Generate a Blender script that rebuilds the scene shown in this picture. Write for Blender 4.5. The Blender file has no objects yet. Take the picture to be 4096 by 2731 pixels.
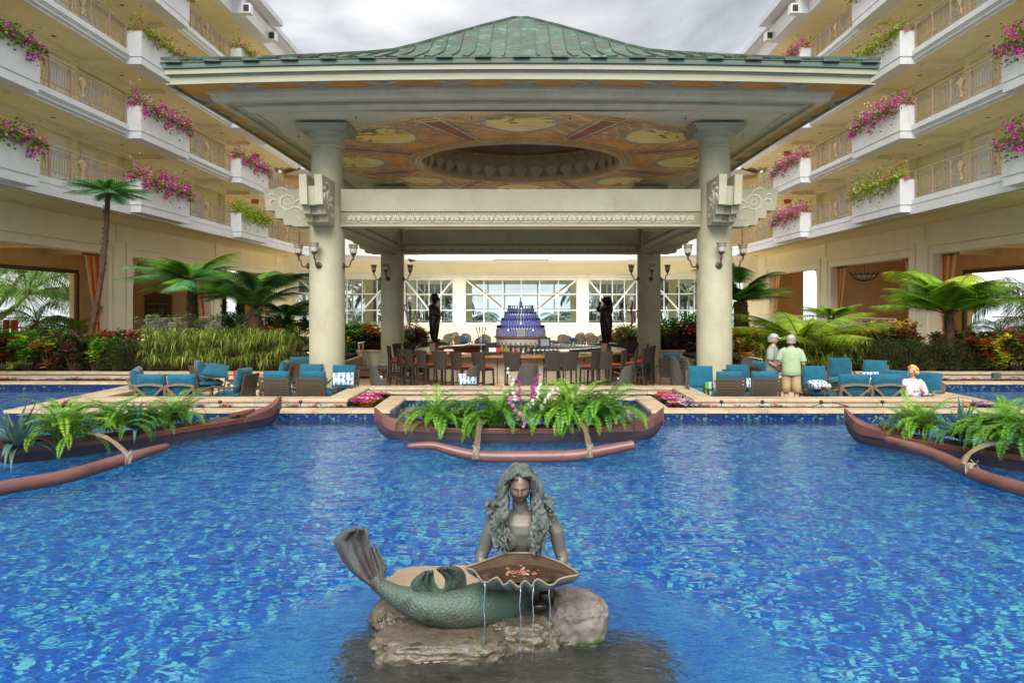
import bpy, math, random
import numpy as np
from mathutils import Vector, Matrix, noise as mnoise
R = math.radians
PI = math.pi
random.seed(7)
S = bpy.context.scene
COL = S.collection
# ---------------------------------------------------------------- camera
CZ = 2.46
cam = bpy.data.cameras.new("camera"); camo = bpy.data.objects.new("camera", cam); COL.objects.link(camo)
camo.location = (0, 0, CZ); camo.rotation_euler = (R(90), 0, 0)
cam.sensor_width = 36; cam.lens = 26.63; cam.shift_x = -0.0085; cam.shift_y = -0.0345
cam.clip_start = 0.05; cam.clip_end = 9000
S.camera = camo
# ---------------------------------------------------------------- world: overcast daylight, brighter towards the zenith
w = bpy.data.worlds.new("World"); S.world = w; w.use_nodes = True
nt = w.node_tree; N = nt.nodes; L = nt.links
for n in list(N): N.remove(n)
def wn(t, **k):
    n = N.new(t)
    for a, b in k.items(): setattr(n, a, b)
    return n
out = wn('ShaderNodeOutputWorld')
sky = wn('ShaderNodeTexSky'); sky.sky_type = 'NISHITA'; sky.sun_disc = False
SUN_EL, SUN_AZ = R(44), R(186)
sky.sun_elevation = SUN_EL; sky.sun_rotation = SUN_AZ
b1 = wn('ShaderNodeBackground'); b1.inputs[1].default_value = 0.06
L.new(sky.outputs[0], b1.inputs[0])
tc = wn('ShaderNodeTexCoord'); sep = wn('ShaderNodeSeparateXYZ'); L.new(tc.outputs['Generated'], sep.inputs[0])
mr = wn('ShaderNodeValToRGB'); L.new(sep.outputs[2], mr.inputs[0])      # bright band over the sea, greyer above it, brightest overhead
for p_, v_ in ((0, .60), (.14, .55), (.34, .40), (1, .74)):
    e_ = mr.color_ramp.elements[0] if p_ == 0 else (mr.color_ramp.elements[-1] if p_ == 1 else mr.color_ramp.elements.new(p_))
    e_.color = (v_, v_, v_, 1)
mp = wn('ShaderNodeMapping'); mp.inputs['Scale'].default_value = (1, 1, 2.2); L.new(tc.outputs['Generated'], mp.inputs[0])
nz = wn('ShaderNodeTexNoise'); nz.inputs['Scale'].default_value = 3.4; nz.inputs['Detail'].default_value = 7; nz.inputs['Roughness'].default_value = 0.55
nz.inputs['Distortion'].default_value = 0.35
L.new(mp.outputs[0], nz.inputs[0])
rp = wn('ShaderNodeValToRGB'); L.new(nz.outputs[0], rp.inputs[0])
rp.color_ramp.elements[0].position = 0.30; rp.color_ramp.elements[0].color = (0.30, 0.31, 0.34, 1)
rp.color_ramp.elements[1].position = 0.66; rp.color_ramp.elements[1].color = (0.92, 0.915, 0.90, 1)
e = rp.color_ramp.elements.new(0.47); e.color = (0.55, 0.56, 0.59, 1)
b2 = wn('ShaderNodeBackground'); L.new(rp.outputs[0], b2.inputs[0])
mm = wn('ShaderNodeMath', operation='MULTIPLY'); L.new(mr.outputs[0], mm.inputs[0]); mm.inputs[1].default_value = 0.72
L.new(mm.outputs[0], b2.inputs[1])
mx = wn('ShaderNodeMixShader'); mx.inputs[0].default_value = 0.93
L.new(b1.outputs[0], mx.inputs[1]); L.new(b2.outputs[0], mx.inputs[2]); L.new(mx.outputs[0], out.inputs[0])
# ---------------------------------------------------------------- sun behind thick cloud
sd = bpy.data.lights.new("sun", 'SUN'); sd.energy = 1.5; sd.angle = R(45); sd.color = (1, 0.95, 0.88)
so = bpy.data.objects.new("sun", sd); COL.objects.link(so); so.location = (0, -20, 40)
_d = Vector((math.sin(SUN_AZ)*math.cos(SUN_EL), math.cos(SUN_AZ)*math.cos(SUN_EL), math.sin(SUN_EL)))
so.rotation_euler = _d.to_track_quat('Z', 'Y').to_euler()
S.view_settings.view_transform = 'Standard'; S.view_settings.look = 'None'
S.view_settings.exposure = 1.98; S.view_settings.gamma = 1.0; S.view_settings.use_curve_mapping = False
S.render.engine = 'CYCLES'
cy = S.cycles
cy.max_bounces = 12; cy.diffuse_bounces = 8; cy.glossy_bounces = 4; cy.transmission_bounces = 6; cy.transparent_max_bounces = 8
cy.use_denoising = True; cy.sample_clamp_indirect = 6; cy.caustics_reflective = False; cy.caustics_refractive = True
# ---------------------------------------------------------------- helpers
FPX = 3030.0
def at(u, v, y):
    """a point of the place, from where a photograph 4096 wide shows it and its distance y"""
    return Vector(((u-2083)*y/FPX, y, CZ-(v-1224)*y/FPX))
def xat(u, y): return (u-2083)*y/FPX
def zat(v, y): return CZ-(v-1224)*y/FPX

def mat(name, c=(.5,.5,.5), rough=.6, metal=0, var=.08, vs=6.0, bump=0, bs=40.0, spec=.4, vcol=False, c2=None, trans=0, coat=0, stretch=None, emit=None, alpha=None, randv=0, sheen=0):
    m = bpy.data.materials.new(name); m.use_nodes = True
    t = m.node_tree; n = t.nodes; l = t.links
    for q in list(n): n.remove(q)
    o = n.new('ShaderNodeOutputMaterial'); p = n.new('ShaderNodeBsdfPrincipled')
    p.inputs['Roughness'].default_value = rough; p.inputs['Metallic'].default_value = metal
    p.inputs['Specular IOR Level'].default_value = spec
    if coat: p.inputs['Coat Weight'].default_value = coat; p.inputs['Coat Roughness'].default_value = .12
    if sheen: p.inputs['Sheen Weight'].default_value = sheen
    tcd = n.new('ShaderNodeTexCoord'); src = tcd.outputs['Object']
    if stretch:
        mpp = n.new('ShaderNodeMapping'); mpp.inputs['Scale'].default_value = stretch; l.new(src, mpp.inputs[0]); src = mpp.outputs[0]
    nz = n.new('ShaderNodeTexNoise'); nz.inputs['Scale'].default_value = vs; nz.inputs['Detail'].default_value = 5; nz.inputs['Roughness'].default_value = .62
    l.new(src, nz.inputs['Vector'])
    mix = n.new('ShaderNodeMix'); mix.data_type = 'RGBA'
    if vcol:
        at_ = n.new('ShaderNodeAttribute'); at_.attribute_name = 'Col'
        h = n.new('ShaderNodeHueSaturation'); l.new(at_.outputs['Color'], h.inputs['Color'])
        mrg = n.new('ShaderNodeMapRange'); mrg.inputs[3].default_value = 1-2*var; mrg.inputs[4].default_value = 1+2*var
        mrg.inputs[1].default_value=.25; mrg.inputs[2].default_value=.75
        l.new(nz.outputs[0], mrg.inputs[0]); l.new(mrg.outputs[0], h.inputs['Value']); colout = h.outputs[0]
    else:
        a = [max(0, x*(1-2*var)) for x in c]; b = list(c2) if c2 else [min(1, x*(1+2*var)) for x in c]
        if c2: a = list(c)
        r_ = n.new('ShaderNodeMapRange'); r_.inputs[1].default_value=.3; r_.inputs[2].default_value=.7; l.new(nz.outputs[0], r_.inputs[0])
        l.new(r_.outputs[0], mix.inputs[0]); mix.inputs[6].default_value = (*a, 1); mix.inputs[7].default_value = (*b, 1)
        colout = mix.outputs[2]
    if randv:
        oi = n.new('ShaderNodeObjectInfo'); mr_ = n.new('ShaderNodeMapRange'); mr_.inputs[3].default_value = 1-randv; mr_.inputs[4].default_value = 1+randv
        l.new(oi.outputs['Random'], mr_.inputs[0]); hh = n.new('ShaderNodeHueSaturation'); l.new(mr_.outputs[0], hh.inputs['Value']); l.new(colout, hh.inputs['Color']); colout = hh.outputs[0]
    l.new(colout, p.inputs['Base Color'])
    if emit:
        p.inputs['Emission Color'].default_value = (*emit[0], 1); p.inputs['Emission Strength'].default_value = emit[1]
    if alpha is not None: p.inputs['Alpha'].default_value = alpha
    if bump:
        nb = n.new('ShaderNodeTexNoise'); nb.inputs['Scale'].default_value = bs; nb.inputs['Detail'].default_value = 4; l.new(src, nb.inputs['Vector'])
        bp = n.new('ShaderNodeBump'); bp.inputs['Strength'].default_value = bump; bp.inputs['Distance'].default_value = .02
        l.new(nb.outputs[0], bp.inputs['Height']); l.new(bp.outputs[0], p.inputs['Normal'])
    if trans:
        tr = n.new('ShaderNodeBsdfTranslucent'); l.new(colout, tr.inputs[0]); ms = n.new('ShaderNodeMixShader'); ms.inputs[0].default_value = trans
        l.new(p.outputs[0], ms.inputs[1]); l.new(tr.outputs[0], ms.inputs[2]); l.new(ms.outputs[0], o.inputs[0])
    else: l.new(p.outputs[0], o.inputs[0])
    m['bsdf'] = p.name
    return m

class MB:
    """collects geometry for ONE mesh object"""
    def __init__(s): s.v = []; s.f = []; s.c = []; s.M = None; s.col = (1,1,1); s.usec = False
    def _a(s, vs, fs):
        b = len(s.v)
        if s.M is not None: vs = [s.M @ Vector(p) for p in vs]
        s.v.extend([tuple(p) for p in vs]); s.f.extend([tuple(i+b for i in f) for f in fs]); s.c.extend([s.col]*len(fs)); return s
    def color(s, c): s.col = c; s.usec = True; return s
    def box(s, x0, x1, y0, y1, z0, z1):
        return s._a([(x0,y0,z0),(x1,y0,z0),(x1,y1,z0),(x0,y1,z0),(x0,y0,z1),(x1,y0,z1),(x1,y1,z1),(x0,y1,z1)],
                    [(0,3,2,1),(4,5,6,7),(0,1,5,4),(1,2,6,5),(2,3,7,6),(3,0,4,7)])
    def prism(s, poly, a0, a1, axis='z'):
        """extrude a 2D outline; axis z: (x,y)->z, y: (x,z)->y, x: (y,z)->x"""
        n = len(poly)
        def P(p, a): return (p[0],p[1],a) if axis=='z' else ((p[0],a,p[1]) if axis=='y' else (a,p[0],p[1]))
        vs = [P(p,a0) for p in poly]+[P(p,a1) for p in poly]
        fs = [tuple(range(n))[::-1], tuple(range(n,2*n))]+[(i,(i+1)%n,(i+1)%n+n,i+n) for i in range(n)]
        return s._a(vs, fs)
    def beam(s, a, b, w, h, up=(0,0,1)):
        a = Vector(a); b = Vector(b); d = (b-a).normalized(); up = Vector(up)
        sd = d.cross(up)
        if sd.length < 1e-4: sd = d.cross(Vector((1,0,0)))
        sd.normalize(); u = sd.cross(d).normalized()
        vs = []
        for p in (a, b):
            for q in ((-1,-1),(1,-1),(1,1),(-1,1)): vs.append(p+sd*w/2*q[0]+u*h/2*q[1])
        return s._a(vs, [(0,1,2,3),(7,6,5,4),(0,4,5,1),(1,5,6,2),(2,6,7,3),(3,7,4,0)])
    def tube(s, pts, r, n=8, cap=True, sx=1.0):
        pts = [Vector(p) for p in pts]; m = len(pts)
        rs = r if hasattr(r, '__len__') else [r]*m
        vs = []; up = None
        for i, p in enumerate(pts):
            d = (pts[min(i+1,m-1)]-pts[max(i-1,0)]).normalized()
            if up is None:
                up = Vector((0,0,1)) if abs(d.z) < .9 else Vector((0,1,0))
            sd = d.cross(up)
            if sd.length < 1e-5: sd = d.cross(Vector((1,0,0)))
            sd.normalize(); up = sd.cross(d).normalized()
            for k in range(n):
                a = 2*PI*k/n
                vs.append(p+sd*(math.cos(a)*rs[i]*sx)+up*(math.sin(a)*rs[i]))
        fs = [(i*n+k, i*n+(k+1)%n, (i+1)*n+(k+1)%n, (i+1)*n+k) for i in range(m-1) for k in range(n)]
        if cap: fs += [tuple(range(n))[::-1], tuple(range((m-1)*n, m*n))]
        return s._a(vs, fs)
    def lathe(s, prof, n=16, c=(0,0,0), cap=True, sy=1.0):
        vs = []; m = len(prof)
        for r, z in prof:
            for k in range(n):
                a = 2*PI*k/n; vs.append((c[0]+r*math.cos(a), c[1]+r*math.sin(a)*sy, c[2]+z))
        fs = [(i*n+k, i*n+(k+1)%n, (i+1)*n+(k+1)%n, (i+1)*n+k) for i in range(m-1) for k in range(n)]
        if cap: fs += [tuple(range(n))[::-1], tuple(range((m-1)*n, m*n))]
        return s._a(vs, fs)
    def ball(s, c, r, n=10, m=7):
        rx, ry, rz = r if hasattr(r,'__len__') else (r,r,r)
        vs = [(c[0],c[1],c[2]-rz)]
        for i in range(1, m):
            t = PI*i/m
            for k in range(n):
                a = 2*PI*k/n; vs.append((c[0]+rx*math.sin(t)*math.cos(a), c[1]+ry*math.sin(t)*math.sin(a), c[2]-rz*math.cos(t)))
        vs.append((c[0],c[1],c[2]+rz)); top = len(vs)-1
        fs = [(0,1+(k+1)%n,1+k) for k in range(n)]
        for i in range(m-2):
            for k in range(n): fs.append((1+i*n+k, 1+i*n+(k+1)%n, 1+(i+1)*n+(k+1)%n, 1+(i+1)*n+k))
        fs += [(1+(m-2)*n+k, 1+(m-2)*n+(k+1)%n, top) for k in range(n)]
        return s._a(vs, fs)
    def grid(s, P, closed=False, flip=False):
        """P: rows of points"""
        h = len(P); w_ = len(P[0]); vs = [p for r in P for p in r]; fs = []
        for i in range(h-1):
            for k in range(w_ if closed else w_-1):
                q = (i*w_+k, i*w_+(k+1)%w_, (i+1)*w_+(k+1)%w_, (i+1)*w_+k); fs.append(q[::-1] if flip else q)
        return s._a(vs, fs)
    def leaf(s, p, d, up, ln, wd, droop=.2, seg=2):
        """pointed leaf strip"""
        d = Vector(d).normalized(); up = Vector(up); sd = d.cross(up)
        if sd.length < 1e-4: sd = Vector((1,0,0))
        sd.normalize(); p = Vector(p); vs = [p]; 
        ws = {2:(.9,), 3:(.85,.75), 4:(.7,1,.65)}[seg] if seg in (2,3,4) else (.8,)
        for i, ww in enumerate(ws):
            t = (i+1)/seg; q = p+d*ln*t+Vector((0,0,-1))*droop*ln*t*t
            vs += [q-sd*wd*ww/2, q+sd*wd*ww/2]
        vs.append(p+d*ln+Vector((0,0,-1))*droop*ln)
        k = len(ws); fs = [(0,2,1)]
        for i in range(k-1): fs.append((1+2*i, 2+2*i, 4+2*i, 3+2*i))
        fs.append((2*k-1, 2*k, 2*k+1))
        return s._a(vs, fs)
    def mesh(s, name):
        me = bpy.data.meshes.new(name); me.from_pydata(s.v, [], s.f)
        if s.usec:
            ca = me.color_attributes.new('Col', 'FLOAT_COLOR', 'CORNER')
            cc = np.repeat(np.array([(*c, 1) for c in s.c], dtype=np.float32), [len(f) for f in s.f], axis=0)
            ca.data.foreach_set('color', cc.ravel())
        me.validate(); me.update(); return me
    def build(s, name, m=None, parent=None, smooth=False, loc=None, mesh=False):
        me = s.mesh(name)
        if m: me.materials.append(m)
        if smooth: me.shade_smooth() if smooth is True else smooth_by(me, smooth)
        return obj(name, me, parent, loc)
def smooth_by(me, ang):
    me.shade_smooth()
    try: me.set_sharp_from_angle(angle=R(ang))
    except Exception: pass
def obj(name, me, parent=None, loc=None, rz=0, sc=None, M=None):
    o = bpy.data.objects.new(name, me); COL.objects.link(o)
    if parent is not None: o.parent = parent
    if loc is not None: o.location = loc
    if rz: o.rotation_euler = (0,0,rz)
    if sc is not None: o.scale = sc if hasattr(sc,'__len__') else (sc,sc,sc)
    if M is not None: o.matrix_local = M
    return o
def tag(o, label=None, cat=None, group=None, kind=None):
    if label: o['label'] = label
    if cat: o['category'] = cat
    if group: o['group'] = group
    if kind: o['kind'] = kind
    return o
def thing(name, label, cat, loc=(0,0,0), rz=0, group=None):
    o = bpy.data.objects.new(name, None); COL.objects.link(o); o.location = loc; o.rotation_euler = (0,0,rz)
    return tag(o, label, cat, group)
CH = {}
def kids(o):
    return [c for c in o.children]
def dup(root, loc=None, rz=None, label=None, group=None, parent=None, sc=None):
    c = root.copy(); COL.objects.link(c)
    if parent is not None: c.parent = parent
    if loc is not None: c.location = loc
    if rz is not None: c.rotation_euler = (0,0,rz)
    if sc is not None: c.scale = sc if hasattr(sc,'__len__') else (sc,sc,sc)
    if label: c['label'] = label
    if group: c['group'] = group
    for ch in kids(root): dup(ch, parent=c)
    return c
def struct(o): o['kind'] = 'structure'; return o
def stuff(o): o['kind'] = 'stuff'; return o
def fn(x, y=0, z=0, s=1.0): return mnoise.noise(Vector((x*s, y*s, z*s)))
# ---------------------------------------------------------------- materials
M_ = {}
M_['cream'] = mat('cream_wall', (.74,.68,.52), .75, var=.03, vs=1.2, bump=.05, bs=60)
M_['white'] = mat('white_paint', (.78,.80,.82), .55, var=.03, vs=2.5, bump=.04, bs=50)
M_['creamtrim'] = mat('cream_trim', (.86,.79,.56), .6, var=.03, vs=2)
M_['ochre'] = mat('ochre_wall', (.90,.69,.36), .75, var=.03, vs=1.5)
M_['pale'] = mat('pale_yellow_wall', (.88,.80,.48), .75, var=.03, vs=1.5)
M_['int'] = mat('interior_wall', (.78,.55,.29), .75, var=.05, vs=1.2)
M_['ceil'] = mat('lobby_ceiling', (.82,.64,.38), .8, var=.04, vs=1)
M_['pav'] = mat('pavilion_paint', (.41,.395,.28), .55, var=.07, vs=1.3, bump=.05, bs=30)
M_['pavl'] = mat('pavilion_relief', (.58,.58,.46), .6, var=.05, vs=3)
M_['relief'] = mat('carved_relief', (.58,.57,.45), .6, var=.06, vs=8)
M_['cornice'] = mat('grey_cornice', (.64,.56,.38), .6, var=.06, vs=2)
M_['soffit'] = mat('pale_soffit', (.78,.72,.54), .7, var=.05, vs=2)
M_['fascia'] = mat('fascia_cream', (.31,.31,.225), .5, var=.07, vs=1.6, stretch=(.4,.4,3))
M_['orange'] = mat('orange_soffit', (.62,.20,.02), .45, var=.18, vs=2.5, c2=(.85,.42,.07), stretch=(.6,.6,1))
M_['gold'] = mat('gold_line', (.45,.24,.06), .5, var=.1)
M_['copper'] = mat('patina_copper', (.035,.075,.055), .6, metal=.1, c2=(.085,.135,.10), vs=2.2, bump=.15, bs=25, randv=.22)
def add_stain(m, c, thr=.56, scale=3.0, stretch=(1,1,1), soft=.06, cmap='Object'):
    """irregular stained patches mixed over the base colour"""
    t = m.node_tree; n = t.nodes; l = t.links; p = n[m['bsdf']]
    src = p.inputs['Base Color'].links[0].from_socket
    tc_ = n.new('ShaderNodeTexCoord'); mp_ = n.new('ShaderNodeMapping'); mp_.inputs['Scale'].default_value = stretch
    l.new(tc_.outputs[cmap], mp_.inputs[0]); z = n.new('ShaderNodeTexNoise'); z.inputs['Scale'].default_value = scale; z.inputs['Detail'].default_value = 8; z.inputs['Roughness'].default_value = .65
    l.new(mp_.outputs[0], z.inputs['Vector']); r = n.new('ShaderNodeMapRange'); r.inputs[1].default_value = thr; r.inputs[2].default_value = thr+soft
    l.new(z.outputs[0], r.inputs[0]); mx_ = n.new('ShaderNodeMix'); mx_.data_type = 'RGBA'; l.new(r.outputs[0], mx_.inputs[0]); l.new(src, mx_.inputs[6]); mx_.inputs[7].default_value = (*c, 1)
    l.new(mx_.outputs[2], p.inputs['Base Color']); return m
add_stain(M_['white'], (.60,.60,.57), .56, 1.1, (1.6,1.6,.22), .3); add_stain(M_['pav'], (.36,.31,.17), .56, 2.2, (1.6,1.6,.35), .2)
add_stain(M_['copper'], (.09,.07,.045), .50, 1.7, (1,1,2.2), .16); add_stain(M_['copper'], (.15,.24,.20), .56, 2.3, (1.3,1.3,1.6), .1)
M_['copperd'] = mat('copper_gutter', (.04,.12,.09), .6, c2=(.10,.10,.08), vs=4)
M_['coping'] = mat('sandstone_coping', (.44,.35,.23), .5, var=.1, vs=3, bump=.1, bs=30, randv=.1)
M_['lime'] = mat('limestone_face', (.46,.40,.29), .6, var=.10, vs=2.2, bump=.08, bs=25, randv=.08)
M_['patio'] = mat('patio_stone', (.42,.33,.22), .45, var=.12, vs=1.5, c2=(.66,.55,.38), randv=.12)
M_['terra'] = mat('terracotta_tile', (.46,.24,.13), .4, var=.12, vs=2)
M_['lobby'] = mat('lobby_floor', (.74,.66,.50), .25, var=.08, vs=1)
M_['brass'] = mat('brass_rail', (.75,.55,.18), .22, metal=.9, var=.05)
M_['railtan'] = mat('tan_railing', (.34,.27,.20), .5, var=.08, vs=3)
M_['handr'] = mat('gilt_handrail', (.46,.37,.22), .35, metal=.3, var=.05)
M_['gceil'] = mat('gallery_ceiling_paint', (.92,.80,.47), .8, var=.03, vs=1.5)
M_['friezebg'] = mat('frieze_ground', (.30,.28,.18), .7, var=.08, vs=5)
M_['railpost'] = mat('pink_post', (.46,.31,.23), .5, var=.06, vs=3)
M_['shell'] = mat('tan_shell', (.62,.42,.26), .5, var=.1, vs=9)
M_['iron'] = mat('white_iron', (.66,.66,.62), .5, var=.06, vs=5)
M_['darkiron'] = mat('dark_iron', (.06,.05,.045), .45, metal=.4, var=.1)
M_['sconce'] = mat('rusted_sconce', (.12,.07,.045), .5, metal=.4, var=.25, vs=30, bump=.3)
M_['lampglass'] = mat('frosted_glass', (.48,.47,.42), .35, var=.03)
M_['lampband'] = mat('lamp_band', (.28,.23,.16), .5, var=.1)
M_['teal'] = mat('teal_canvas', (.0,.085,.145), .85, var=.10, vs=5, bump=.35, bs=9, randv=.12, sheen=.2)
M_['bronzeframe'] = mat('bronze_frame', (.10,.075,.055), .4, metal=.3, var=.1, vs=10)
M_['taupe'] = mat('taupe_frame', (.19,.14,.10), .45, metal=.2, var=.1, vs=10)
M_['wickerd'] = mat('dark_wicker', (.035,.027,.023), .6, var=.15, vs=50, bump=.6, bs=90)
M_['wicker'] = mat('grey_wicker', (.075,.07,.06), .65, var=.2, vs=50, bump=.8, bs=90)
M_['wickerb'] = mat('brown_wicker', (.20,.155,.12), .65, var=.2, vs=50, bump=.8, bs=90)
M_['red'] = mat('red_cushion', (.38,.05,.02), .8, var=.08)
M_['wood'] = mat('honey_wood', (.33,.15,.055), .3, var=.2, vs=3, stretch=(1,1,6), coat=.5)
M_['darkwood'] = mat('dark_wood', (.13,.06,.03), .45, var=.2, vs=3, stretch=(1,1,.2))
M_['door'] = mat('door_wood', (.27,.18,.11), .5, var=.15, vs=4, stretch=(3,3,.4))
M_['hullpink'] = mat('faded_red_hull', (.145,.062,.052), .38, var=.12, vs=2.5, coat=.2, bump=.05)
M_['hullred'] = mat('varnished_red_hull', (.13,.032,.018), .35, var=.15, vs=3, coat=.3)
M_['hulldark'] = mat('dark_hull', (.045,.03,.035), .35, var=.2, vs=3, coat=.3)
M_['arm'] = mat('grey_driftwood', (.17,.125,.08), .6, var=.2, vs=5, bump=.2, stretch=(1,6,6))
M_['rope'] = mat('rope', (.30,.26,.20), .9, var=.15, vs=60, bump=.5)
M_['leafv'] = mat('leaf_colours', vcol=True, rough=.42, spec=.35, var=.14, vs=3.0, trans=.32)
M_['flowerv'] = mat('flower_colours', vcol=True, rough=.7, spec=.1, var=.1, vs=9, trans=.3)
M_['vcol'] = mat('painted_colours', vcol=True, rough=.6, spec=.2, var=.05, vs=8)
M_['mural'] = mat('painted_ceiling', vcol=True, rough=.6, spec=.2, var=.16, vs=1.3)
M_['trunk'] = mat('fibrous_trunk', (.055,.028,.015), .9, c2=(.13,.08,.045), vs=18, bump=1.0, bs=30, stretch=(1,1,.35))
M_['ptrunk'] = mat('palm_trunk', (.20,.15,.10), .9, var=.2, vs=10, bump=.6)
M_['stem'] = mat('brown_stem', (.13,.075,.03), .6, var=.15, vs=10)
M_['soil'] = mat('soil', (.05,.032,.02), .95, var=.3, vs=20, bump=.8, bs=40)
M_['garden'] = mat('garden_ground', (.06,.09,.03), .95, var=.3, vs=.6)
M_['terracotta'] = mat('cream_planter', (.62,.52,.36), .6, var=.06, vs=3)
M_['bronze'] = mat('dark_bronze', (.035,.028,.025), .28, metal=.7, var=.3, vs=6)
M_['black'] = mat('black_plastic', (.02,.02,.022), .4, var=.05)
M_['steel'] = mat('steel', (.6,.6,.6), .25, metal=.9, var=.05)
M_['bluecap'] = mat('blue_cap', (.01,.02,.16), .4, var=.1)
M_['screen'] = mat('register_screen', (.30,.32,.30), .3, var=.05)
M_['green'] = mat('green_card', (.10,.36,.03), .6, var=.04)
M_['paper'] = mat('paper', (.75,.74,.68), .6, var=.04)
M_['redp'] = mat('red_plastic', (.55,.01,.01), .4, var=.05)
M_['skin'] = mat('skin', (.50,.26,.17), .55, var=.08, vs=8)
M_['shirtg'] = mat('pale_green_shirt', (.30,.42,.25), .85, var=.05, vs=14, bump=.5, bs=10)
M_['khaki'] = mat('khaki_shorts', (.42,.30,.16), .85, var=.08, vs=12, bump=.5, bs=12)
M_['shirtw'] = mat('white_blouse', (.50,.48,.56), .85, var=.05, vs=14, bump=.6, bs=10)
M_['shirts'] = mat('grey_shirt', (.24,.28,.25), .85, var=.05, vs=14, bump=.4, bs=10)
M_['capm'] = mat('cap_cloth', (.34,.35,.40), .8, var=.1, vs=12)
M_['blond'] = mat('blond_hair', (.55,.33,.12), .7, c2=(.70,.48,.22), vs=30, bump=.8, bs=40)
M_['greyhair'] = mat('grey_hair', (.26,.25,.24), .8, var=.1, vs=30)
def glassmat(name, tint=(.55,.75,.72), fac=.35, gl=(.8,.9,.9)):
    m = bpy.data.materials.new(name); m.use_nodes = True; n = m.node_tree.nodes; l = m.node_tree.links
    for q in list(n): n.remove(q)
    o = n.new('ShaderNodeOutputMaterial'); t = n.new('ShaderNodeBsdfTransparent'); t.inputs[0].default_value = (*tint,1)
    g = n.new('ShaderNodeBsdfGlossy'); g.inputs[0].default_value = (*gl,1); g.inputs[1].default_value = .04
    fr = n.new('ShaderNodeFresnel'); fr.inputs[0].default_value = 1.5
    a = n.new('ShaderNodeMath'); a.operation = 'MULTIPLY_ADD'; a.inputs[1].default_value = 1; a.inputs[2].default_value = fac; l.new(fr.outputs[0], a.inputs[0])
    mx = n.new('ShaderNodeMixShader'); l.new(a.outputs[0], mx.inputs[0]); l.new(t.outputs[0], mx.inputs[1]); l.new(g.outputs[0], mx.inputs[2]); l.new(mx.outputs[0], o.inputs[0])
    return m
M_['glass'] = glassmat('window_glass', (.80,.93,.92), .04)
M_['stemglass'] = glassmat('drinking_glass', (.85,.9,.9), .25)
def bottlemat():
    m = mat('frosted_bottle', (.50,.53,.74), .25, var=.05, vs=10, spec=.6); p = m.node_tree.nodes[m['bsdf']]
    p.inputs['Transmission Weight'].default_value = .2
    return m
M_['bottle'] = bottlemat()
M_['led'] = mat('blue_lamp', (.1,.1,.8), .5, emit=((.05,.06,1.0), 60.0))
M_['exitred'] = mat('exit_sign_face', (.25,.05,.04), .5, var=.05)
M_['exittext'] = mat('exit_sign_letters', (.6,.05,.03), .5, emit=((1,.08,.04), .12))

def mosaic(name, tile, thr_c=.86, deep=(.0,.075,.34), mid=(.0,.135,.47), cyan=(.05,.37,.50)):
    m = bpy.data.materials.new(name); m.use_nodes = True; n = m.node_tree.nodes; l = m.node_tree.links; p = n['Principled BSDF']
    t = n.new('ShaderNodeTexCoord'); sn = n.new('ShaderNodeVectorMath'); sn.operation = 'SNAP'; sn.inputs[1].default_value = (tile,)*3
    off = n.new('ShaderNodeVectorMath'); off.operation = 'ADD'; off.inputs[1].default_value = (tile*.31, tile*.27, tile*.23)
    l.new(t.outputs['Object'], off.inputs[0]); l.new(off.outputs[0], sn.inputs[0])
    wn_ = n.new('ShaderNodeTexWhiteNoise'); l.new(sn.outputs[0], wn_.inputs[0])
    nz = n.new('ShaderNodeTexNoise'); nz.inputs['Scale'].default_value = 1.1; nz.inputs['Detail'].default_value = 3; l.new(t.outputs['Object'], nz.inputs['Vector'])
    ma = n.new('ShaderNodeMath'); ma.operation = 'MULTIPLY_ADD'; ma.inputs[1].default_value = .06; l.new(nz.outputs[0], ma.inputs[0]); l.new(wn_.outputs[0], ma.inputs[2])
    sb = n.new('ShaderNodeMath'); sb.operation = 'SUBTRACT'; sb.inputs[1].default_value = .03; l.new(ma.outputs[0], sb.inputs[0])
    r = n.new('ShaderNodeValToRGB'); r.color_ramp.interpolation = 'CONSTANT'; l.new(sb.outputs[0], r.inputs[0])
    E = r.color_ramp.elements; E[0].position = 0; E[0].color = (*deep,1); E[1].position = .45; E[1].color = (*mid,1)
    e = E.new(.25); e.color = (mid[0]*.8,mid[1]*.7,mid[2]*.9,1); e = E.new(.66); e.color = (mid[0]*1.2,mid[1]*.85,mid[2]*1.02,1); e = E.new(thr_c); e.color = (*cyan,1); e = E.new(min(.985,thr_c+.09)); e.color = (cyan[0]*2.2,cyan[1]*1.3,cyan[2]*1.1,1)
    l.new(r.outputs[0], p.inputs['Base Color']); p.inputs['Roughness'].default_value = .3
    # grout lines, recessed
    fr = n.new('ShaderNodeVectorMath'); fr.operation = 'MODULO'; fr.inputs[1].default_value = (tile,)*3; 
    return m
M_['mosaic'] = mosaic('pool_mosaic', .042, .77)
M_['mosaicw'] = mosaic('pool_wall_mosaic', .045, .84, deep=(.001,.012,.075), mid=(.001,.024,.12), cyan=(.035,.13,.14))
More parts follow.
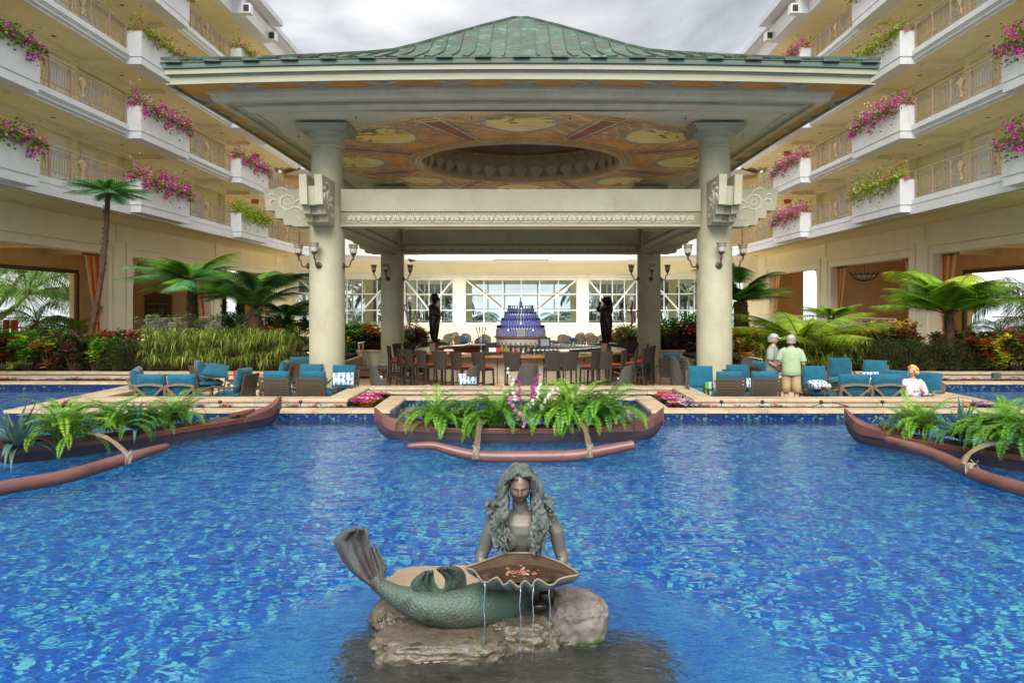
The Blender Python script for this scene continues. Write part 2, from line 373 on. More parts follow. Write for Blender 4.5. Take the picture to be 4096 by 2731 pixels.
def watermat():
    m = bpy.data.materials.new('pool_water'); m.use_nodes = True; n = m.node_tree.nodes; l = m.node_tree.links; p = n['Principled BSDF']
    p.inputs['Base Color'].default_value = (.86,.95,1,1); p.inputs['Transmission Weight'].default_value = 1; p.inputs['IOR'].default_value = 1.33; p.inputs['Roughness'].default_value = .015
    t = n.new('ShaderNodeTexCoord')
    def nzs(sc, st, det, dist=0):
        mp_ = n.new('ShaderNodeMapping'); mp_.inputs['Scale'].default_value = st; l.new(t.outputs['Object'], mp_.inputs[0])
        z = n.new('ShaderNodeTexNoise'); z.inputs['Scale'].default_value = sc; z.inputs['Detail'].default_value = det; z.inputs['Distortion'].default_value = dist; l.new(mp_.outputs[0], z.inputs['Vector']); return z.outputs[0]
    a = nzs(3.0, (.8,1.3,1), 1, .2); b = nzs(8.5, (.75,1.35,1), 1, .4); 
    m1 = n.new('ShaderNodeMath'); m1.operation = 'MULTIPLY'; m1.inputs[1].default_value = .36; l.new(b, m1.inputs[0])
    m2 = n.new('ShaderNodeMath'); m2.operation = 'ADD'; l.new(a, m2.inputs[0]); l.new(m1.outputs[0], m2.inputs[1])
    # the falling streams stir the water round the rocks
    dv = n.new('ShaderNodeVectorMath'); dv.operation = 'DISTANCE'; dv.inputs[1].default_value = (-.1,4.7,WATER_Z); l.new(t.outputs['Object'], dv.inputs[0])
    mr_ = n.new('ShaderNodeMapRange'); mr_.inputs[1].default_value = .5; mr_.inputs[2].default_value = 2.0; mr_.inputs[3].default_value = 1; mr_.inputs[4].default_value = 0; l.new(dv.outputs['Value'], mr_.inputs[0])
    d_ = nzs(9.0, (.8,1.25,1), 4, 1.2); m3 = n.new('ShaderNodeMath'); m3.operation = 'MULTIPLY'; l.new(d_, m3.inputs[0]); l.new(mr_.outputs[0], m3.inputs[1])
    m4 = n.new('ShaderNodeMath'); m4.operation = 'MULTIPLY_ADD'; m4.inputs[1].default_value = 3.6; l.new(m3.outputs[0], m4.inputs[0]); l.new(m2.outputs[0], m4.inputs[2])
    bp = n.new('ShaderNodeBump'); bp.inputs['Strength'].default_value = 1; bp.inputs['Distance'].default_value = .034; l.new(m4.outputs[0], bp.inputs['Height'])
    l.new(bp.outputs[0], p.inputs['Normal'])
    return m
WATER_Z = .16
M_['water'] = watermat()
M_['jet'] = glassmat('falling_water', (.85,.9,.95), .35)
def seamat():
    m = mat('sea_water', (.50,.60,.66), .25, var=.05, vs=.02, bump=.3, bs=.5); return m
M_['sea'] = seamat()
# ================================================================ ground, sea, pool, patio
WZ = .16           # water level
def sheet(name, pts, z, m, parent=None):
    mb = MB(); mb._a([(x,y,z) for x,y in pts], [tuple(range(len(pts)))]); return mb.build(name, m, parent)
struct(sheet('sea', [(-4000,95),(4000,95),(4000,8000),(-4000,8000)], -9.0, M_['sea']))
g = MB()
def ring_ground(mb, x0,x1,y0,y1,z): mb._a([(x0,y0,z),(x1,y0,z),(x1,y1,z),(x0,y1,z)], [(0,1,2,3)])
ring_ground(g, -400, 400, -60, 95, -1.2)
struct(g.build('garden_ground', M_['garden']))
XP, YP, YB = 10.4, 15.28, 20.9       # patio half width, pool edge, rear pool edge
NX, NY = 2.66, 17.4                  # notch of the pool in the patio
fl = MB(); fl.box(-24,24,-8,YB+.3,-.75,-.5); struct(fl.build('pool_floor', M_['mosaic']))
pool_poly = [(-24,-6),(24,-6),(24,YB),(XP,YB),(XP,YP),(NX,YP),(NX,NY),(-NX,NY),(-NX,YP),(-XP,YP),(-XP,YB),(-24,YB)]
def poly_tris(mb, rects, z, step=None):
    for x0,x1,y0,y1 in rects: mb._a([(x0,y0,z),(x1,y0,z),(x1,y1,z),(x0,y1,z)], [(0,1,2,3)])
wt = MB(); poly_tris(wt, [(-24,24,-6,YP),(-24,-XP,YP,YB),(XP,24,YP,YB),(-NX,NX,YP,NY)], WZ)
struct(wt.build('pool_water', M_['water']))
# tiled pool walls under the coping
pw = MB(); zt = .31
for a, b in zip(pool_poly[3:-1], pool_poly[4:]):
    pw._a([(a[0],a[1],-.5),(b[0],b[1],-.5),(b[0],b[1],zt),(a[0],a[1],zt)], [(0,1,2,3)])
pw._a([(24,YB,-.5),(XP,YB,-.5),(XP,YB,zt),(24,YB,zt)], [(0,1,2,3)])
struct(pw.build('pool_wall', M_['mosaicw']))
# coping stones, each one a block
cop = struct(bpy.data.objects.new('pool_coping', None)); COL.objects.link(cop)
def stone_run(name, x0,x1,y0,y1,z0,z1,ln,m,parent,along='x',joint=.008,nose=0):
    tot = (x1-x0) if along=='x' else (y1-y0); n = max(1, round(tot/ln)); d = tot/n
    for i in range(n):
        mb = MB(); j = random.uniform(-.0015,.0015)
        if along=='x': X0,X1,Y0,Y1 = x0+i*d+joint/2, x0+(i+1)*d-joint/2, y0, y1
        else: X0,X1,Y0,Y1 = x0, x1, y0+i*d+joint/2, y0+(i+1)*d-joint/2
        e = .010
        mb._a([(X0,Y0,z0),(X1,Y0,z0),(X1,Y1,z0),(X0,Y1,z0),(X0,Y0,z1-e+j),(X1,Y0,z1-e+j),(X1,Y1,z1-e+j),(X0,Y1,z1-e+j),
               (X0+e,Y0+e,z1+j),(X1-e,Y0+e,z1+j),(X1-e,Y1-e,z1+j),(X0+e,Y1-e,z1+j)],
              [(0,3,2,1),(8,9,10,11),(0,1,5,4),(1,2,6,5),(2,3,7,6),(3,0,4,7),(4,5,9,8),(5,6,10,9),(6,7,11,10),(7,4,8,11)])
        mb.build(name, m, parent)
CZ0, CZ1, CW = .30, .36, .43
F = YP-.03
for s in (-1,1):
    a, b = (NX-.0, XP+.03)
    stone_run('coping_stone', *(sorted((s*(a-.03), s*b))), F, F+CW, CZ0, CZ1, .78, M_['coping'], cop)
    stone_run('coping_stone', *(sorted((s*(NX-.03), s*(NX-.03+CW)))), F+CW, NY-.03, CZ0, CZ1, .66, M_['coping'], cop, 'y')
    stone_run('coping_stone', *(sorted((s*(XP+.03), s*(XP+.03-CW)))), F+CW, YB+.4, CZ0, CZ1, .78, M_['coping'], cop, 'y')
    stone_run('coping_stone', *(sorted((s*(XP+.03), s*24))), YB-.03, YB+.40, CZ0, CZ1, .9, M_['coping'], cop)
stone_run('coping_stone', -(NX-.03+CW), NX-.03+CW, NY-.03, NY-.03+CW, CZ0, CZ1, .78, M_['coping'], cop)
# low limestone wall round the sunken lounge
lw = struct(bpy.data.objects.new('lounge_wall', None)); COL.objects.link(lw)
WX, WY, WNX, WNY, WT, WH = 9.6, 16.16, 3.72, 18.45, .5, .476
for s in (-1,1):
    stone_run('facing_stone', *sorted((s*WNX, s*WX)), WY+.03, WY+.44, 0.0, WH-.06, .98, M_['lime'], lw)
    stone_run('facing_stone', *sorted((s*WNX, s*(WNX+.41))), WY+.44, WNY+.03, 0, WH-.06, .9, M_['lime'], lw, 'y')
    stone_run('facing_stone', *sorted((s*WX, s*(WX-.41))), WY+.44, 22.3, 0, WH-.06, .98, M_['lime'], lw, 'y')
    stone_run('cap_stone', *sorted((s*(WNX-.03), s*(WX+.03))), WY, WY+WT, WH-.06, WH, .98, M_['coping'], lw)
    stone_run('cap_stone', *sorted((s*(WNX-.03), s*(WNX-.03+WT))), WY+WT, WNY, WH-.06, WH, .9, M_['coping'], lw, 'y')
    stone_run('cap_stone', *sorted((s*(WX+.03), s*(WX+.03-WT))), WY+WT, 22.3, WH-.06, WH, .98, M_['coping'], lw, 'y')
stone_run('facing_stone', -WNX-.41, WNX+.41, WNY+.03, WNY+.44, 0, WH-.06, .98, M_['lime'], lw)
stone_run('cap_stone', -WNX-.47, WNX+.47, WNY, WNY+WT, WH-.06, WH, .98, M_['coping'], lw)
# flower bed soil
sb = MB()
for s in (-1,1):
    for r in ((NX+CW-.06, XP-CW+.06, YP+CW-.06, WY+.04), (NX+CW-.06, WNX+.02, WY+.04, WNY+.04), (WX-.02, XP-CW+.06, WY+.04, 22.0), (XP+.2, 24, YB+.36, 22.3)):
        x0,x1 = sorted((s*r[0], s*r[1])); sb.box(x0,x1,r[2],r[3],.0,.315)
sb.box(-NX-.5,NX+.5,NY+CW-.05,WNY+.04,0,.315)
struct(sb.build('flower_bed_soil', M_['soil']))
# hedge bed walls and soil
hb = struct(bpy.data.objects.new('hedge_wall', None)); COL.objects.link(hb)
for s in (-1,1):
    stone_run('facing_stone', *sorted((s*6.2, s*24)), 22.3, 22.62, 0, .46, 1.1, M_['lime'], hb)
    stone_run('cap_stone', *sorted((s*6.15, s*24)), 22.25, 22.68, .46, .52, 1.1, M_['coping'], hb)
    stone_run('facing_stone', *sorted((s*6.2, s*6.5)), 22.68, 33.5, 0, .5, 1.1, M_['lime'], hb, 'y')
hs = MB()
for s in (-1,1):
    x0,x1 = sorted((s*6.4, s*24)); hs.box(x0,x1,22.6,27.2,0,.44); x0,x1 = sorted((s*6.4, s*17)); hs.box(x0,x1,27.2,46,0,.62)
    x0,x1 = sorted((s*4.7, s*6.4)); hs.box(x0,x1,33.6,46,0,.42)
struct(hs.build('hedge_bed_soil', M_['soil']))
# patio floor: stone slabs near, sheet beyond
pf = MB(); pf.box(-WX,WX,WY+.3,62,-.5,-.012); struct(pf.build('patio_floor', M_['patio']))
pt = struct(bpy.data.objects.new('patio_paving', None)); COL.objects.link(pt)
tile_me = MB(); tile_me.box(-.39,.39,-.39,.39,-.01,0); tile_me = tile_me.mesh('paving_slab'); tile_me.materials.append(M_['patio'])
tile_t = MB(); tile_t.box(-.39,.39,-.39,.39,-.01,0); tile_t = tile_t.mesh('terracotta_slab'); tile_t.materials.append(M_['terra'])
for i in range(-10,11):
    for j in range(12):
        x, y = i*.79, 19.4+j*.79
        if abs(x) > 7.4: continue
        d = math.hypot(x, y-24.85)
        if d < 2.6: continue
        if abs(x) > 5.8 and y > 21: me = tile_t
        elif y > 24: me = tile_t
        else: me = tile_me
        o = obj('paving_slab', me, pt, (x,y,.002+random.uniform(0,.003)))
# lobby terrace floor
lf = MB()
for s in (-1,1):
    x0,x1 = sorted((s*17.0, s*30)); lf.box(x0,x1,18,60,-1,.91)
struct(lf.build('lobby_floor', M_['lobby']))
tf = MB(); tf.box(-30,30,50.3,70,-1,.2); struct(tf.build('terrace_floor', M_['lobby']))
tf = MB(); tf.box(-12,12,61.5,67,.2,.95); struct(tf.build('gallery_floor', M_['lobby']))
# ================================================================ hotel wings
LV = [6.67, 9.58, 12.51, 15.46]          # ledge tops of the four gallery floors
RX, FX, WLX = 15.5, 14.95, 17.5          # railing plane, planter front plane, wall plane
MOD = 10.65
PLN = [(29.86-MOD, 34.2-MOD), (29.86, 34.2), (29.86+MOD, 34.2+MOD)]
YA, YE = 14.0, 53.0
# railing pieces, 1.17 m wide, 1.1 high; local x along, y thin, z up
def scroll_mesh(w=1.17, name='railing_panel'):
    mb = MB(); t = .018
    for z in (.05,.22,.82,.94): mb.box(0,w,-.01,.01,z,z+t)
    n = 8
    for i in range(n):
        x = (i+.5)*w/n; mb.box(x-.007,x+.007,-.008,.008,.27,.76)
        a = [(x+.03*math.cos(q)-.03+.03, 0, .76+.03*math.sin(q)) for q in np.linspace(-.3, PI, 6)]
        mb.tube([(x,0,.74)]+[(x+.028-.028*math.cos(q),0,.76+.045*math.sin(q)) for q in np.linspace(0,PI*1.2,6)], .009, 4, False)
        mb.tube([(x,0,.29)]+[(x-.028+.028*math.cos(q),0,.27-.035*math.sin(q)) for q in np.linspace(0,PI*1.2,6)], .009, 4, False)
    mb.tube([(q*w,0,.885+.03*math.sin(q*4*PI)) for q in np.linspace(0,1,18)], .009, 4, False)
    mb.tube([(q*w,0,.885-.03*math.sin(q*4*PI)) for q in np.linspace(0,1,18)], .007, 4, False)
    for i in (1,3): mb.box(i*w/4-.008,i*w/4+.008,-.008,.008,.06,.23)
    me = mb.mesh(name); me.materials.append(M_['railtan']); return me
def shellp_mesh():
    w = 1.17; mb = MB(); t = .018
    for z in (.05,.22): mb.box(0,w,-.01,.01,z,z+t)
    for x in (.16,w-.16): mb.box(x-.008,x+.008,-.008,.008,.05,.92)
    mb.tube([(w/2+(q-.5)*w,0,.80+.14*math.cos((q-.5)*PI*1.1)) for q in np.linspace(0,1,14)], .011, 4, False)
    mb.tube([(w/2+(q-.5)*w,0,.88+.10*math.cos((q-.5)*PI*1.1)) for q in np.linspace(0,1,14)], .009, 4, False)
    for sgn in (-1,1):
        for c_ in ((.30,.36,.10),(.30,.62,.08),(.42,.30,.07)):
            mb.tube([(w/2+sgn*(c_[0]+c_[2]*math.cos(q)),0,c_[1]+c_[2]*math.sin(q)) for q in np.linspace(0,1.7*PI,10)], .010, 4, False)
    me = mb.mesh('shell_panel'); me.materials.append(M_['railtan']); return me
def shellm():
    mb = MB(); n = 9; c = (0,0,0)
    pts = []
    for i in range(n+1):
        a = R(-52+104*i/n); r = .40 if i%2==0 else .375
        pts.append((r*math.sin(a)*.62, .0, .02+r*math.cos(a)))
    rim = [Vector(p) for p in pts]; base = Vector((0,-.02,-.08))
    for i in range(n):
        mid = (rim[i]+rim[i+1])/2+Vector((0,-.05,0))
        mb._a([base, rim[i], mid], [(0,1,2)]); mb._a([base, mid, rim[i+1]], [(0,1,2)])
        mb._a([Vector((0,.02,-.08)), rim[i]+Vector((0,.03,0)), rim[i+1]+Vector((0,.03,0))], [(2,1,0)])
        mb._a([rim[i],rim[i]+Vector((0,.03,0)),rim[i+1]+Vector((0,.03,0)),rim[i+1],mid],[(0,1,2,3,4)])
    mb.tube([(0,-.02,-.06),(.03,-.03,-.2),(-.02,-.02,-.3),(.01,-.02,-.34)], [.05,.045,.03,.008], 6)
    me = mb.mesh('shell_emblem'); me.materials.append(M_['shell']); return me
SCR, SHP, SHE = scroll_mesh(), shellp_mesh(), shellm()
pb = MB(); pb.box(-.028,.028,-.028,.028,0,1.02); pb.box(-.034,.034,-.034,.034,.9,.94); pb.box(-.02,.02,-.02,.02,1.02,1.08)
POST = pb.mesh('railing_post'); POST.materials.append(M_['railpost'])
def rail_run(parent, p0, p1, z, shell_at=(), n=None, phase=0, hand=True):
    """posts, panels and shells from p0 to p1 (xy) at ledge height z, facing the court"""
    p0 = Vector((*p0,0)); p1 = Vector((*p1,0)); ln = (p1-p0).length; n = n or round(ln/1.17); w = ln/n; d = (p1-p0).normalized()
    ang = math.atan2(d.y, d.x)
    for i in range(n+1):
        q = p0+d*w*i; obj('railing_post', POST, parent, (q.x,q.y,z))
        if i == n: break
        if i in shell_at:
            o = obj('shell_panel', SHP, parent, (q.x,q.y,z), ang, (w/1.17,1,1))
            obj('shell_emblem', SHE, o, (.585,-.03*(1),.52))
        else: obj('railing_panel', SCR, parent, (q.x,q.y,z), ang, (w/1.17,1,1))
def slab_profile(L0, first):
    """(depth outwards from the railing plane towards the court is positive, z)"""
    if first: return [(-2.0,L0),(.10,L0),(.10,L0-.20),(.04,L0-.215),(.04,L0-.25),(.12,L0-.27),(.12,L0-.60),(-.35,L0-.60),(-.35,L0-.66),(-2.0,L0-.66)]
    return [(-2.0,L0),(.10,L0),(.10,L0-.20),(.05,L0-.215),(.05,L0-.25),(.0,L0-.27),(.0,L0-.36),(-.10,L0-.40),(-.10,L0-.46),(-.40,L0-.46),(-.40,L0-.34),(-2.0,L0-.34)]
plant_spots = []
def make_wing(s):
    side = 'west' if s < 0 else 'east'
    t = thing('hotel_wing', 'cream and white hotel wing with four galleries on the %s side of the courtyard' % ('left' if s<0 else 'right'), 'building', (0,0,0))
    X = lambda x: s*x
    for li, L0 in enumerate(LV):
        mb = MB(); pr = [(s*(RX-q[0]), q[1]) for q in slab_profile(L0, li==0)]
        mb.prism(pr, YA, YE, 'y'); mb.build('gallery_slab', M_['white'], t)
        # ceiling mouldings of the gallery below this slab
        cm = MB()
        zc = L0-.34 if li else L0-.66
        for y0,y1 in PLN:
            for yy in (y0+.1, y1-.1):
                if li: cm.box(*sorted((X(RX+.42),X(WLX))), yy-.16, yy+.16, zc-.22, zc+.01)
        gc = MB(); gc.box(*sorted((X(RX+(.42 if li else .36)),X(WLX))), YA, YE, zc-.006, zc-.002); gc.box(*sorted((X(RX+.12),X(RX+.40))), YA, YE, L0-(.468 if li else .668), L0-(.463 if li else .663)); gc.build('gallery_ceiling', M_['gceil'], t)
        if li:
            cm.box(*sorted((X(WLX-.28),X(WLX))), YA, YE, zc-.14, zc+.01); cm.box(*sorted((X(WLX-.14),X(WLX-.001))), YA, YE, zc-.26, zc-.13)
            cm.build('ceiling_beam', M_['creamtrim'], t)
        # handrail
        hr = MB(); hr.tube([(X(RX),YA,L0+1.10),(X(RX),YE,L0+1.10)], .024, 8); hr.build('handrail', M_['handr'], t, True)
        br = MB(); br.box(*sorted((X(RX-.03),X(RX+.03))), YA, YE, L0, L0+.02); br.build('base_rail', M_['railtan'], t)
        # planter boxes
        for pi, (y0, y1) in enumerate(PLN):
            zt, zb = L0+.77, L0-.21
            pbx = MB(); x0, x1 = X(FX), X(RX+.1); a, b = min(x0,x1), max(x0,x1)
            w_ = .05
            pbx.box(a,b,y0,y0+w_,zb,zt); pbx.box(a,b,y1-w_,y1,zb,zt)
            if s<0: pbx.box(b-w_,b,y0+w_,y1-w_,zb,zt); pbx.box(a,a+w_,y0+w_,y1-w_,zb,zt)
            else: pbx.box(a,a+w_,y0+w_,y1-w_,zb,zt); pbx.box(b-w_,b,y0+w_,y1-w_,zb,zt)
            pbx.box(a+w_,b-w_,y0+w_,y1-w_,zb,zb+.1)
            o = pbx.build('planter_box', M_['white'], t)
            sl = MB(); sl.box(a+w_,b-w_,y0+w_,y1-w_,zt-.12,zt-.07); sl.build('planter_soil', M_['soil'], o)
            rm = MB(); e=.012; rm.box(a-e,b,y0-e,y1+e,zt,zt+.02); rm.build('rim', M_['creamtrim'], o)
            bs = MB(); bs.box(a+.05 if s>0 else a, b if s>0 else b-.05, y0+.06,y1-.06,zb-.04,zb)
            bs.box(a+.02 if s>0 else a, b if s>0 else b-.02, y0+.02,y1-.02,zb-.30,zb-.04); bs.build('planter_base', M_['white'], o)
            plant_spots.append((s, li, pi, y0, y1, zt))
        # railings between planters
        rail_run(t, (X(RX),23.72), (X(RX),29.7), L0, (2,), 5)
        rail_run(t, (X(RX),34.35), (X(RX),40.35), L0, (2,), 5)
        rail_run(t, (X(RX),45.0), (X(RX),YE), L0, (4,), 7)
        # gallery back wall with recessed doorways
        z0, z1 = L0, (LV[li+1]-.34 if li<3 else 18.06)
        wl = MB(); wx = [X(WLX), X(WLX+.35)]; a,b = min(wx),max(wx)
        for k in range(-1,4):
            c0 = 33.3-MOD+MOD*k-.0
            y0, y1 = c0-3.6, c0+.6    # pale recess beside each planter
            for q0,q1 in ((y0-.35,y0),(y1,y1+.35)):
                wl = MB(); wl.box(*sorted((X(WLX-.12),X(WLX+.35))), q0, q1, z0, z1); wl.build('gallery_pilaster', M_['pale'], t)
        for k in range(-1,4):
            c0 = 33.3-MOD+MOD*k; y0,y1 = c0-3.6, c0+.6; w2 = MB(); w3 = MB()
            w2.box(a,b,y1+.35,y0+MOD-.35,z0,z1); w3.box(a+ (0 if s<0 else .25), b-(.25 if s<0 else 0), y0,y1,z0,z1)
            w2.build('gallery_wall', M_['ochre'], t); w3.build('recess_wall', M_['pale'], t)
        for k in range(0,4):
            for yd in (33.3-MOD+MOD*k-2.7, 33.3-MOD+MOD*k+3.6, 33.3-MOD+MOD*k+5.4):
                rec = yd < 33.3-MOD+MOD*k
                if yd > 54: continue
                xf = WLX+(.25 if rec else 0)-.03
                dm = MB(); dm.box(*sorted((X(xf),X(xf+.05))), yd,yd+1.0,z0+.0,z0+2.1)
                d = dm.build('door', M_['creamtrim'], t)
                fr = MB()
                for (q0,q1,r0,r1) in ((yd-.1,yd,z0,z0+2.2),(yd+1,yd+1.1,z0,z0+2.2),(yd,yd+1,z0+2.1,z0+2.2)): fr.box(*sorted((X(xf-.03),X(xf+.05))), q0,q1,r0,r1)
                for (q0,q1,r0,r1) in ((yd+.15,yd+.85,z0+1.2,z0+1.9),(yd+.15,yd+.85,z0+.2,z0+1.0)): fr.box(*sorted((X(xf-.015),X(xf))), q0,q1,r0,r1)
                fr.build('frame', M_['white'], d)
        if li:
            for k in range(0,4):
                for yy in (33.3-MOD+MOD*k-1.4, 33.3-MOD+MOD*k+4.6):
                    if yy<54:
                        dl = MB(); dl.lathe([(.09,0),(.09,.012)], 12, (X(16.8),yy,zc-.012)); dl.build('downlight', M_['darkiron'], t)
    # roof
    rf = MB()
    rf.box(*sorted((X(RX-.15),X(26))), YA, YE, 18.06, 18.25)
    rf.box(*sorted((X(RX-.15),X(26))), YA, YE, 18.25, 18.95)
    for y0,y1 in PLN: rf.box(*sorted((X(FX-.12),X(RX-.15))), y0-.15, y1+.15, 18.06, 18.95)
    rf.build('roof_fascia', M_['white'], t)
    rs = MB(); rs.box(*sorted((X(RX+.1),X(WLX))), YA, YE, 18.052, 18.057); rs.build('roof_soffit', M_['gceil'], t)
    r2 = MB(); r2.box(*sorted((X(RX-.55),X(26))), YA, YE-.3, 18.95, 19.12); r2.box(*sorted((X(RX-.75),X(26))), YA, YE-.3, 19.12, 19.45)
    for y0,y1 in PLN: r2.box(*sorted((X(FX-.75),X(RX-.75))), y0-.35, y1+.35, 19.1, 19.43)
    r2.build('roof_cornice', M_['fasciaw'], t)
    body = MB(); body.box(*sorted((X(WLX+.4),X(26))), YA, 56, LV[0]-.6, 18.1); body.build('upper_body', M_['pale'], t)
    # ---- ground floor
    OPN = [(23.5,32.1),(34.1,42.7),(44.7,53.3)]; zf, zh, ztp = .91, 4.67, 6.02
    wa = MB(); a,b = sorted((X(WLX),X(WLX+.6)))
    ys = [YA]+[q for o_ in OPN for q in o_]+[56.0]
    for i in range(0,len(ys),2): wa.box(a,b,ys[i],ys[i+1],zf-.9,ztp)
    for y0,y1 in OPN: wa.box(a,b,y0,y1,zh,ztp)
    wa.build('ground_floor_wall', M_['whitewall'], t)
    # stepped frames round each opening, proud of the wall
    for y0,y1 in OPN:
        for q,(off,wd,pr) in enumerate(((0,.30,.04),(.34,.26,.09))):
            f = MB(); xx = sorted((X(WLX-pr),X(WLX+.0)))
            zt = zh+off
            f.box(*xx, y0-off-wd, y0-off, zf-.3, zt+wd); f.box(*xx, y1+off, y1+off+wd, zf-.3, zt+wd); f.box(*xx, y0-off, y1+off, zt, zt+wd)
            f.build('opening_frame', M_['whitewall'], t)
        st = MB(); st.box(*sorted((X(WLX-.05),X(WLX+.0))), y1+.66, y1+1.34, zf-.9, ztp-.01) if y1<50 else st.box(*sorted((X(WLX-.05),X(WLX))), y1+.66,y1+1.1, zf-.9, ztp-.01)
        st.build('pilaster', M_['whitewall'], t)
    sf = MB(); sf.box(*sorted((X(RX-.05),X(WLX+.6))), YA, 56, ztp, ztp+.03); sf.build('soffit', M_['soffitg'], t)
    for yy in np.arange(22, 54, 2.65):
        dl = MB(); dl.lathe([(.10,0),(.10,.012)], 10, (X(16.7),yy,ztp-.012)); dl.lathe([(.10,0),(.10,.012)], 10, (X(16.7),yy+.35,ztp-.012)); dl.build('downlight', M_['darkiron'], t)
    # lobby interior
    ci = MB(); ci.box(*sorted((X(WLX+.6),X(26))), YA, 56, 5.3, 5.5); ci.build('lobby_ceiling', M_['ceil'], t)
    cb = MB()
    for yy in (24.2,28.6,33.1,37.5,43.7,48.5): cb.box(*sorted((X(WLX+.6),X(23.5))), yy-.2,yy+.2,5.02,5.31)
    cb.box(*sorted((X(19.8),X(20.2))), YA, 56, 5.05,5.31)
    cb.build('lobby_beam', M_['ceil'], t)
    bw = MB(); xx = sorted((X(23.5),X(23.9)))
    bw.box(*xx,40.1,42.0,.91,5.3); bw.box(*xx,42.0,42.4,4.0,5.3); bw.box(*xx,42.4,56,.91,5.3); bw.box(*xx,YA,40.1,4.35,5.3); bw.box(*xx,YA,25.5,.91,4.35)
    # partition across the lobby
    bw.box(*sorted((X(18.9),X(23.5))),45.5,45.75,.91,5.3); bw.box(*sorted((X(17.9),X(20.6))),55.2,55.5,.91,5.3)
    bw.build('lobby_wall', M_['int'], t)
    lt = MB(); lt.box(*sorted((X(23.4),X(23.5))),25.5,40.1,4.16,4.36); lt.box(*sorted((X(23.38),X(23.5))),39.95,40.15,.91,4.16); lt.build('door_head', M_['darkwood'], t)
    # open wooden doors with a glass light
    for (yd, ang) in ((39.4, 112), (26.3, 60)):
        dm = MB(); W,H = 1.75,3.2
        dm.box(0,.22,-.04,.04,0,H); dm.box(W-.22,W,-.04,.04,0,H); dm.box(.22,W-.22,-.04,.04,0,.25); dm.box(.22,W-.22,-.04,.04,.95,1.12); dm.box(.22,W-.22,-.04,.04,2.2,2.38); dm.box(.22,W-.22,-.04,.04,3.0,H)
        d = dm.build('door', M_['door'], t); d.location = (X(23.2), yd, .91); d.rotation_euler = (0,0,R(ang if s<0 else 180-ang))
        for (q0,q1) in ((.25,.95),(2.38,3.0)):
            k = 0
            while q0+k*.07 < q1-.04:
                sl = MB(); sl.box(.22,W-.22,-.02,.02,q0+k*.07,q0+k*.07+.055); o = sl.build('slat', M_['door'], d); k += 1
        gm = MB(); gm.box(.22,W-.22,-.006,.006,1.12,2.2); gm.build('pane', M_['glass'], d)
    return t
M_['fasciaw'] = mat('roof_cornice_grey', (.60,.63,.68), .5, var=.05, vs=2)
M_['whitewall'] = mat('ivory_wall', (.88,.81,.60), .7, var=.03, vs=.9, bump=.03, bs=60)
M_['soffitg'] = mat('yellow_soffit', (.88,.74,.42), .8, var=.04, vs=1)
M_['olive'] = mat('olive_frame', (.62,.58,.38), .6, var=.04, vs=3)
for s in (-1,1): make_wing(s)
# ================================================================ the seaward end with its lattice windows
end = thing('hotel_gallery', 'white end of the hotel with lattice windows facing the sea behind the bar', 'building')
def facet_matrix(a, b):
    a = Vector((*a,0)); b = Vector((*b,0)); d = (b-a).normalized(); nrm = Vector((-d.y, d.x, 0))
    return Matrix(((d.x,nrm.x,0,a.x),(d.y,nrm.y,0,a.y),(0,0,1,0),(0,0,0,1))), (b-a).length
def lattice(parent, M, x0, x1, z0, z1, ncol, depth, m, diag=True, glass=True, name='window', t=.075):
    w_ = MB(); w_.M = M
    W = x1-x0; H = z1-z0; zs = [z0, z0+H*.30, z0+H*.665, z1]; xs = [x0+W*i/ncol for i in range(ncol+1)]
    for x in xs: w_.box(x-t/2,x+t/2,depth,depth+.12,z0,z1)
    for z in zs: w_.box(x0,x1,depth-.004,depth+.124,z-t/2,z+t/2)
    f = w_.build(name, m, parent)
    if diag:
        dm = MB(); dm.M = M
        for sg in (0,1):
            pts = [(xs[0],zs[3]),(xs[1],zs[2]),(xs[2],zs[1])] if not sg else [(xs[-1],zs[3]),(xs[-2],zs[2]),(xs[-3],zs[1])]
            for p,q in zip(pts,pts[1:]): dm.beam((p[0],depth+.06,p[1]),(q[0],depth+.06,q[1]),.132,t*.95,up=(0,1,0))
        dm.build('diagonal_bar', m, f)
    if glass:
        for i in range(ncol):
            for k in range(3):
                g_ = MB(); g_.M = M; g_._a([(xs[i],depth+.06,zs[k]),(xs[i+1],depth+.06,zs[k]),(xs[i+1],depth+.06,zs[k+1]),(xs[i],depth+.06,zs[k+1])],[(0,1,2,3)])
                g_.build('pane', M_['glass'], f)
    return f
WP = [(-17.5,55.9),(-9.9,62.1),(9.9,62.1),(17.5,55.9)]
wins = {0:[(1.15,9.1,6)], 1:[(9.9-9.5,9.9-5.55,4),(9.9-4.55,9.9+4.62,6),(9.9+5.55,9.9+9.5,4)], 2:[(.7,8.65,6)]}
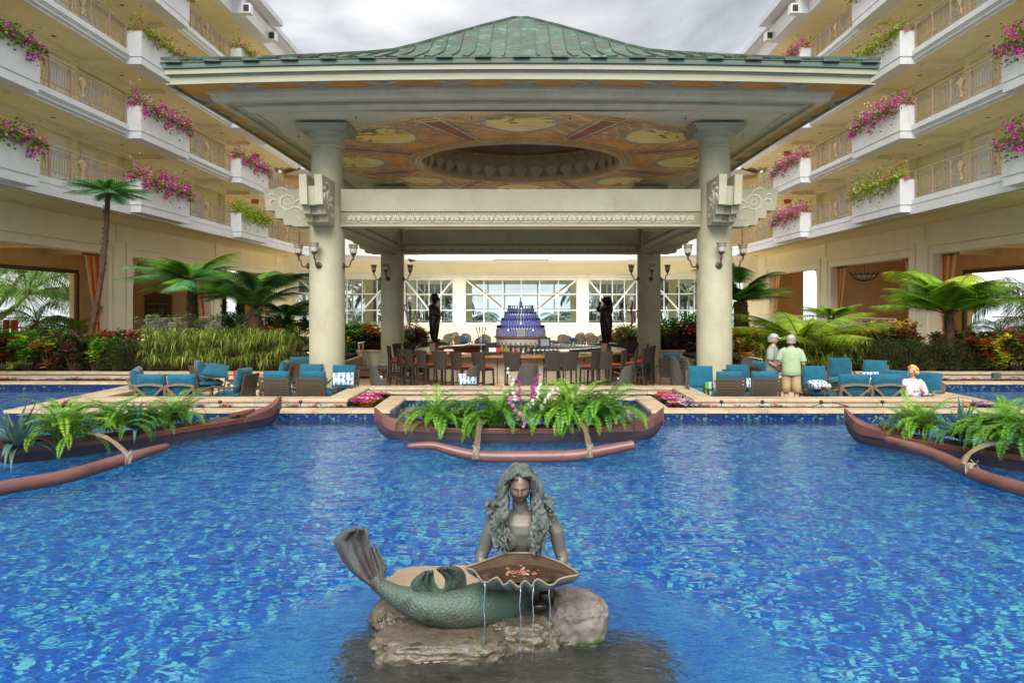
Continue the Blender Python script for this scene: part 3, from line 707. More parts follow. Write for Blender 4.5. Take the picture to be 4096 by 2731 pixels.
for k in range(3):
    M, ln = facet_matrix(WP[k], WP[k+1]); zw0, zw1 = 1.06, 4.62
    mb = MB(); mb.M = M; ws = wins[k]; edges = [0]+[e for q in ws for e in q[:2]]+[ln]
    for i in range(0,len(edges),2): mb.box(edges[i],edges[i+1],0,.4,0,6.02)
    for x0,x1,_ in ws: mb.box(x0,x1,0,.4,zw1,6.02); mb.box(x0,x1,0,.4,0,zw0)
    mb.build('end_wall', M_['whitewall'], end)
    for x0,x1,nc in ws:
        fr = MB(); fr.M = M
        for off,wd,pr in ((0,.12,.05),(.24,.14,.09)):
            fr.box(x0-off-wd,x0-off,-pr,0,zw0-.1,zw1+off+wd); fr.box(x1+off,x1+off+wd,-pr,0,zw0-.1,zw1+off+wd); fr.box(x0-off,x1+off,-pr,0,zw1+off,zw1+off+wd)
        fr.build('opening_frame', M_['white'], end)
        lattice(end, M, x0, x1, zw0, zw1, nc, .05, M_['white'])
        lattice(end, M, x0+.25, x1-.25, zw0+.1, zw1-.1, nc, 4.0, M_['olive'], glass=False, name='outer_window', t=.10)
    ow = MB(); ow.M = M
    for x0,x1,_ in ws: ow.box(x0-.4,x0+.22,4.0,4.3,0,5.6); ow.box(x1-.22,x1+.4,4.0,4.3,0,5.6); ow.box(x0+.22,x1-.22,4.0,4.3,zw1-.25,5.6); ow.box(x0-.4,x1+.4,4.0,4.3,0,zw0-.02)
    ow.build('outer_wall', M_['olive'], end)
rf = MB(); rf._a([(-23,58,5.6),(-10.5,68,5.6),(10.5,68,5.6),(23,58,5.6),(17.5,55.9,5.6),(9.9,62.1,5.6),(-9.9,62.1,5.6),(-17.5,55.9,5.6)],[(0,1,6,7),(1,2,5,6),(2,3,4,5)])

BP = [(-15.5,53.0),(-7.4,60.0),(7.4,60.0),(15.5,53.0)]; BW = [(-17.5,55.9),(-9.9,62.1),(9.9,62.1),(17.5,55.9)]
def off_poly(P, d):
    """mitred inward offset of the balcony line"""
    res = []
    for i,p in enumerate(P):
        dirs = []
        for a,b in ((i-1,i),(i,i+1)):
            if a>=0 and b<len(P):
                v = (Vector(P[b])-Vector(P[a])).normalized(); dirs.append(Vector((v.y,-v.x)))
        if i == 0: res.append((P[0][0]-math.copysign(d,P[0][0])*1, P[0][1]-d*.42)); continue
        if i == len(P)-1: res.append((P[-1][0]-math.copysign(d,P[-1][0]), P[-1][1]-d*.42)); continue
        n_ = (dirs[0]+dirs[1]).normalized(); k = d/max(.3,n_.dot(dirs[0])); res.append((p[0]+n_.x*k, p[1]+n_.y*k))
    return res
for li, L0 in enumerate(LV):
    pr = slab_profile(L0, li==0); mb = MB(); rows = []
    for (o_, z) in pr:
        if o_ <= -1.9: rows.append([(p[0],p[1],z) for p in BW])
        else: rows.append([(p[0],p[1],z) for p in off_poly(BP, o_)])
    mb.grid(rows); mb.build('gallery_slab', M_['white'], end)
    for a,b,n_,sh in ((BP[0],BP[1],9,(1,7)),(BP[1],BP[2],12,(3,8)),(BP[2],BP[3],9,(1,7))):
        rail_run(end, a, b, L0, sh, n_)
        hr = MB(); hr.tube([(*a,L0+1.1),(*b,L0+1.1)], .03, 8); hr.build('handrail', M_['handr'], end, True)
    z1 = LV[li+1]-.4 if li<3 else 18.06
    wl = MB()
    for a,b in zip(WP,WP[1:]):
        M,ln = facet_matrix(a,b); wl.M = M; wl.box(0,ln,0,.4,L0-.6,z1+.4)
    wl.build('gallery_wall', M_['ochre'], end)
    # white planter boxes on the end gallery
    for (a,b,u0,u1) in ((BP[0],BP[1],2.6,6.6),(BP[1],BP[2],5.2,9.6),(BP[2],BP[3],4.0,8.0)):
        M,ln = facet_matrix(a,b); pbx = MB(); pbx.M = M; pbx.box(u0,u1,-.55,.1,L0-.5,L0+.77); o = pbx.build('planter_box', M_['white'], end)
rf = MB()
P_ = off_poly(BP,.2); P2 = [(-26,58),(-12,70),(12,70),(26,58)]
rf.grid([[(p[0],p[1],18.06) for p in P2],[(p[0],p[1],18.06) for p in P_],[(p[0],p[1],19.4) for p in P_],[(p[0],p[1],19.4) for p in P2]]); rf.build('roof', M_['fasciaw'], end)
# sloped white kerb under the ground floor windows, and small planters: see garden
# square floodlights on the roof line
fm = MB(); fm.box(-.22,.22,-.22,.22,-.25,.25); FL = fm.mesh('housing'); FL.materials.append(M_['white'])
fm2 = MB(); fm2.box(-.15,.15,-.235,-.222,-.18,.18); FL2 = fm2.mesh('lens'); FL2.materials.append(M_['darkiron'])
for s in (-1,1):
    for y,wd in ((40.5,'nearer'),(44.6,'farther')):
        t = thing('floodlight', 'white square floodlight box, the %s of two under the roof edge of the %s wing' % (wd,'left' if s<0 else 'right'), 'floodlight', (s*14.6,y,18.3), 0, 'floodlights under the hotel roof edge')
        obj('housing', FL, t); obj('lens', FL2, t)
# exit signs
def exit_sign(x,y,z,label):
    t = thing('exit_sign', label, 'exit sign', (x,y,z), 0, 'exit signs in the galleries')
    b = MB(); b.box(-.22,.22,-.03,.03,-.13,.13); b.build('housing', M_['darkwood'], t)
    b = MB(); b.box(-.19,.19,-.036,-.031,-.10,.10); b.build('face', M_['exitred'], t)
    for ch,cx in zip('EXIT',(-.125,-.035,.04,.115)):
        b = MB(); st = {'E':((-.03,-.07,-.03,.07),(-.03,.07,.03,.07),(-.03,0,.02,0),(-.03,-.07,.03,-.07)),'X':((-.03,-.07,.03,.07),(-.03,.07,.03,-.07)),'I':((0,-.07,0,.07),),'T':((0,-.07,0,.07),(-.035,.07,.035,.07))}[ch]
        for x0,z0,x1,z1 in st: b.beam((cx+x0,-.039,z0),(cx+x1,-.039,z1),.004,.018)
        b.build('letter', M_['exittext'], t)
    b = MB(); b.box(-.012,.012,-.012,.012,.13,.5); b.build('bracket', M_['darkwood'], t)
for u,v,l in ((1022,625,'red exit sign in the second gallery of the left wing'),(1020,806,'red exit sign in the first gallery of the left wing'),(3151,806,'red exit sign in the first gallery of the right wing'),(3149,615,'red exit sign in the second gallery of the right wing, half hidden by blossoms')):
    s = -1 if u<2083 else 1; y = 16.7*FPX/abs(u-2083); exit_sign(s*16.7, y, zat(v,y), l)
# ================================================================ open pavilion over the bar
PC = 24.85; HS = 5.06
pav = thing('pavilion', 'open bar pavilion with green patina copper roof on four round columns', 'pavilion', (0,PC,0))
Tm = Matrix.Translation((0,-0,0))
BOW = .13
def bow(x, W): return BOW*(1-(x/W)**2)-BOW*.35
def ring(name, prof, m, smooth=False, seg=12, bowed=True):
    """profile (half width, z) swept round the square plan, the long sides rising a little in the middle"""
    for k in range(4):
        mb = MB(); mb.M = Matrix.Rotation(k*PI/2,4,'Z'); rows = []
        for hw,z in prof:
            rows.append([(x, -hw, z+(bow(x,8.1)) if bowed else z) for x in np.linspace(-hw,hw,seg+1)])
        mb.grid(rows); mb.build(name, m, pav)
# fascia, gutter, soffit, cornices (all local to the pavilion centre)
ring('copper_gutter', [(7.93,7.785),(7.99,7.785),(7.99,7.82),(7.98,7.90),(7.93,7.90)], M_['copperd'])
ring('eave_fascia', [(7.90,7.65),(7.95,7.66),(7.95,7.78),(7.90,7.785)], M_['fascia'])
ring('eave_fascia', [(7.83,7.47),(7.86,7.47),(7.86,7.61),(7.90,7.63),(7.90,7.645),(7.86,7.65)], M_['fascia'])
ring('fascia_bead', [(7.84,7.44),(7.93,7.44),(7.93,7.465),(7.84,7.465)], M_['fascia'])
ring('eave_soffit', [(7.85,7.475),(7.2,7.48)], M_['orange'])
ring('cornice', [(7.28,7.5),(7.28,7.40),(7.22,7.36),(7.22,7.30),(7.16,7.24),(6.98,7.24),(6.98,7.30)], M_['cornice'])
ring('carved_soffit', [(6.98,7.30),(6.68,7.30)], M_['cornice'])
ring('cornice', [(6.70,7.30),(6.70,7.22),(6.64,7.19),(6.58,7.14),(6.45,7.12),(6.45,7.2)], M_['cornice'])
# crossed ribs painted white on the orange soffit
for k in range(4):
    for x in np.linspace(-6.3,6.3,9):
        mb = MB(); mb.M = Matrix.Rotation(k*PI/2,4,'Z')
        z = 7.462+bow(x,8.1)
        for o_ in (-.10,0,.10):
            mb.beam((x-.42+o_,-7.84,z),(x+.30+o_,-7.28,z),.030,.012); mb.beam((x+.42+o_,-7.84,z),(x-.30+o_,-7.28,z),.030,.012)
        mb.build('crossed_ribs', M_['relief'], pav)
# palmette carving
def palmette():
    mb = MB()
    for i,a in enumerate((-78,-52,-26,0,26,52,78)):
        a = R(a); r0,r1 = .03,.115 if i in(0,6) else .15
        p0 = (r0*math.sin(a),0,-.05+r0*math.cos(a)); p1 = (r1*.6*math.sin(a),-.006,-.05+r1*.6*math.cos(a)); p2 = (r1*math.sin(a),-.004,-.05+r1*math.cos(a))
        mb.tube([p0,p1,p2],[.010,.026,.016],5)
    mb.tube([(-.14,0,-.075),(-.07,0,-.10),(0,0,-.08),(.07,0,-.10),(.14,0,-.075)],.012,5)
    return mb
pm = palmette()
for a in (-40,40):
    pass
PAL = pm.mesh('palmette'); PAL.materials.append(M_['relief']); 
pal2 = MB()
for a in (-24,0,24):
    a = R(a); pal2.tube([(0,0,-.06),(.5*.2*math.sin(a),0,.04),(.17*math.sin(a)*1.4,0,.10)],[.014,.028,.008],5)
PAL2 = pal2.mesh('lotus_leaf'); PAL2.materials.append(M_['relief'])
# carved band under the eave (stuff: hundreds of small leaves)
cb = MB()
for k in range(4):
    Mk = Matrix.Rotation(k*PI/2,4,'Z')
    for i,x in enumerate(np.arange(-6.6,6.61,.26)):
        for a in (-50,-20,20,50):
            a = R(a); cb.M = Mk; z = 7.294+bow(x,8.1)
            cb.tube([(x,-6.74,z),(x+.05*math.sin(a),-6.74-.10*math.cos(a),z-.012),(x+.12*math.sin(a),-6.74-.17*math.cos(a),z)],[.010,.026,.008],4)
stuff(cb.build('carved_leaf_band', M_['relief'], pav))
# ceiling with a round hole, square outside
OC = 3.25
mb = MB(); n = 96; P0=[];P1=[];P2=[]
for i in range(n):
    a = 2*PI*i/n; c_,s_ = math.cos(a), math.sin(a); k = 6.5/max(abs(c_),abs(s_)); P0.append((6.45*c_,6.45*s_,7.17)); P1.append((k*c_,k*s_,7.172))
mb.grid([P1,P0],closed=True); mb.build('ceiling', M_['soffit'], pav)
# painted ceiling between oculus and outer circle
def mural_col(r, a):
    """r 0..1 outward, a angle: eight round painted vistas between painted piers"""
    k = (a/(2*PI)*8) % 1; u = abs(k-.5)*2      # u 0 in the middle of a vista, 1 at a pier
    nz1 = mnoise.noise(Vector((math.cos(a)*3*r*2, math.sin(a)*3*r*2, 3))); nz2 = mnoise.noise(Vector((math.cos(a)*14*(r+.3), math.sin(a)*14*(r+.3), 9)))
    base = Vector((.38,.22,.12))
    rr = .57*(1-u**2*1.05)
    vx = u*1.15; vy = (r-.62)/.50; d = math.hypot(vx*1.25, vy)
    if u > .80:
        t = (u-.80)/.2; c = Vector((.27,.10,.07)) if t > .55 else Vector((.46,.35,.24)) if t>.3 else Vector((.25,.18,.13))
        if r > .82 and int(r*40)%3==0: c = Vector((.52,.36,.16))
    elif d < .62:
        c = Vector((.66,.42,.11)).lerp(Vector((.72,.56,.24)), max(0,min(1,.5+nz1)))
        if vy > -.05 and nz2+vy*1.1 > .35: c = Vector((.20,.12,.05)) if nz1 > 0 else Vector((.30,.24,.08))
        if vy < -.28: c = c.lerp(Vector((.60,.55,.38)),.35)
    elif d < .74: c = Vector((.30,.25,.19))
    elif r < .2: c = Vector((.46,.24,.09))
    else:
        c = Vector((.40,.22,.11)) if (int(r*26)+int(k*40))%5 else Vector((.50,.32,.16))
    if r > .965: c = Vector((.55,.36,.10))
    return Vector((c.x,c.y*1.08,c.z*1.1))*(1+.18*nz2)*2.0
na, nr = 480, 56
mb = MB(); rows = [[((3.62+(6.45-3.62)*j/nr)*math.cos(2*PI*i/na), (3.62+(6.45-3.62)*j/nr)*math.sin(2*PI*i/na), 7.165) for i in range(na)] for j in range(nr+1)]
mb.grid(rows, closed=True, flip=True); mb.usec = True
mb.c = [tuple(mural_col((j+.5)/nr, 2*PI*(i+.5)/na+PI/8)) for j in range(nr) for i in range(na)]
mb.build('painted_ceiling', M_['mural'], pav)
M_['goldring'] = mat('gilded_moulding', (.62,.42,.17), .45, var=.12, vs=6)
M_['drum'] = mat('oculus_drum', (.46,.40,.26), .6, var=.08, vs=3)
def torus(name, r, z, pr, m, n=120):
    mb = MB(); rows = []
    for (dr,dz) in pr: rows.append([((r+dr)*math.cos(2*PI*i/n),(r+dr)*math.sin(2*PI*i/n),z+dz) for i in range(n)])
    mb.grid(rows, closed=True); return mb.build(name, m, pav, True)
torus('oculus_ring', OC, 7.16, [(.40,.02),(.40,-.03),(.34,-.05),(.28,-.03)], M_['goldring'])
torus('oculus_ring', OC, 7.16, [(.28,-.02),(.27,-.07),(.16,-.09),(.10,-.05)], M_['goldring'])
torus('oculus_ring', OC, 7.16, [(.12,-.04),(.08,-.11),(.0,-.09),(-.03,.0),(-.02,.1)], mat('pale_moulding',(.62,.50,.30),.5,var=.05))
torus('oculus_drum', OC-.02, 7.2, [(0,-.02),(0,.86)], M_['drum'])
# painted dome
mb = MB(); rows = []; nn = 72
for j in range(15):
    t = j/14*PI/2; rows.append([((OC-.02)*math.cos(t)*math.cos(2*PI*i/nn),(OC-.02)*math.cos(t)*math.sin(2*PI*i/nn),8.06+.85*math.sin(t)) for i in range(nn)])
mb.grid(rows, closed=True); dm = mat('painted_dome', (.26,.15,.05), .7, c2=(.34,.30,.30), vs=.9); mb.build('dome', dm, pav, True)
# bamboo pieces round the top of the drum and round the ring
bm_ = MB(); bm_.tube([(0,-.29,0),(0,-.27,0),(0,-.26,0),(0,.26,0),(0,.27,0),(0,.29,0)],[.03,.062,.05,.05,.062,.03],8); BAM = bm_.mesh('bamboo_piece'); BAM.materials.append(M_['goldring']); BAM.shade_smooth()
for q,(z,r,n) in enumerate(((8.02,OC-.06,34),(8.0,OC-.07,34))):
    for i in range(n):
        a = 2*PI*(i+.5*q)/n; obj('bamboo_piece', BAM, pav, (r*math.cos(a),r*math.sin(a),z), a)
def scallop(sz=.42, nrib=9):
    mb = MB(); base = Vector((0,-.03,-.46*sz)); rim=[]
    for i in range(nrib*2+1):
        a = R(-68+136*i/(nrib*2)); r = sz*(.60 if i%2 else .56); rim.append(Vector((r*math.sin(a), -(.05 if i%2 else .015)*sz, -.12*sz+r*math.cos(a)*1.0)))
    for i in range(nrib*2):
        b0 = Vector((math.sin(R(-68+136*i/(nrib*2)))*.09*sz*2, base.y-.02, base.z)); b1 = Vector((math.sin(R(-68+136*(i+1)/(nrib*2)))*.09*sz*2, base.y-.02, base.z))
        m0 = (rim[i]+b0)/2+Vector((0,-.10*sz,0)); m1 = (rim[i+1]+b1)/2+Vector((0,-.10*sz,0))
        mb._a([b0,b1,m1,m0,rim[i+1],rim[i]],[(0,1,2,3),(3,2,4,5)])
    mb.box(-.14*sz,.14*sz,-.04,.0,-.56*sz,-.44*sz)
    return mb
SC = scallop(.72).mesh('scallop_shell'); SC.materials.append(M_['cornice'])
for i in range(34):
    a = 2*PI*(i+.5)/34; obj('scallop_shell', SC, pav, ((OC-.03)*math.cos(a),(OC-.03)*math.sin(a),7.60), a-PI/2)
# recessed ceiling spots and sprinklers
sp = MB(); sp.lathe([(.05,0),(.05,-.01),(.03,-.012)],10)
SP = sp.mesh('ceiling_spot'); SP.materials.append(M_['paper'])
for i in range(40):
    if i%5 in (0,1): continue
    a = 2*PI*i/40; obj('ceiling_spot', SP, pav, (3.95*math.cos(a),3.95*math.sin(a),7.155))
spk = MB(); spk.lathe([(.008,0),(.008,-.07),(.03,-.072),(.03,-.08)],8); SPK = spk.mesh('sprinkler'); SPK.materials.append(M_['darkiron'])
for i in range(16):
    a = 2*PI*(i+.5)/16; k = 6.1/max(abs(math.cos(a)),abs(math.sin(a))); obj('sprinkler', SPK, pav, (k*math.cos(a),k*math.sin(a),7.17))
# ---------------------------------------------------------------- roof of copper sheets with standing seams
def rz_(d):
    """roof height at distance d (half width of the square contour)"""
    P = [(0,11.86),(.25,11.78),(1.6,10.92),(3.0,9.97),(3.6,9.60),(4.2,9.33),(5.2,8.93),(6.6,8.38),(8.0,7.91)]
    for (a,za),(b,zb) in zip(P,P[1:]):
        if d <= b: return za+(zb-za)*(d-a)/(b-a)
    return P[-1][1]
ds = [0,.25,1.2,2.2,3.0,3.6,4.2,5.2,6.6,8.0]
sw = .43; nst = 38
for k in range(4):
    Mk = Matrix.Rotation(k*PI/2,4,'Z')
    und = MB(); und.M = Mk
    front = k == 0
    for i in range(-19,19):
        x0, x1 = i*sw, (i+1)*sw
        dmin = max(abs(x0),abs(x1)) if True else 0; din = min(abs(x0),abs(x1))
        # strip runs from the hip (distance = |x|) out to the eave
        starts = [din]+[d for d in ds if d > din+.02]
        cuts = [din]; d = din+((i*37)%5)*.28+.5
        while d < 7.5: cuts.append(d); d += 1.45
        cuts.append(8.0)
        def row(d):
            a = max(-d, x0) if x0 < 0 else min(d, x0); b = min(d, x1) if x1 > 0 else max(-d, x1)
            a = max(-d,min(d,x0)); b = max(-d,min(d,x1))
            bw_ = lambda x: bow(x,8.1)*max(0,(d-4)/4)
            return [(a,-d,rz_(d)+bw_(a)),(b,-d,rz_(d)+bw_(b))]
        if k in (0,1,3):
            for c0,c1 in zip(cuts,cuts[1:]):
                mid = [c for c in ds+[dmin] if c0 < c < c1]; pm_ = MB(); pm_.M = Mk
                rows = [row(q) for q in sorted([c0+ .008]+mid+[c1])]
                rows = [[(p[0],p[1],p[2]+.012) for p in r] for r in rows]
                rows.append([(p[0],p[1],p[2]-.02) for p in rows[-1]])
                pm_.grid(rows); pm_.build('copper_sheet', M_['copper'], pav)
        else:
            rows = [row(q) for q in sorted(set([din,8.0]+[c for c in ds+[dmin] if c>din]))]; und.grid(rows)
        pts = [(x1 if abs(x1)<=q else math.copysign(q,x1), -q, rz_(q)+.03+bow(x1,8.1)*max(0,(q-4)/4)) for q in sorted(set([abs(x1)]+[c for c in ds if c > abs(x1)]))]
        if len(pts) > 1:
            seams = MB(); seams.M = Mk
            for p,q in zip(pts,pts[1:]): seams.beam(p,q,.022,.055)
            seams.build('standing_seam', M_['copper'], pav)
    if und.v: und.build('copper_sheet', M_['copper'], pav)
    hp = MB(); hp.M = Mk
    for a,b in zip(ds,ds[1:]): hp.beam((-a,-a,rz_(a)+.05),(-b,-b,rz_(b)+.05),.07,.06)
    hp.build('hip_cap', M_['copper'], pav)
    en = MB(); en.M = Mk
    for i in range(-18,19,2): en.box(i*sw-.16,i*sw+.20,-8.06,-7.97,7.895+bow(i*sw,8.1),7.945+bow(i*sw,8.1))
    en.build('eave_clips', M_['copper'], pav)
fin = MB(); fin.lathe([(.28,11.74),(.20,11.83),(.08,11.89),(.0,11.91)],12); fin.build('roof_cap', M_['copper'], pav)
# ---------------------------------------------------------------- columns and beams
for sx in (-1,1):
    for sy in (-1,1):
        c = MB(); c.lathe([(.455,.34),(.455,5.0),(.43,5.1),(.415,5.5),(.40,6.55)],40)
        col = c.build('column', M_['pav'], pav, 40, (sx*HS,sy*5.05,0))
        b = MB(); b.lathe([(.60,0),(.60,.10),(.56,.12),(.60,.16),(.58,.22),(.52,.25),(.54,.30),(.50,.33),(.458,.36)],40); b.build('column_base', M_['pav'], col, 40)
        k = MB(); k.lathe([(.40,6.54),(.44,6.56),(.455,6.60),(.43,6.64),(.40,6.66),(.40,6.80),(.43,6.81),(.50,6.88),(.55,6.95)],40); 
        for hw,z0,z1 in ((.575,6.93,6.97),(.62,6.97,7.05),(.66,7.05,7.10)): k.box(-hw,hw,-hw,hw,z0,z1)
        k.box(-.42,.42,-.42,.42,7.10,7.17)
        k.build('capital', M_['pav'], col)
BZ0, BZ1, BZM = 4.51, 5.47, 4.90
bmh = .28
def rel_obj(me, parent, x,y,z, rz): return obj(me.name.split('.')[0], me, parent, (x,y,z), rz)
def frieze(parent, a, b, nrm_rot):
    """palmettes along a-b (local pavilion xy), facing nrm_rot"""
    a = Vector(a); b = Vector(b); ln = (b-a).length; n = round(ln/.38); d = (b-a)/n
    for i in range(n):
        p = a+d*(i+.5); rel_obj(PAL, parent, p.x,p.y,4.72,nrm_rot); q = a+d*i if i else None
        if q is not None: rel_obj(PAL2, parent, q.x,q.y,4.72,nrm_rot)
for k in range(4):
    bmx = MB(); 
    bmx.box(-HS+.42,HS-.42,-5.05-bmh,-5.05+bmh,BZM,BZ1)
    bmx.box(-HS+.42,HS-.42,-5.05-bmh-.01,-5.05+bmh+.01,BZ0,BZ0+.05)
    bmx.M = None
    o = bmx.build('beam', M_['pav'], pav); o.rotation_euler = (0,0,k*PI/2)
    fb_ = MB(); fb_.box(-HS+.42,HS-.42,-5.05-bmh+.035,-5.05+bmh-.035,BZ0+.05,BZM); fb_.build('frieze_ground', M_['friezebg'], o)
    gl = MB()
    x = -HS+.5
    while x < HS-.55: gl.box(x,x+.17,-5.05-bmh+.02,-5.05-bmh+.034,4.675,4.69); x += .38
    gl.build('gold_line', M_['gold'], o)
    y = -5.05-bmh+.03
    frieze(o, (-HS+.5,y), (HS-.5,y), 0)
    frieze(o, (-HS+.5,-5.05+bmh-.03), (HS-.5,-5.05+bmh-.03), PI) if k in (0,2,1,3) else None
# projecting beam ends with stepped undersides: outline (distance from the column, z)
prof = [(.30,BZ1),(1.58,BZ1),(1.50,4.92),(1.28,4.92),(1.28,4.88),(1.25,4.72),(1.06,4.72),(1.06,4.68),(1.03,4.55),(.84,4.55),(.80,4.51),(.30,4.51)]
def vine(s=1):
    mb = MB(); t=.030
    def arc(cx,cz,r,a0,a1,n=12,rr=t): mb.tube([(cx+r*math.cos(R(q)),0,cz+r*math.sin(R(q))) for q in np.linspace(a0,a1,n)],[rr*(.6+.6*math.sin(PI*i/(n-1))) for i in range(n)],5)
    arc(.95,.0,.19,-150,165); arc(.95,.0,.07,0,360,10,.02)
    for q in range(7): arc(.95+.10*math.cos(q*.9),.02+.09*math.sin(q*.9),.03,0,330,7,.010)
    arc(1.12,.10,.26,60,150,10); arc(1.30,-.02,.10,-60,160,9); arc(.62,-.10,.16,20,150,9); arc(.72,-.26,.13,60,170,8); arc(1.12,-.25,.12,70,190,8); arc(1.35,.16,.06,0,200,7)
    for a in (-60,-30,0,30,60): mb.tube([(.62,0,-.44),(.62+.12*math.sin(R(a)),0,-.44+.12*math.cos(R(a)))],[.008,.018],5)
    return mb
VN = vine().mesh('vine_relief'); VN.materials.append(M_['relief'])
for sx in (-1,1):
    for sy in (-1,1):
        for ax in (0,1):
            # each end: two side fins proud of a recessed middle
            rot = (0 if sx>0 else PI) if ax==0 else (PI/2 if sy>0 else -PI/2)
            br = MB()
            for y0,y1,dd in ((-.28,-.095,0),(-.095,.095,-.12),(.095,.28,0)):
                # outer faces carry the relief, the middle is set back and a little lower
                pr_ = [(p[0]+(dd if p[0]>.31 else 0), p[1]-(.10 if (dd and p[1]==BZ1) else 0)) for p in prof]
                if ax==1: pr_ = [(p[0], p[1]+(.16 if (p[1]==BZ1 and not dd) else 0)) for p in pr_]
                br.prism(pr_, y0, y1, 'y')
            o = br.build('beam_end', M_['pav'], pav); o.location = (sx*HS, sy*5.05, 0); o.rotation_euler = (0,0,rot)
            for sg in (-1,1):
                v = obj('vine_relief', VN, o, (0,sg*.281,5.13), 0)
            gl = MB(); gl.box(.45,.62,-.284,-.28,4.66,4.675); gl.box(.70,.86,-.284,-.28,4.66,4.675); gl.build('gold_line', M_['gold'], o)
# ================================================================ wall lamps on the columns
def make_sconce():
    t = thing('wall_lamp', '', 'lamp', (0,0,0))
    # local +x points away from the column
    p = MB(); p.M = Matrix.Rotation(PI/2,4,'Y'); p.lathe([(.0,0),(.10,0),(.105,.02),(.08,.04),(.05,.05),(.0,.055)],16,cap=False); p.build('wall_plate', M_['sconce'], t, 40)
    a = MB(); a.tube([(.04,0,0),(.10,0,-.03),(.17,0,-.02),(.21,0,.05),(.22,0,.13),(.26,0,.19),(.30,0,.22),(.30,0,.28)],[.03,.028,.024,.022,.022,.026,.03,.03],8); a.build('arm', M_['sconce'], t, True)
    c = MB(); c.lathe([(.02,.25),(.035,.27),(.03,.30),(.06,.34),(.095,.40),(.09,.41)],14,(.30,0,0)); 
    for i in range(8):
        q = 2*PI*i/8; c._a([(.30+.085*math.cos(q-.25),.085*math.sin(q-.25),.37),(.30+.085*math.cos(q+.25),.085*math.sin(q+.25),.37),(.30+.118*math.cos(q),.118*math.sin(q),.455)],[(0,1,2)])
    c.build('lamp_cup', M_['sconce'], t)
    g = MB(); g.lathe([(.085,.385),(.105,.44),(.112,.52),(.116,.545)],18,(.30,0,0),cap=False); g.build('lamp_shade', M_['lampglass'], t, True)
    b = MB(); b.lathe([(.117,.545),(.121,.55),(.125,.60),(.122,.605)],18,(.30,0,0),cap=False); b.lathe([(.122,.605),(.135,.65),(.15,.68),(.145,.685),(.13,.66)],18,(.30,0,0),cap=False); b.build('shade_rim', M_['lampband'], t, True)
    bd = MB()
    for i in range(14):
        q = 2*PI*i/14; bd.ball((.30+.122*math.cos(q),.122*math.sin(q),.575),(.012,.012,.012),6,4)
    bd.build('shade_beads', M_['sconce'], t)
    return t
proto = make_sconce(); first = True
for sy,rowname,zz in ((-1,'front',3.72),(1,'rear',3.72)):
    for sx in (-1,1):
        cx, cy_ = sx*HS, PC+sy*5.05
        zz = 3.50 if sy<0 else 3.52
        for ang,pn in ((180,'left side'),(270,'front'),(0,'right side')):
            a = R(ang if ang!=270 else (258 if sx<0 else 270)); r = .455
            loc = (cx+r*math.cos(a), cy_+r*math.sin(a)- (.12 if ang!=270 else 0), zz)
            lab = 'bronze uplight lamp with white glass cup on the %s of the %s %s column' % (pn, 'left' if sx<0 else 'right', rowname)
            if first: o = proto; o.scale=(.86,.86,.82); o.location = loc; o.rotation_euler=(0,0,a); o['label']=lab; o['group']='lamps on the pavilion columns'; first=False
            else: dup(proto, loc, a, lab)
# ================================================================ plants
def vary(c, v=.15):
    k = 1+random.uniform(-v,v); return (max(0,c[0]*k*random.uniform(.92,1.08)), max(0,c[1]*k), max(0,c[2]*k*random.uniform(.85,1.15)))
def arc_pts(L_, el, droop, n):
    """rachis in the xz plane: rises at el (deg) and bends down"""
    pts = [Vector((0,0,0))]; a = R(el)
    for i in range(n):
        t = (i+1)/n; ang = a-R(droop)*t**1.3; pts.append(pts[-1]+Vector((math.cos(ang),0,math.sin(ang)))*L_/n)
    return pts
def tree_frond(L_=1.9, el=35, droop=75, cols=((.06,.20,.02),), pairs=28, wid=.50, bare=.16, leaflets=9, hang=.16, stemcol=(.10,.07,.02)):
    mb = MB(); mb.color(stemcol); n = 14; pts = arc_pts(L_, el, droop, n)
    mb.tube(pts, [.02*(1-.8*i/n) for i in range(n+1)], 4, False)
    for j in range(pairs):
        t = bare+(1-bare)*(j+.5)/pairs; f = t*n; i = min(n-1,int(f)); p = pts[i].lerp(pts[i+1], f-i); tan = (pts[i+1]-pts[i]).normalized(); nor = Vector((-tan.z,0,tan.x))
        ln = wid*math.sin(PI*min(1,(t-bare)/(1-bare)*.86+.14))**.7*random.uniform(.88,1.08)
        for s in (-1,1):
            d = (Vector((0,s,0))*1.0+tan*.32-nor*(hang*random.uniform(.6,1.4))).normalized(); c0 = vary(random.choice(cols),.22)
            prev = p
            for q in range(leaflets):
                u = (q+.6)/leaflets; b = p+d*ln*u-Vector((0,0,1))*ln*.25*u*u; lw = ln*.16*(1-u*.75)+.012
                ll = ln*.125*(1.25-u)
                mb.col = (c0[0]*(.8+.4*u), c0[1]*(.8+.4*u), c0[2])
                e = tan*lw
                mb._a([b-d*ll*.62, b+e+d*ll*.10, b+d*ll*.55, b-e+d*ll*.1], [(0,1,2,3)])
    mb.usec = True; return mb.mesh('frond')
GREENS = {'bright':((.20,.46,.03),(.28,.52,.04),(.16,.38,.03)), 'lime':((.38,.55,.03),(.31,.50,.03),(.45,.56,.05)), 'mid':((.11,.33,.05),(.14,.40,.05),(.09,.27,.04)), 'dark':((.075,.19,.05),(.10,.24,.05),(.055,.15,.04)), 'blue':((.13,.40,.14),(.18,.47,.20),(.11,.34,.10))}
FR = {}
for cn, cs in GREENS.items():
    FR[cn] = []
    for (el,dr,ba) in ((44,52,.16),(24,32,.16),(8,28,.16),(70,82,.34)):
        me = tree_frond(1.9, el, dr, cs, bare=ba); me.materials.append(M_['leafv']); FR[cn].append(me)
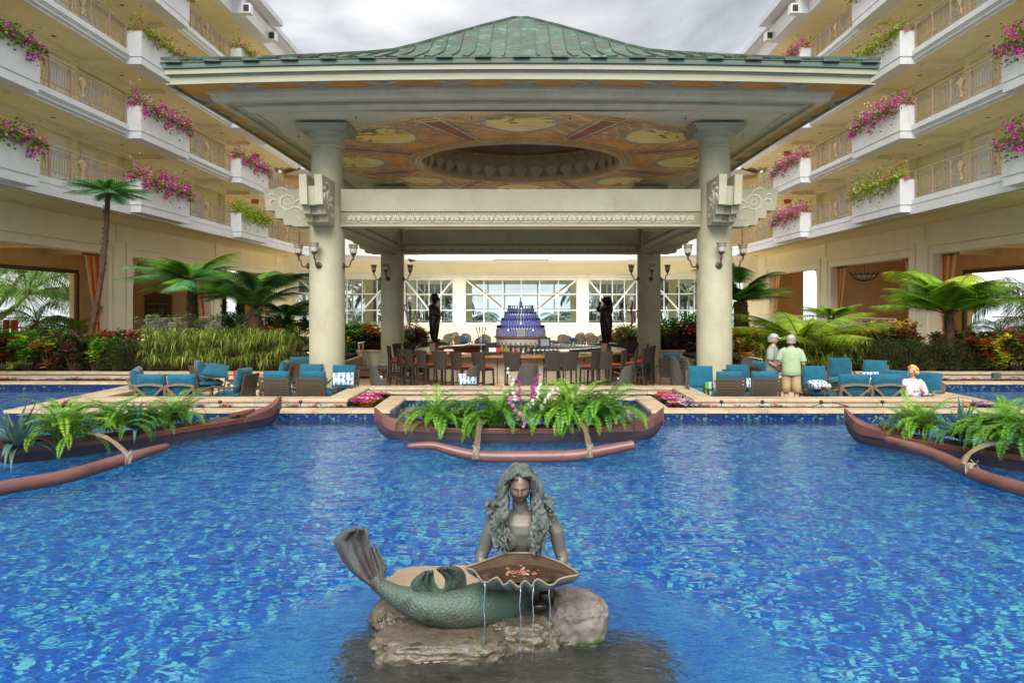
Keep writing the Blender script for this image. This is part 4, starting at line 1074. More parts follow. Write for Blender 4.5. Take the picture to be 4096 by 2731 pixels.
def trunk_mesh(pts, r0, r1, hairy=True):
    mb = MB(); n = len(pts)
    mb.tube(pts, [r0+(r1-r0)*i/(n-1)+random.uniform(-.008,.008) for i in range(n)], 10)
    if hairy:
        for i in range(int(60*(n/6))):
            f = random.random()*(n-1.01); k = int(f); p = Vector(pts[k]).lerp(Vector(pts[k+1]), f-k); a = random.uniform(0,2*PI); r = (r0+(r1-r0)*f/(n-1))*.9
            o_ = Vector((math.cos(a)*r, math.sin(a)*r, 0)); mb.leaf(p+o_, o_.normalized()*.5+Vector((0,0,1)), Vector((-o_.y,o_.x,0)), random.uniform(.08,.2), .035, 0, 2)
    return mb
def tree_fern(name, label, base, top, r0, r1, fronds, L_, cn, hidden=False, group='tree ferns in the hedge beds', lean=None, bend=0):
    """trunk from base to top; fronds = list of (azimuth deg, mesh index, scale)"""
    t = thing(name, label, 'tree fern', base, 0, group)
    b = Vector((0,0,0)); e = Vector(top)-Vector(base); n = 8
    pts = [b.lerp(e,i/n)+Vector((bend*math.sin(PI*i/n),0,0)) for i in range(n+1)]
    trunk_mesh(pts, r0, r1).build('trunk', M_['trunk'], t)
    for az, mi, sc in fronds:
        c = cn if isinstance(cn,str) else random.choice(cn)
        o = obj('frond', FR[c][mi], t, e+Vector((0,0,-.02)), 0, None); s_ = L_/1.9*sc
        o.rotation_euler = (random.uniform(-.12,.12), random.uniform(-.1,.1), R(az)); o.scale = (s_,s_,s_)
    return t
def spread(n, inner=4, sc=(.85,1.1), mi=(0,1,1,2)):
    r = []
    for i in range(n): r.append((360*i/n+random.uniform(-12,12), random.choice(mi), random.uniform(*sc)))
    for i in range(inner): r.append((360*i/max(1,inner)+random.uniform(-30,30), 0, random.uniform(.55,.8)))
    return r
random.seed(11)
yb = 24.5
tree_fern('tree_fern','tallest tree fern with a thin leaning trunk in front of the left wing', at(362,1345,24.0), at(432,765,24.0), .085,.08, spread(22,6,(.8,1.05),(1,2,2)), 1.4, ('blue','mid'), bend=.12)
tree_fern('tree_fern','broad bright green tree fern with thick brown trunk beside the white balustrade', at(775,1400,24.8), at(768,1120,24.8), .20,.14, spread(26,8,(.75,1.15),(1,2,2,0)), 2.15, ('blue','bright','mid'))
tree_fern('tree_fern','dark tree fern with tall bare stems touching the left column lamps', at(1020,1420,23.6), at(1022,1235,23.6), .19,.15, [(az,3,s_) for az,s_ in ((175,1.25),(150,1.15),(20,1.2),(355,1.1),(60,1.0),(110,1.1),(205,1.0),(320,1.0),(270,.95),(235,.9),(85,1.1),(40,.95))]+spread(8,0,(.8,1),(0,)), 2.2, ('dark','dark','mid'))
tree_fern('tree_fern','yellow green tree fern with slim trunk half behind the dark one', at(968,1400,26.2), at(960,1180,26.2), .15,.12, spread(20,6,(.8,1.05),(1,2,0)), 1.9, ('lime','bright'))
tree_fern('tree_fern','thin dark trunked tree fern rising between two larger ones on the left', at(897,1400,27.5), at(897,1150,27.5), .09,.08, spread(16,4,(.7,1),(1,2)), 1.7, ('mid','bright'))
tree_fern('tree_fern','low spreading tree fern beside the left column', at(1150,1400,24.6), at(1150,1262,24.6), .10,.09, spread(20,5,(.8,1.1),(2,1,0)), 1.55, ('blue','mid'))
tree_fern('tree_fern','dark green tree fern with thick trunk right of the right column', at(2970,1400,24.6), at(2962,1205,24.6), .26,.22, spread(26,8,(.8,1.1),(0,3,1,1)), 1.9, ('mid','dark','bright'))
tree_fern('tree_fern','lowest and widest lime green fern rising behind the standing guests', at(3205,1420,23.4), at(3205,1372,23.4), .16,.12, [(az,m,s_) for az,m,s_ in ((180,0,1.1),(165,1,1.15),(200,1,1.1),(0,0,1.05),(12,1,1.2),(345,1,1.15),(90,0,1.0),(120,0,1.0),(60,0,1.0),(270,0,.9),(300,1,1),(240,1,1),(30,0,1.1),(150,0,1.0))], 2.5, 'lime')
tree_fern('tree_fern','small light green fern between the two striped curtains of the right wing', at(3330,1400,27.5), at(3322,1275,27.5), .12,.1, spread(9,5,(.7,1),(0,0,1)), 1.6, ('lime','bright'))
tree_fern('tree_fern','large lime green tree fern with dark trunk at the far right', at(3800,1420,23.4), at(3795,1255,23.4), .15,.12, spread(24,9,(.85,1.15),(0,3,1,0)), 2.35, ('lime','bright'))
# ---- shrubs: variants built once, then copied
def shrub_mesh(name, n, rad, hgt, pal, ln, wd, droop=.3, seg=2, up=.5, shell=.5, z0=.0, clump=0):
    mb = MB(); mb.usec = True
    cl = [(random.uniform(-1,1)*rad[0]*.8, random.uniform(-1,1)*rad[1]*.8, random.uniform(.2,1)*hgt, random.choice(pal)) for _ in range(clump)] if clump else None
    for i in range(n):
        a = random.uniform(0,2*PI); u = random.random()**.5; el = random.uniform(-.15,1)
        if cl:
            c = random.choice(cl); a = random.uniform(0,2*PI); x,y,z = c[0],c[1],c[2]; d = Vector((math.cos(a),math.sin(a),random.uniform(.1,1.1))); mb.col = vary(c[3],.25)
            p = Vector((x,y,z))+Vector((random.gauss(0,.05),random.gauss(0,.05),random.gauss(0,.06)))
        else:
            k = shell+(1-shell)*random.random(); ct = math.sqrt(max(0,1-max(0,el)**2))
            p = Vector((math.cos(a)*ct*rad[0]*k, math.sin(a)*ct*rad[1]*k, z0+hgt*(.12+.88*max(0,el)*k+ (.25*random.random() if el<0 else 0))))
            d = Vector((math.cos(a),math.sin(a),up+random.uniform(-.3,.6))); mb.col = vary(random.choice(pal),.3)
        mb.leaf(p, d, Vector((-d.y,d.x,random.uniform(-.6,.6))).cross(d), ln*random.uniform(.7,1.25), wd*random.uniform(.8,1.2), droop, seg)
    me = mb.mesh(name); me.materials.append(M_['leafv']); return me
CRO = {'green':((.08,.30,.03),(.15,.40,.03),(.30,.42,.03)),'red':((.32,.03,.02),(.14,.03,.025),(.08,.15,.02),(.42,.08,.04),(.05,.06,.02)),'yellow':((.60,.50,.03),(.34,.42,.03),(.15,.30,.03)),
       'dark':((.04,.055,.02),(.10,.03,.035),(.05,.10,.03),(.14,.06,.05)),'mixed':((.06,.20,.03),(.18,.32,.03),(.30,.07,.04),(.08,.04,.04),(.45,.17,.05)),'orange':((.65,.27,.03),(.50,.40,.04),(.15,.25,.03),(.60,.10,.04))}
random.seed(5)
SH = {}
for k,pal in CRO.items(): SH['croton_'+k] = [shrub_mesh('foliage', 820, (.64,.56), 1.02, pal, .23, .085, .25, 3, .7, .45, clump=38) for _ in range(2)]
SH['fine_dark'] = [shrub_mesh('foliage', 2900, (.74,.58), 1.08, ((.05,.085,.025),(.09,.05,.04),(.04,.12,.03),(.12,.12,.04),(.08,.16,.03)), .10, .032, .2, 2, .4, .55) for _ in range(2)]
SH['fine_core'] = SH['fine_dark']
SH['grassy'] = []
for _ in range(3):
    mb = MB(); mb.usec = True
    heads = [(random.uniform(-.65,.65), random.uniform(-.5,.45), random.uniform(.25,1.12)) for _ in range(50)]
    for (x,y,z) in heads:
        for i in range(26):
            a = random.uniform(0,2*PI); d = Vector((math.cos(a),math.sin(a),random.uniform(.2,1.3))); mb.col = vary(random.choice(((.13,.22,.02),(.17,.27,.03),(.26,.32,.04),(.42,.43,.10),(.07,.14,.015))),.3)
            mb.leaf((x,y,z), d, Vector((0,0,1)), random.uniform(.22,.36), .018, random.uniform(.7,1.5), 4)
    me = mb.mesh('foliage'); me.materials.append(M_['leafv']); SH['grassy'].append(me)
SH['white'] = [shrub_mesh('foliage', 800, (.5,.45), .95, ((.42,.44,.28),(.30,.36,.18),(.55,.55,.40),(.16,.24,.08)), .11, .045, .2, 2, .6, .2, clump=22)]
SH['ground'] = [shrub_mesh('foliage', 500, (.6,.5), .55, ((.08,.2,.02),(.13,.28,.03),(.05,.13,.02)), .2,.06,.4,2,.6,.4)]
stemmb = MB()
for i in range(14):
    a = 2*PI*i/14; stemmb.tube([(.08*math.cos(a),.08*math.sin(a),-.02),(.22*math.cos(a),.2*math.sin(a),.35),(.38*math.cos(a),.34*math.sin(a),.75)],[.014,.011,.006],5)
STEM = stemmb.mesh('stems'); STEM.materials.append(M_['stem'])
sn = {}
def shrub(kind, name, label, cat, loc, sc=1.0, rz=None, group=None):
    t = thing(name, label, cat, loc, random.uniform(0,6.28) if rz is None else rz, group); v = SH[kind]; o = obj('foliage', random.choice(v), t)
    o.scale = sc if hasattr(sc,'__len__') else (sc,sc,sc)
    s_ = obj('stems', STEM, t); s_.scale = o.scale; return t
# front hedge rows, left: croton, dark fine-leaved, arching grassy; right: grassy, dark, croton
colw = {'croton_green':'green','croton_red':'dark red','croton_yellow':'yellow','croton_dark':'blackish','croton_mixed':'multicoloured','croton_orange':'orange'}
places = ['at the left frame edge','next to the far left pool corner','below the leftmost pilaster','in front of the tall thin fern trunk','by the brass handrail','next to the dark hedge','touching the striped grassy hedge']
rowL = [('croton_yellow',-110),('croton_red',10),('croton_green',110),('croton_mixed',205),('croton_dark',300),('croton_green',385),('fine_dark',470),('fine_dark',560)]
def wall_label(kind, u):
    return
oL = ['first','second','third','fourth','fifth','sixth','seventh','eighth','ninth','tenth','eleventh','twelfth','thirteenth']
for i,(k,u) in enumerate(rowL):
    for rr,(yy,z) in enumerate(((23.1,.44),(24.3,.52))):
        X = xat(u,yy)-.3*rr
        nm = 'croton_shrub' if 'croton' in k else 'hedge_shrub'; kk = k
        if rr and 'fine' in k: kk = 'croton_red'
        lab = '%s shrub, %s row of the left bed, %s from the frame edge' % (('%s croton' % colw[kk]) if kk in colw else 'fine near black hedge', 'front' if rr==0 else 'rear', oL[i])
        shrub(kk, 'croton_shrub' if 'croton' in kk else nm, lab, 'shrub', (X,yy,z), random.uniform(.95,1.1), group='shrubs of the left bed')
for i,u in enumerate((655,735,815,895,975,1055,1130)):
    shrub('grassy','striped_dracaena','yellow striped grassy shrub in the left hedge, %s counting from the dark shrubs' % oL[i],'shrub',(xat(u,23.15),23.15,.50),(1.12,1,1.14),group='yellow striped grassy shrubs of the left hedge')
for i,u in enumerate((605,690,775,850,1000)):
    shrub('white','variegated_shrub','cream variegated shrub behind the left grassy hedge, %s from the left' % oL[i],'shrub',(xat(u,24.2),24.2,1.22),(1.1,1,.95),group='cream variegated shrubs on the left')
for i,(k,u,yy,z) in enumerate((('croton_orange',1075,24.4,1.15),('croton_green',1140,24.6,1.1),('croton_mixed',1195,25.0,1.0),('croton_green',945,25.2,1.25))):
    shrub(k,'croton_shrub','%s leaved croton behind the left hedge by the column, %s from the left' % (colw[k],oL[i]),'shrub',(xat(u,yy),yy,z),.95,group='crotons behind the left hedge')
for i,u in enumerate((2985,3060,3140,3225,3305,3380)):
    shrub('grassy' if i!=0 else 'croton_orange','striped_dracaena' if i else 'croton_shrub',('green grassy shrub in the right hedge, %s counting from the column' % oL[i]) if i else 'orange and red croton at the foot of the thick trunked fern','shrub',(xat(u,23.15),23.15,.48 if i else .6),(1.1,1,1.0) if i else 1,group='grassy shrubs of the right hedge' if i else None)
rowR = [('fine_dark',3460),('fine_dark',3545),('fine_dark',3635),('fine_dark',3725),('fine_dark',3815),('croton_red',3900),('croton_yellow',3985),('croton_red',4065),('croton_red',4160)]
for i,(k,u) in enumerate(rowR):
    for rr,(yy,z) in enumerate(((23.1,.44),(24.3,.52))):
        X = xat(u,yy)+.3*rr; kk = k if not rr else ('croton_red' if i%2 else 'croton_mixed')
        lab = '%s, %s row of the right bed, %s from the grassy hedge' % (('%s croton' % colw[kk]) if kk in colw else 'fine near black shrub', 'front' if rr==0 else 'rear', oL[i])
        shrub(kk, 'croton_shrub' if 'croton' in kk else 'hedge_shrub', lab, 'shrub', (X,yy,z), random.uniform(.95,1.08), group='shrubs of the right bed')
for i,(k,u,yy,z) in enumerate((('croton_red',3060,24.7,.75),('croton_yellow',3130,25,.8),('croton_red',3215,25.2,.75),('croton_green',3290,24.8,.75),('croton_red',3345,25,.75),('croton_orange',3420,25.4,.8),('croton_yellow',3530,26.5,.95),('croton_orange',3620,27,.95),('croton_green',3120,26.4,.9))):
    shrub(k,'croton_shrub','%s croton behind the right grassy hedge, %s from the column' % (colw[k],oL[i]),'shrub',(xat(u,yy),yy,z),.9,group='crotons behind the right hedge')
# beds beside and behind the bar
bedn = 0
for (k,u,v,yy,sc) in (('croton_green',1400,1350,31,1),('croton_green',1450,1345,31.5,1),('croton_orange',1500,1345,31,1),('croton_dark',1520,1390,30.6,.9),('croton_green',1390,1400,30.5,1.0),('croton_dark',1440,1400,30.5,.9),
                      ('croton_red',1650,1355,32.5,.85),('croton_mixed',1690,1360,33,.85),('croton_green',1610,1380,32,.8),
                      ('croton_orange',2465,1350,32.5,.85),('croton_yellow',2510,1355,32,.9),('croton_mixed',2540,1385,32,.8),
                      ('croton_green',2665,1330,31,1.1),('croton_yellow',2655,1360,31,1),('croton_dark',2720,1360,30.8,1.05),('croton_red',2765,1350,30.8,1.15),('croton_green',2780,1300,31.4,1),('croton_dark',2670,1395,30.5,.9)):
    bedn += 1; z = max(.42, zat(v,yy)-.55*sc)
    shrub(k,'croton_shrub','%s croton %s, %s' % (colw[k], 'left of the bar' if u<2083 else 'right of the bar', 'behind the rear column' if (1580<u<1700 or 2440<u<2560) else ('top row' if v<1380 else 'bottom row')+(' near the front column' if (u<1460 or u>2700) else ' near the rear column')),'shrub',(xat(u,yy),yy,z),sc,group='crotons in the raised beds by the bar')
# raised bed walls beside the bar
for s in (-1,1):
    rb = thing('raised_bed','low sandstone wall of the raised bed on the %s of the bar' % ('left' if s<0 else 'right'),'planter wall')
    stone_run('wall_stone', *sorted((s*4.7,s*6.5)), 29.9, 30.15, 0, .66, .9, M_['lime'], rb); stone_run('cap_stone', *sorted((s*4.65,s*6.5)), 29.85, 30.2, .66, .72, .9, M_['coping'], rb)
    stone_run('wall_stone', *sorted((s*4.45,s*4.7)), 29.9, 36, 0, .66, 1.2, M_['lime'], rb,'y')
    so_ = MB(); x0,x1 = sorted((s*4.7,s*9)); so_.box(x0,x1,30.15,36,0,.62); so_.build('soil', M_['soil'], rb)
# ---- bougainvillea spilling over the gallery planters
def boug(n_leaf, n_fl, greens, pinks, L_=4.3, hang=.7, seed=1):
    random.seed(seed); lf = MB(); lf.usec=True; fm = MB(); fm.usec=True; st = MB()
    def pos():
        y = random.uniform(-L_/2,L_/2); hv = .55+.45*mnoise.noise(Vector((y*.9,seed*3.1,0))) 
        if random.random() < .62: x = random.gauss(0,.16); z = abs(random.gauss(0,.20))*(.6+hv)+.02
        else: x = .26+abs(random.gauss(0,.07)); z = .15-abs(random.gauss(0,.26))*hang*(.5+hv)
        return Vector((x,y,z))
    for i in range(n_leaf):
        p = pos(); lf.col = vary(random.choice(greens),.3); d = Vector((random.uniform(-.6,1),random.uniform(-1,1),random.uniform(-.4,1))); lf.leaf(p,d,Vector((random.uniform(-1,1),random.uniform(-1,1),1)),.115,.075,.3,2)
    k = 0
    while k < n_fl:
        c = pos(); pk = random.choice(pinks)
        for j in range(random.randint(5,16)):
            p = c+Vector((random.gauss(0,.05),random.gauss(0,.09),random.gauss(0,.05))); fm.col = vary(pk,.3); d = Vector((random.uniform(-1,1),random.uniform(-1,1),random.uniform(-.5,1)))
            fm.leaf(p,d,Vector((random.uniform(-1,1),random.uniform(-1,1),.6)),.072,.066,.1,2); k += 1
    for i in range(26):
        y = random.uniform(-L_/2,L_/2); q = random.uniform(.2,.55); dy = random.uniform(-.3,.3)
        st.tube([(0,y,0),(.18,y+dy*.4,q*.6),(.36,y+dy,random.uniform(-.3,.3)*hang)],[.006,.005,.003],4,False)
    for b in (lf,fm,st): pass
    r = [lf.mesh('foliage'), fm.mesh('blossoms'), st.mesh('stems')]
    r[0].materials.append(M_['leafv']); r[1].materials.append(M_['flowerv']); r[2].materials.append(M_['stem']); return r
GB = ((.16,.27,.03),(.24,.33,.04),(.10,.18,.03)); GY = ((.32,.38,.05),(.24,.3,.05),(.40,.40,.10)); LIME = ((.30,.42,.02),(.22,.34,.02),(.38,.46,.05))
PK = ((.78,.02,.45),(.62,.02,.52),(.80,.06,.42)); PK2 = ((.80,.16,.46),(.75,.08,.45),(.80,.40,.42),(.80,.70,.52))
BG = {'purple':boug(1500,1000,GB,PK,seed=2),'dense':boug(1100,1900,GB,PK2+PK,seed=3),'sparse':boug(1500,420,GY,PK,hang=.5,seed=4),'lime':boug(2200,25,LIME,PK,hang=.75,seed=6),'limepink':boug(1800,300,LIME+GY,PK2,hang=.75,seed=8)}
bkind = {(-1,0,0):'purple',(-1,0,1):'dense',(-1,0,2):'lime',(-1,1,0):'purple',(-1,1,1):'dense',(-1,1,2):'dense',(-1,2,1):'sparse',(-1,3,2):'sparse',(-1,3,1):'sparse',(-1,2,2):'sparse',(-1,2,0):'purple',
         (1,0,0):'purple',(1,0,1):'limepink',(1,0,2):'dense',(1,1,0):'purple',(1,1,1):'dense',(1,1,2):'dense',(1,2,1):'limepink',(1,3,2):'dense',(1,3,1):'sparse',(1,2,2):'sparse',(1,2,0):'purple'}
bname = {'purple':'purple bougainvillea with green trailing stems','dense':'dense pink bougainvillea','sparse':'thin yellow green bougainvillea with few pink flowers','lime':'lime green creeper without blossoms','limepink':'lime green bougainvillea with scattered pink flowers'}
for (s,li,pi,y0,y1,zt) in plant_spots:
    k = bkind.get((s,li,pi))
    if not k: continue
    vis = {0:('nearest',),1:('middle',),2:('farthest',)}[pi][0]
    lab = '%s, %s %s wing planter, %s gallery' % (bname[k], vis, 'left' if s<0 else 'right', ['lowest','second','third','top'][li])
    t = thing('bougainvillea' if k!='lime' else 'creeper', lab, 'plant', (s*(FX+.28),(y0+y1)/2,zt-.05), 0 if s<0 else PI, 'flowering plants in the gallery planters'); t.scale = (1.3,1.04,1.35)
    for me in BG[k]: obj(me.name.split('.')[0], me, t)
# lime plant on the end gallery boxes
for (x,y,l) in ((-9.4,57.3,'left'),(9.6,57.3,'right')):
    t = thing('bougainvillea','pink flowering plant in the white box of the end gallery, seen beside the %s column' % l,'plant',(x,y,LV[0]+.72),R(45 if l=='left' else 135),'plants on the end gallery')
    for me in BG['limepink']: obj(me.name.split('.')[0], me, t)
# ---- bedding flowers
random.seed(21)
def impatiens(cols, n=20, r=.16, name='impatiens'):
    mb = MB(); mb.usec = True
    for i in range(95):
        a = random.uniform(0,2*PI); d = Vector((math.cos(a),math.sin(a),.5)); mb.col = vary((.06,.15,.02),.4); mb.leaf(Vector((math.cos(a)*r*random.random(),math.sin(a)*r*random.random(),random.uniform(0,.08))),d,Vector((0,0,1)),.075,.045,.2,2)
    g = mb.mesh('leaves'); g.materials.append(M_['leafv'])
    fb = MB(); fb.usec = True
    for i in range(n):
        a = random.uniform(0,2*PI); q = r*math.sqrt(random.random()); c = Vector((math.cos(a)*q,math.sin(a)*q,.07+.05*random.random())); fb.col = vary(random.choice(cols),.2)
        for j in range(5):
            b = 2*PI*j/5; fb._a([c, c+Vector((math.cos(b-.5)*.024,math.sin(b-.5)*.024,.006)), c+Vector((math.cos(b)*.036,math.sin(b)*.036,.014)), c+Vector((math.cos(b+.5)*.024,math.sin(b+.5)*.024,.006))],[(0,1,2,3)])
    f = fb.mesh('petals'); f.materials.append(M_['flowerv']); return g, f
IM = {'magenta':impatiens(((.55,.01,.22),)),'white':impatiens(((.75,.75,.75),)),'violet':impatiens(((.40,.12,.55),)),'orange':impatiens(((.75,.12,.03),)),'red':impatiens(((.55,.01,.02),)),'pink':impatiens(((.70,.22,.35),))}
def flower(col, x, y, z, where, sc=1.0):
    t = thing('impatiens','%s impatiens clump in %s' % (col, where),'flower',(x,y,z),random.uniform(0,6),'bedding flowers round the pool')
    for me,n in zip(IM[col],('leaves','petals')): o = obj(n, me, t); o.scale = (sc,sc,sc)
cs = list(IM)
for s in (-1,1):
    for i in range(26):
        x = NX+.62+i*.265+random.uniform(-.06,.06)
        if x > WX-.1: break
        if random.random() < .16: continue
        flower(random.choice(cs), s*x, YP+CW+.22+random.uniform(-.08,.08), .28, 'the narrow bed along the front wall on the %s' % ('left' if s<0 else 'right'), random.uniform(.6,1.0))
    for i in range(34):
        flower(random.choice(cs), s*random.uniform(NX+CW+.14,WNX-.1), random.uniform(YP+.8,NY+.6), .31, 'the full corner bed on the %s of the pool notch' % ('left' if s<0 else 'right'), 1.0)
    for i in range(16):
        flower(random.choice(cs), s*random.uniform(WX+.1,XP-CW-.05), random.uniform(YP+.6,YP+3.4), .3, 'the side bed at the %s end of the lounge' % ('left' if s<0 else 'right'), .95)
    for i in range(26):
        flower(random.choice(cs), s*(10.6+i*.18), 21.75+random.uniform(-.2,.25), .3, 'the bed below the hedge wall on the %s' % ('left' if s<0 else 'right'), random.uniform(.6,1))
for i in range(15):
    flower(random.choice(cs), -2.4+i*.34+random.uniform(-.1,.1), NY+.62+random.uniform(-.06,.08), .29, 'the thin bed behind the pool notch', random.uniform(.5,.8))
# ---- palms beyond the hotel
def palm_frond(L_=3.2, el=35, droop=95, col=((.07,.16,.02),), pairs=34, ll=.75):
    mb = MB(); mb.color((.18,.20,.05)); n = 12; pts = arc_pts(L_, el, droop, n); mb.tube(pts,[.035*(1-.85*i/n) for i in range(n+1)],4,False)
    for j in range(pairs):
        t = .14+.86*(j+.5)/pairs; f = t*n; i = min(n-1,int(f)); p = pts[i].lerp(pts[i+1],f-i); tan = (pts[i+1]-pts[i]).normalized()
        ln = ll*math.sin(PI*(.18+.75*t))**.6
        for s in (-1,1):
            mb.col = vary(random.choice(col),.3); d = (Vector((0,s,0))+tan*.75+Vector((0,0,-.1))).normalized(); mb.leaf(p,d,Vector((0,0,1)),ln*random.uniform(.9,1.1),.05,random.uniform(.3,.8),3)
    me = mb.mesh('frond'); me.materials.append(M_['leafv']); return me
PFm = {'green':[palm_frond(3.4,e,d,((.08,.22,.02),(.13,.30,.03),(.18,.34,.04))) for e,d in ((65,110),(40,100),(15,80))],
       'blue':[palm_frond(3.0,e,d,((.05,.13,.08),(.08,.18,.11),(.04,.10,.06))) for e,d in ((65,110),(40,100),(10,80))]}
def palm(base, top, L_, kind, label, nf=22, trunk=.13, group='palm trees outside the hotel'):
    t = thing('palm_tree', label, 'palm tree', base, 0, group); e = Vector(top)-Vector(base)
    pts = [Vector((0,0,0)).lerp(e,i/8)+Vector((.12*e.z*.1*math.sin(PI*i/8),0,0)) for i in range(9)]
    mb = MB(); mb.tube(pts,[trunk*(1.25-.05*i) for i in range(9)],8); mb.build('trunk', M_['ptrunk'], t, True)
    for i in range(nf):
        o = obj('frond', random.choice(PFm[kind]), t, e); o.rotation_euler = (random.uniform(-.25,.25),random.uniform(-.25,.25),2*PI*i/nf*2.4); q = L_/3.2*random.uniform(.85,1.1); o.scale = (q,q,q)
    return t
random.seed(33)
palm((-33,43,-1.2), at(110,1180,43)+Vector((0,0,0)), 4.6,'green','big bright palm waving behind the open doors of the left wing',26)
palm((-36,48,-1.2), (-31.5,48,4.6), 4.2,'green','second bright palm behind the left wing opening, nearer its door',22)
palm((-26.5,36,-1.2), at(150,1290,36), 2.6,'green','low feathery palm just outside the left wing railing',18,.1)
palm((-29.5,38,-1.2), (-29.5,38,.9), 3.0,'green','low palm clump at the left frame edge outside the railing',16,.1)
palm((-24.5,54,-1.2), at(690,1190,52), 3.0,'blue','bluish palm seen through the gap beside the glass cabinet',20)
palm((33,44,-1.2), at(4085,1200,42), 3.6,'blue','bluish palm outside the right wing opening at the frame edge',22)
palm((30,39,-1.2), (29.5,39,1.2), 2.6,'green','low green palm outside the right wing railing',16,.1)
for i,(u,v,y,L_) in enumerate(((1215,1150,78,4),(1300,1180,82,4.5),(1495,1120,80,4.2),(1560,1160,84,4.2),(1640,1180,80,4.8),(1700,1140,80,5.0),(1760,1150,82,5.0),(2420,1150,80,5.0),(2480,1140,82,5.0),(2540,1180,78,4.5),(2690,1150,80,4.5),(2740,1200,78,4),(1905,1290,88,3),(2230,1285,86,3.0),(2330,1290,88,3.0),(1420,1290,80,3.4),(2610,1120,84,4.5))):
    top = at(u,v,y); pos = ['left of the left column','beside the left front column','high in the window between the left columns','second in the window between the left columns','low in the window right of the left rear column','tallest in the window right of the left rear column','rightmost in the window right of the left rear column','leftmost in the window left of the right rear column','tallest in the window left of the right rear column','rightmost in the window left of the right rear column','in the window between the right columns','low in the window between the right columns','whose tip shows low left in the central window','whose tip shows low right of the bottles in the central window','whose tip shows low at the right of the central window','low in the window beside the left column','high above the window right of the rear column'][i]
    palm((top.x,y,-9), top, L_*1.1,'blue','distant bluish palm '+pos,20,.2,'distant palms seen through the lattice windows')
# tall oleander-like hedge outside behind side windows
for s in (-1,1):
    for i,x in enumerate((6.2,7.8,9.2)):
        t = thing('garden_tree','dense green tree outside the %s lattice window, %s from the centre' % ('left' if s<0 else 'right', oL[i]),'tree',(s*x,72,-1.2),0,'trees outside the lattice windows')
        random.seed(60+i); me = shrub_mesh('crown',1500,(1.5,1.2),4.6,((.05,.16,.07),(.07,.20,.09),(.03,.10,.05)),.5,.16,.4,2,.4,.3); obj('crown',me,t); mb = MB(); mb.tube([(0,0,0),(0,0,3)],[.15,.08],6); mb.build('trunk',M_['ptrunk'],t)
# ================================================================ furniture
def cushion(w, d, h, name='cushion', m='teal', puff=.35, nx=14, ny=14, tuft=False, seed=0):
    """soft box, centred in x,y, bottom at z=0"""
    mb = MB(); rows = []
    def prof(u): return (1-abs(u)**3.2)
    top=[];bot=[]
    for j in range(ny+1):
        v = -1+2*j/ny; rt=[];rb=[]
        for i in range(nx+1):
            u = -1+2*i/nx; k = math.sqrt(max(0,prof(u)*prof(v))); e = h*.5*(.22+.78*k**.8) + .022*fn(u*2.2+seed,v*2.2,seed)+.010*fn(u*6+seed,v*5,3)
            if tuft: e -= .022*math.exp(-((abs(u)-.45)**2+(v)**2)*25)
            sx = 1-.07*(1-k); rt.append((u*w/2*sx,v*d/2*sx,h*.5+e)); rb.append((u*w/2*sx,v*d/2*sx,h*.5-e))
        top.append(rt); bot.append(rb)
    mb.grid(top); mb.grid(bot,flip=True)
    for T,B,fl in ((top[0],bot[0],False),(top[-1],bot[-1],True)): mb.grid([B,T],flip=fl)
    for c,fl in ((0,True),(-1,False)): mb.grid([[r[c] for r in bot],[r[c] for r in top]],flip=fl)
    me = mb.mesh(name); me.materials.append(M_[m]); me.shade_smooth(); return me
SEATC = cushion(.64,.64,.17,'seat_cushion'); BACKC = cushion(.62,.60,.20,'back_cushion',tuft=False,seed=3); BACKC2 = cushion(.68,.56,.22,'back_cushion',seed=5)
def pillow_mesh():
    me = cushion(.46,.30,.14,'pillow','pillow',seed=2); return me
def pillowmat():
    m = bpy.data.materials.new('patterned_pillow'); m.use_nodes=True; n=m.node_tree.nodes; l=m.node_tree.links; p=n['Principled BSDF']
    t=n.new('ShaderNodeTexCoord'); v=n.new('ShaderNodeTexVoronoi'); v.inputs['Scale'].default_value=16; v.feature='DISTANCE_TO_EDGE'; l.new(t.outputs['Object'],v.inputs[0])
    w_=n.new('ShaderNodeTexWave'); w_.inputs['Scale'].default_value=3.2; w_.inputs['Distortion'].default_value=2; l.new(t.outputs['Object'],w_.inputs[0])
    mx=n.new('ShaderNodeMath'); mx.operation='MULTIPLY'; l.new(v.outputs[0],mx.inputs[0]); l.new(w_.outputs[1] if len(w_.outputs)>1 else w_.outputs[0],mx.inputs[1])
    r=n.new('ShaderNodeValToRGB'); l.new(mx.outputs[0],r.inputs[0]); r.color_ramp.elements[0].color=(.62,.68,.72,1); r.color_ramp.elements[1].color=(.03,.14,.36,1); r.color_ramp.elements[0].position=.02; r.color_ramp.elements[1].position=.07
    l.new(r.outputs[0],p.inputs[0]); p.inputs['Roughness'].default_value=.9; return m
M_['pillow'] = pillowmat(); PIL = pillow_mesh()
def panel_back(w, h, nx, ny, m):
    """perforated back panel, standing in xz, centred x"""
    mb = MB(); fr=.05
    mb.box(-w/2,w/2,-.012,.012,h-fr,h); mb.box(-w/2,w/2,-.012,.012,0,fr*.8); mb.box(-w/2,-w/2+fr,-.012,.012,fr*.8,h-fr); mb.box(w/2-fr,w/2,-.012,.012,fr*.8,h-fr)
    iw = (w-2*fr); ih = (h-1.8*fr); sx=iw/nx; sz=ih/ny
    for i in range(1,nx): x=-w/2+fr+i*sx; mb.box(x-sx*.30,x+sx*.30,-.007,.007,fr*.8,h-fr)
    for j in range(1,ny): z=fr*.8+j*sz; mb.box(-w/2+fr,w/2-fr,-.009,.009,z-sz*.30,z+sz*.30)
    me = mb.mesh('back_panel'); me.materials.append(m); return me
PANEL = panel_back(.66,.60,12,8,M_['bronzeframe'])
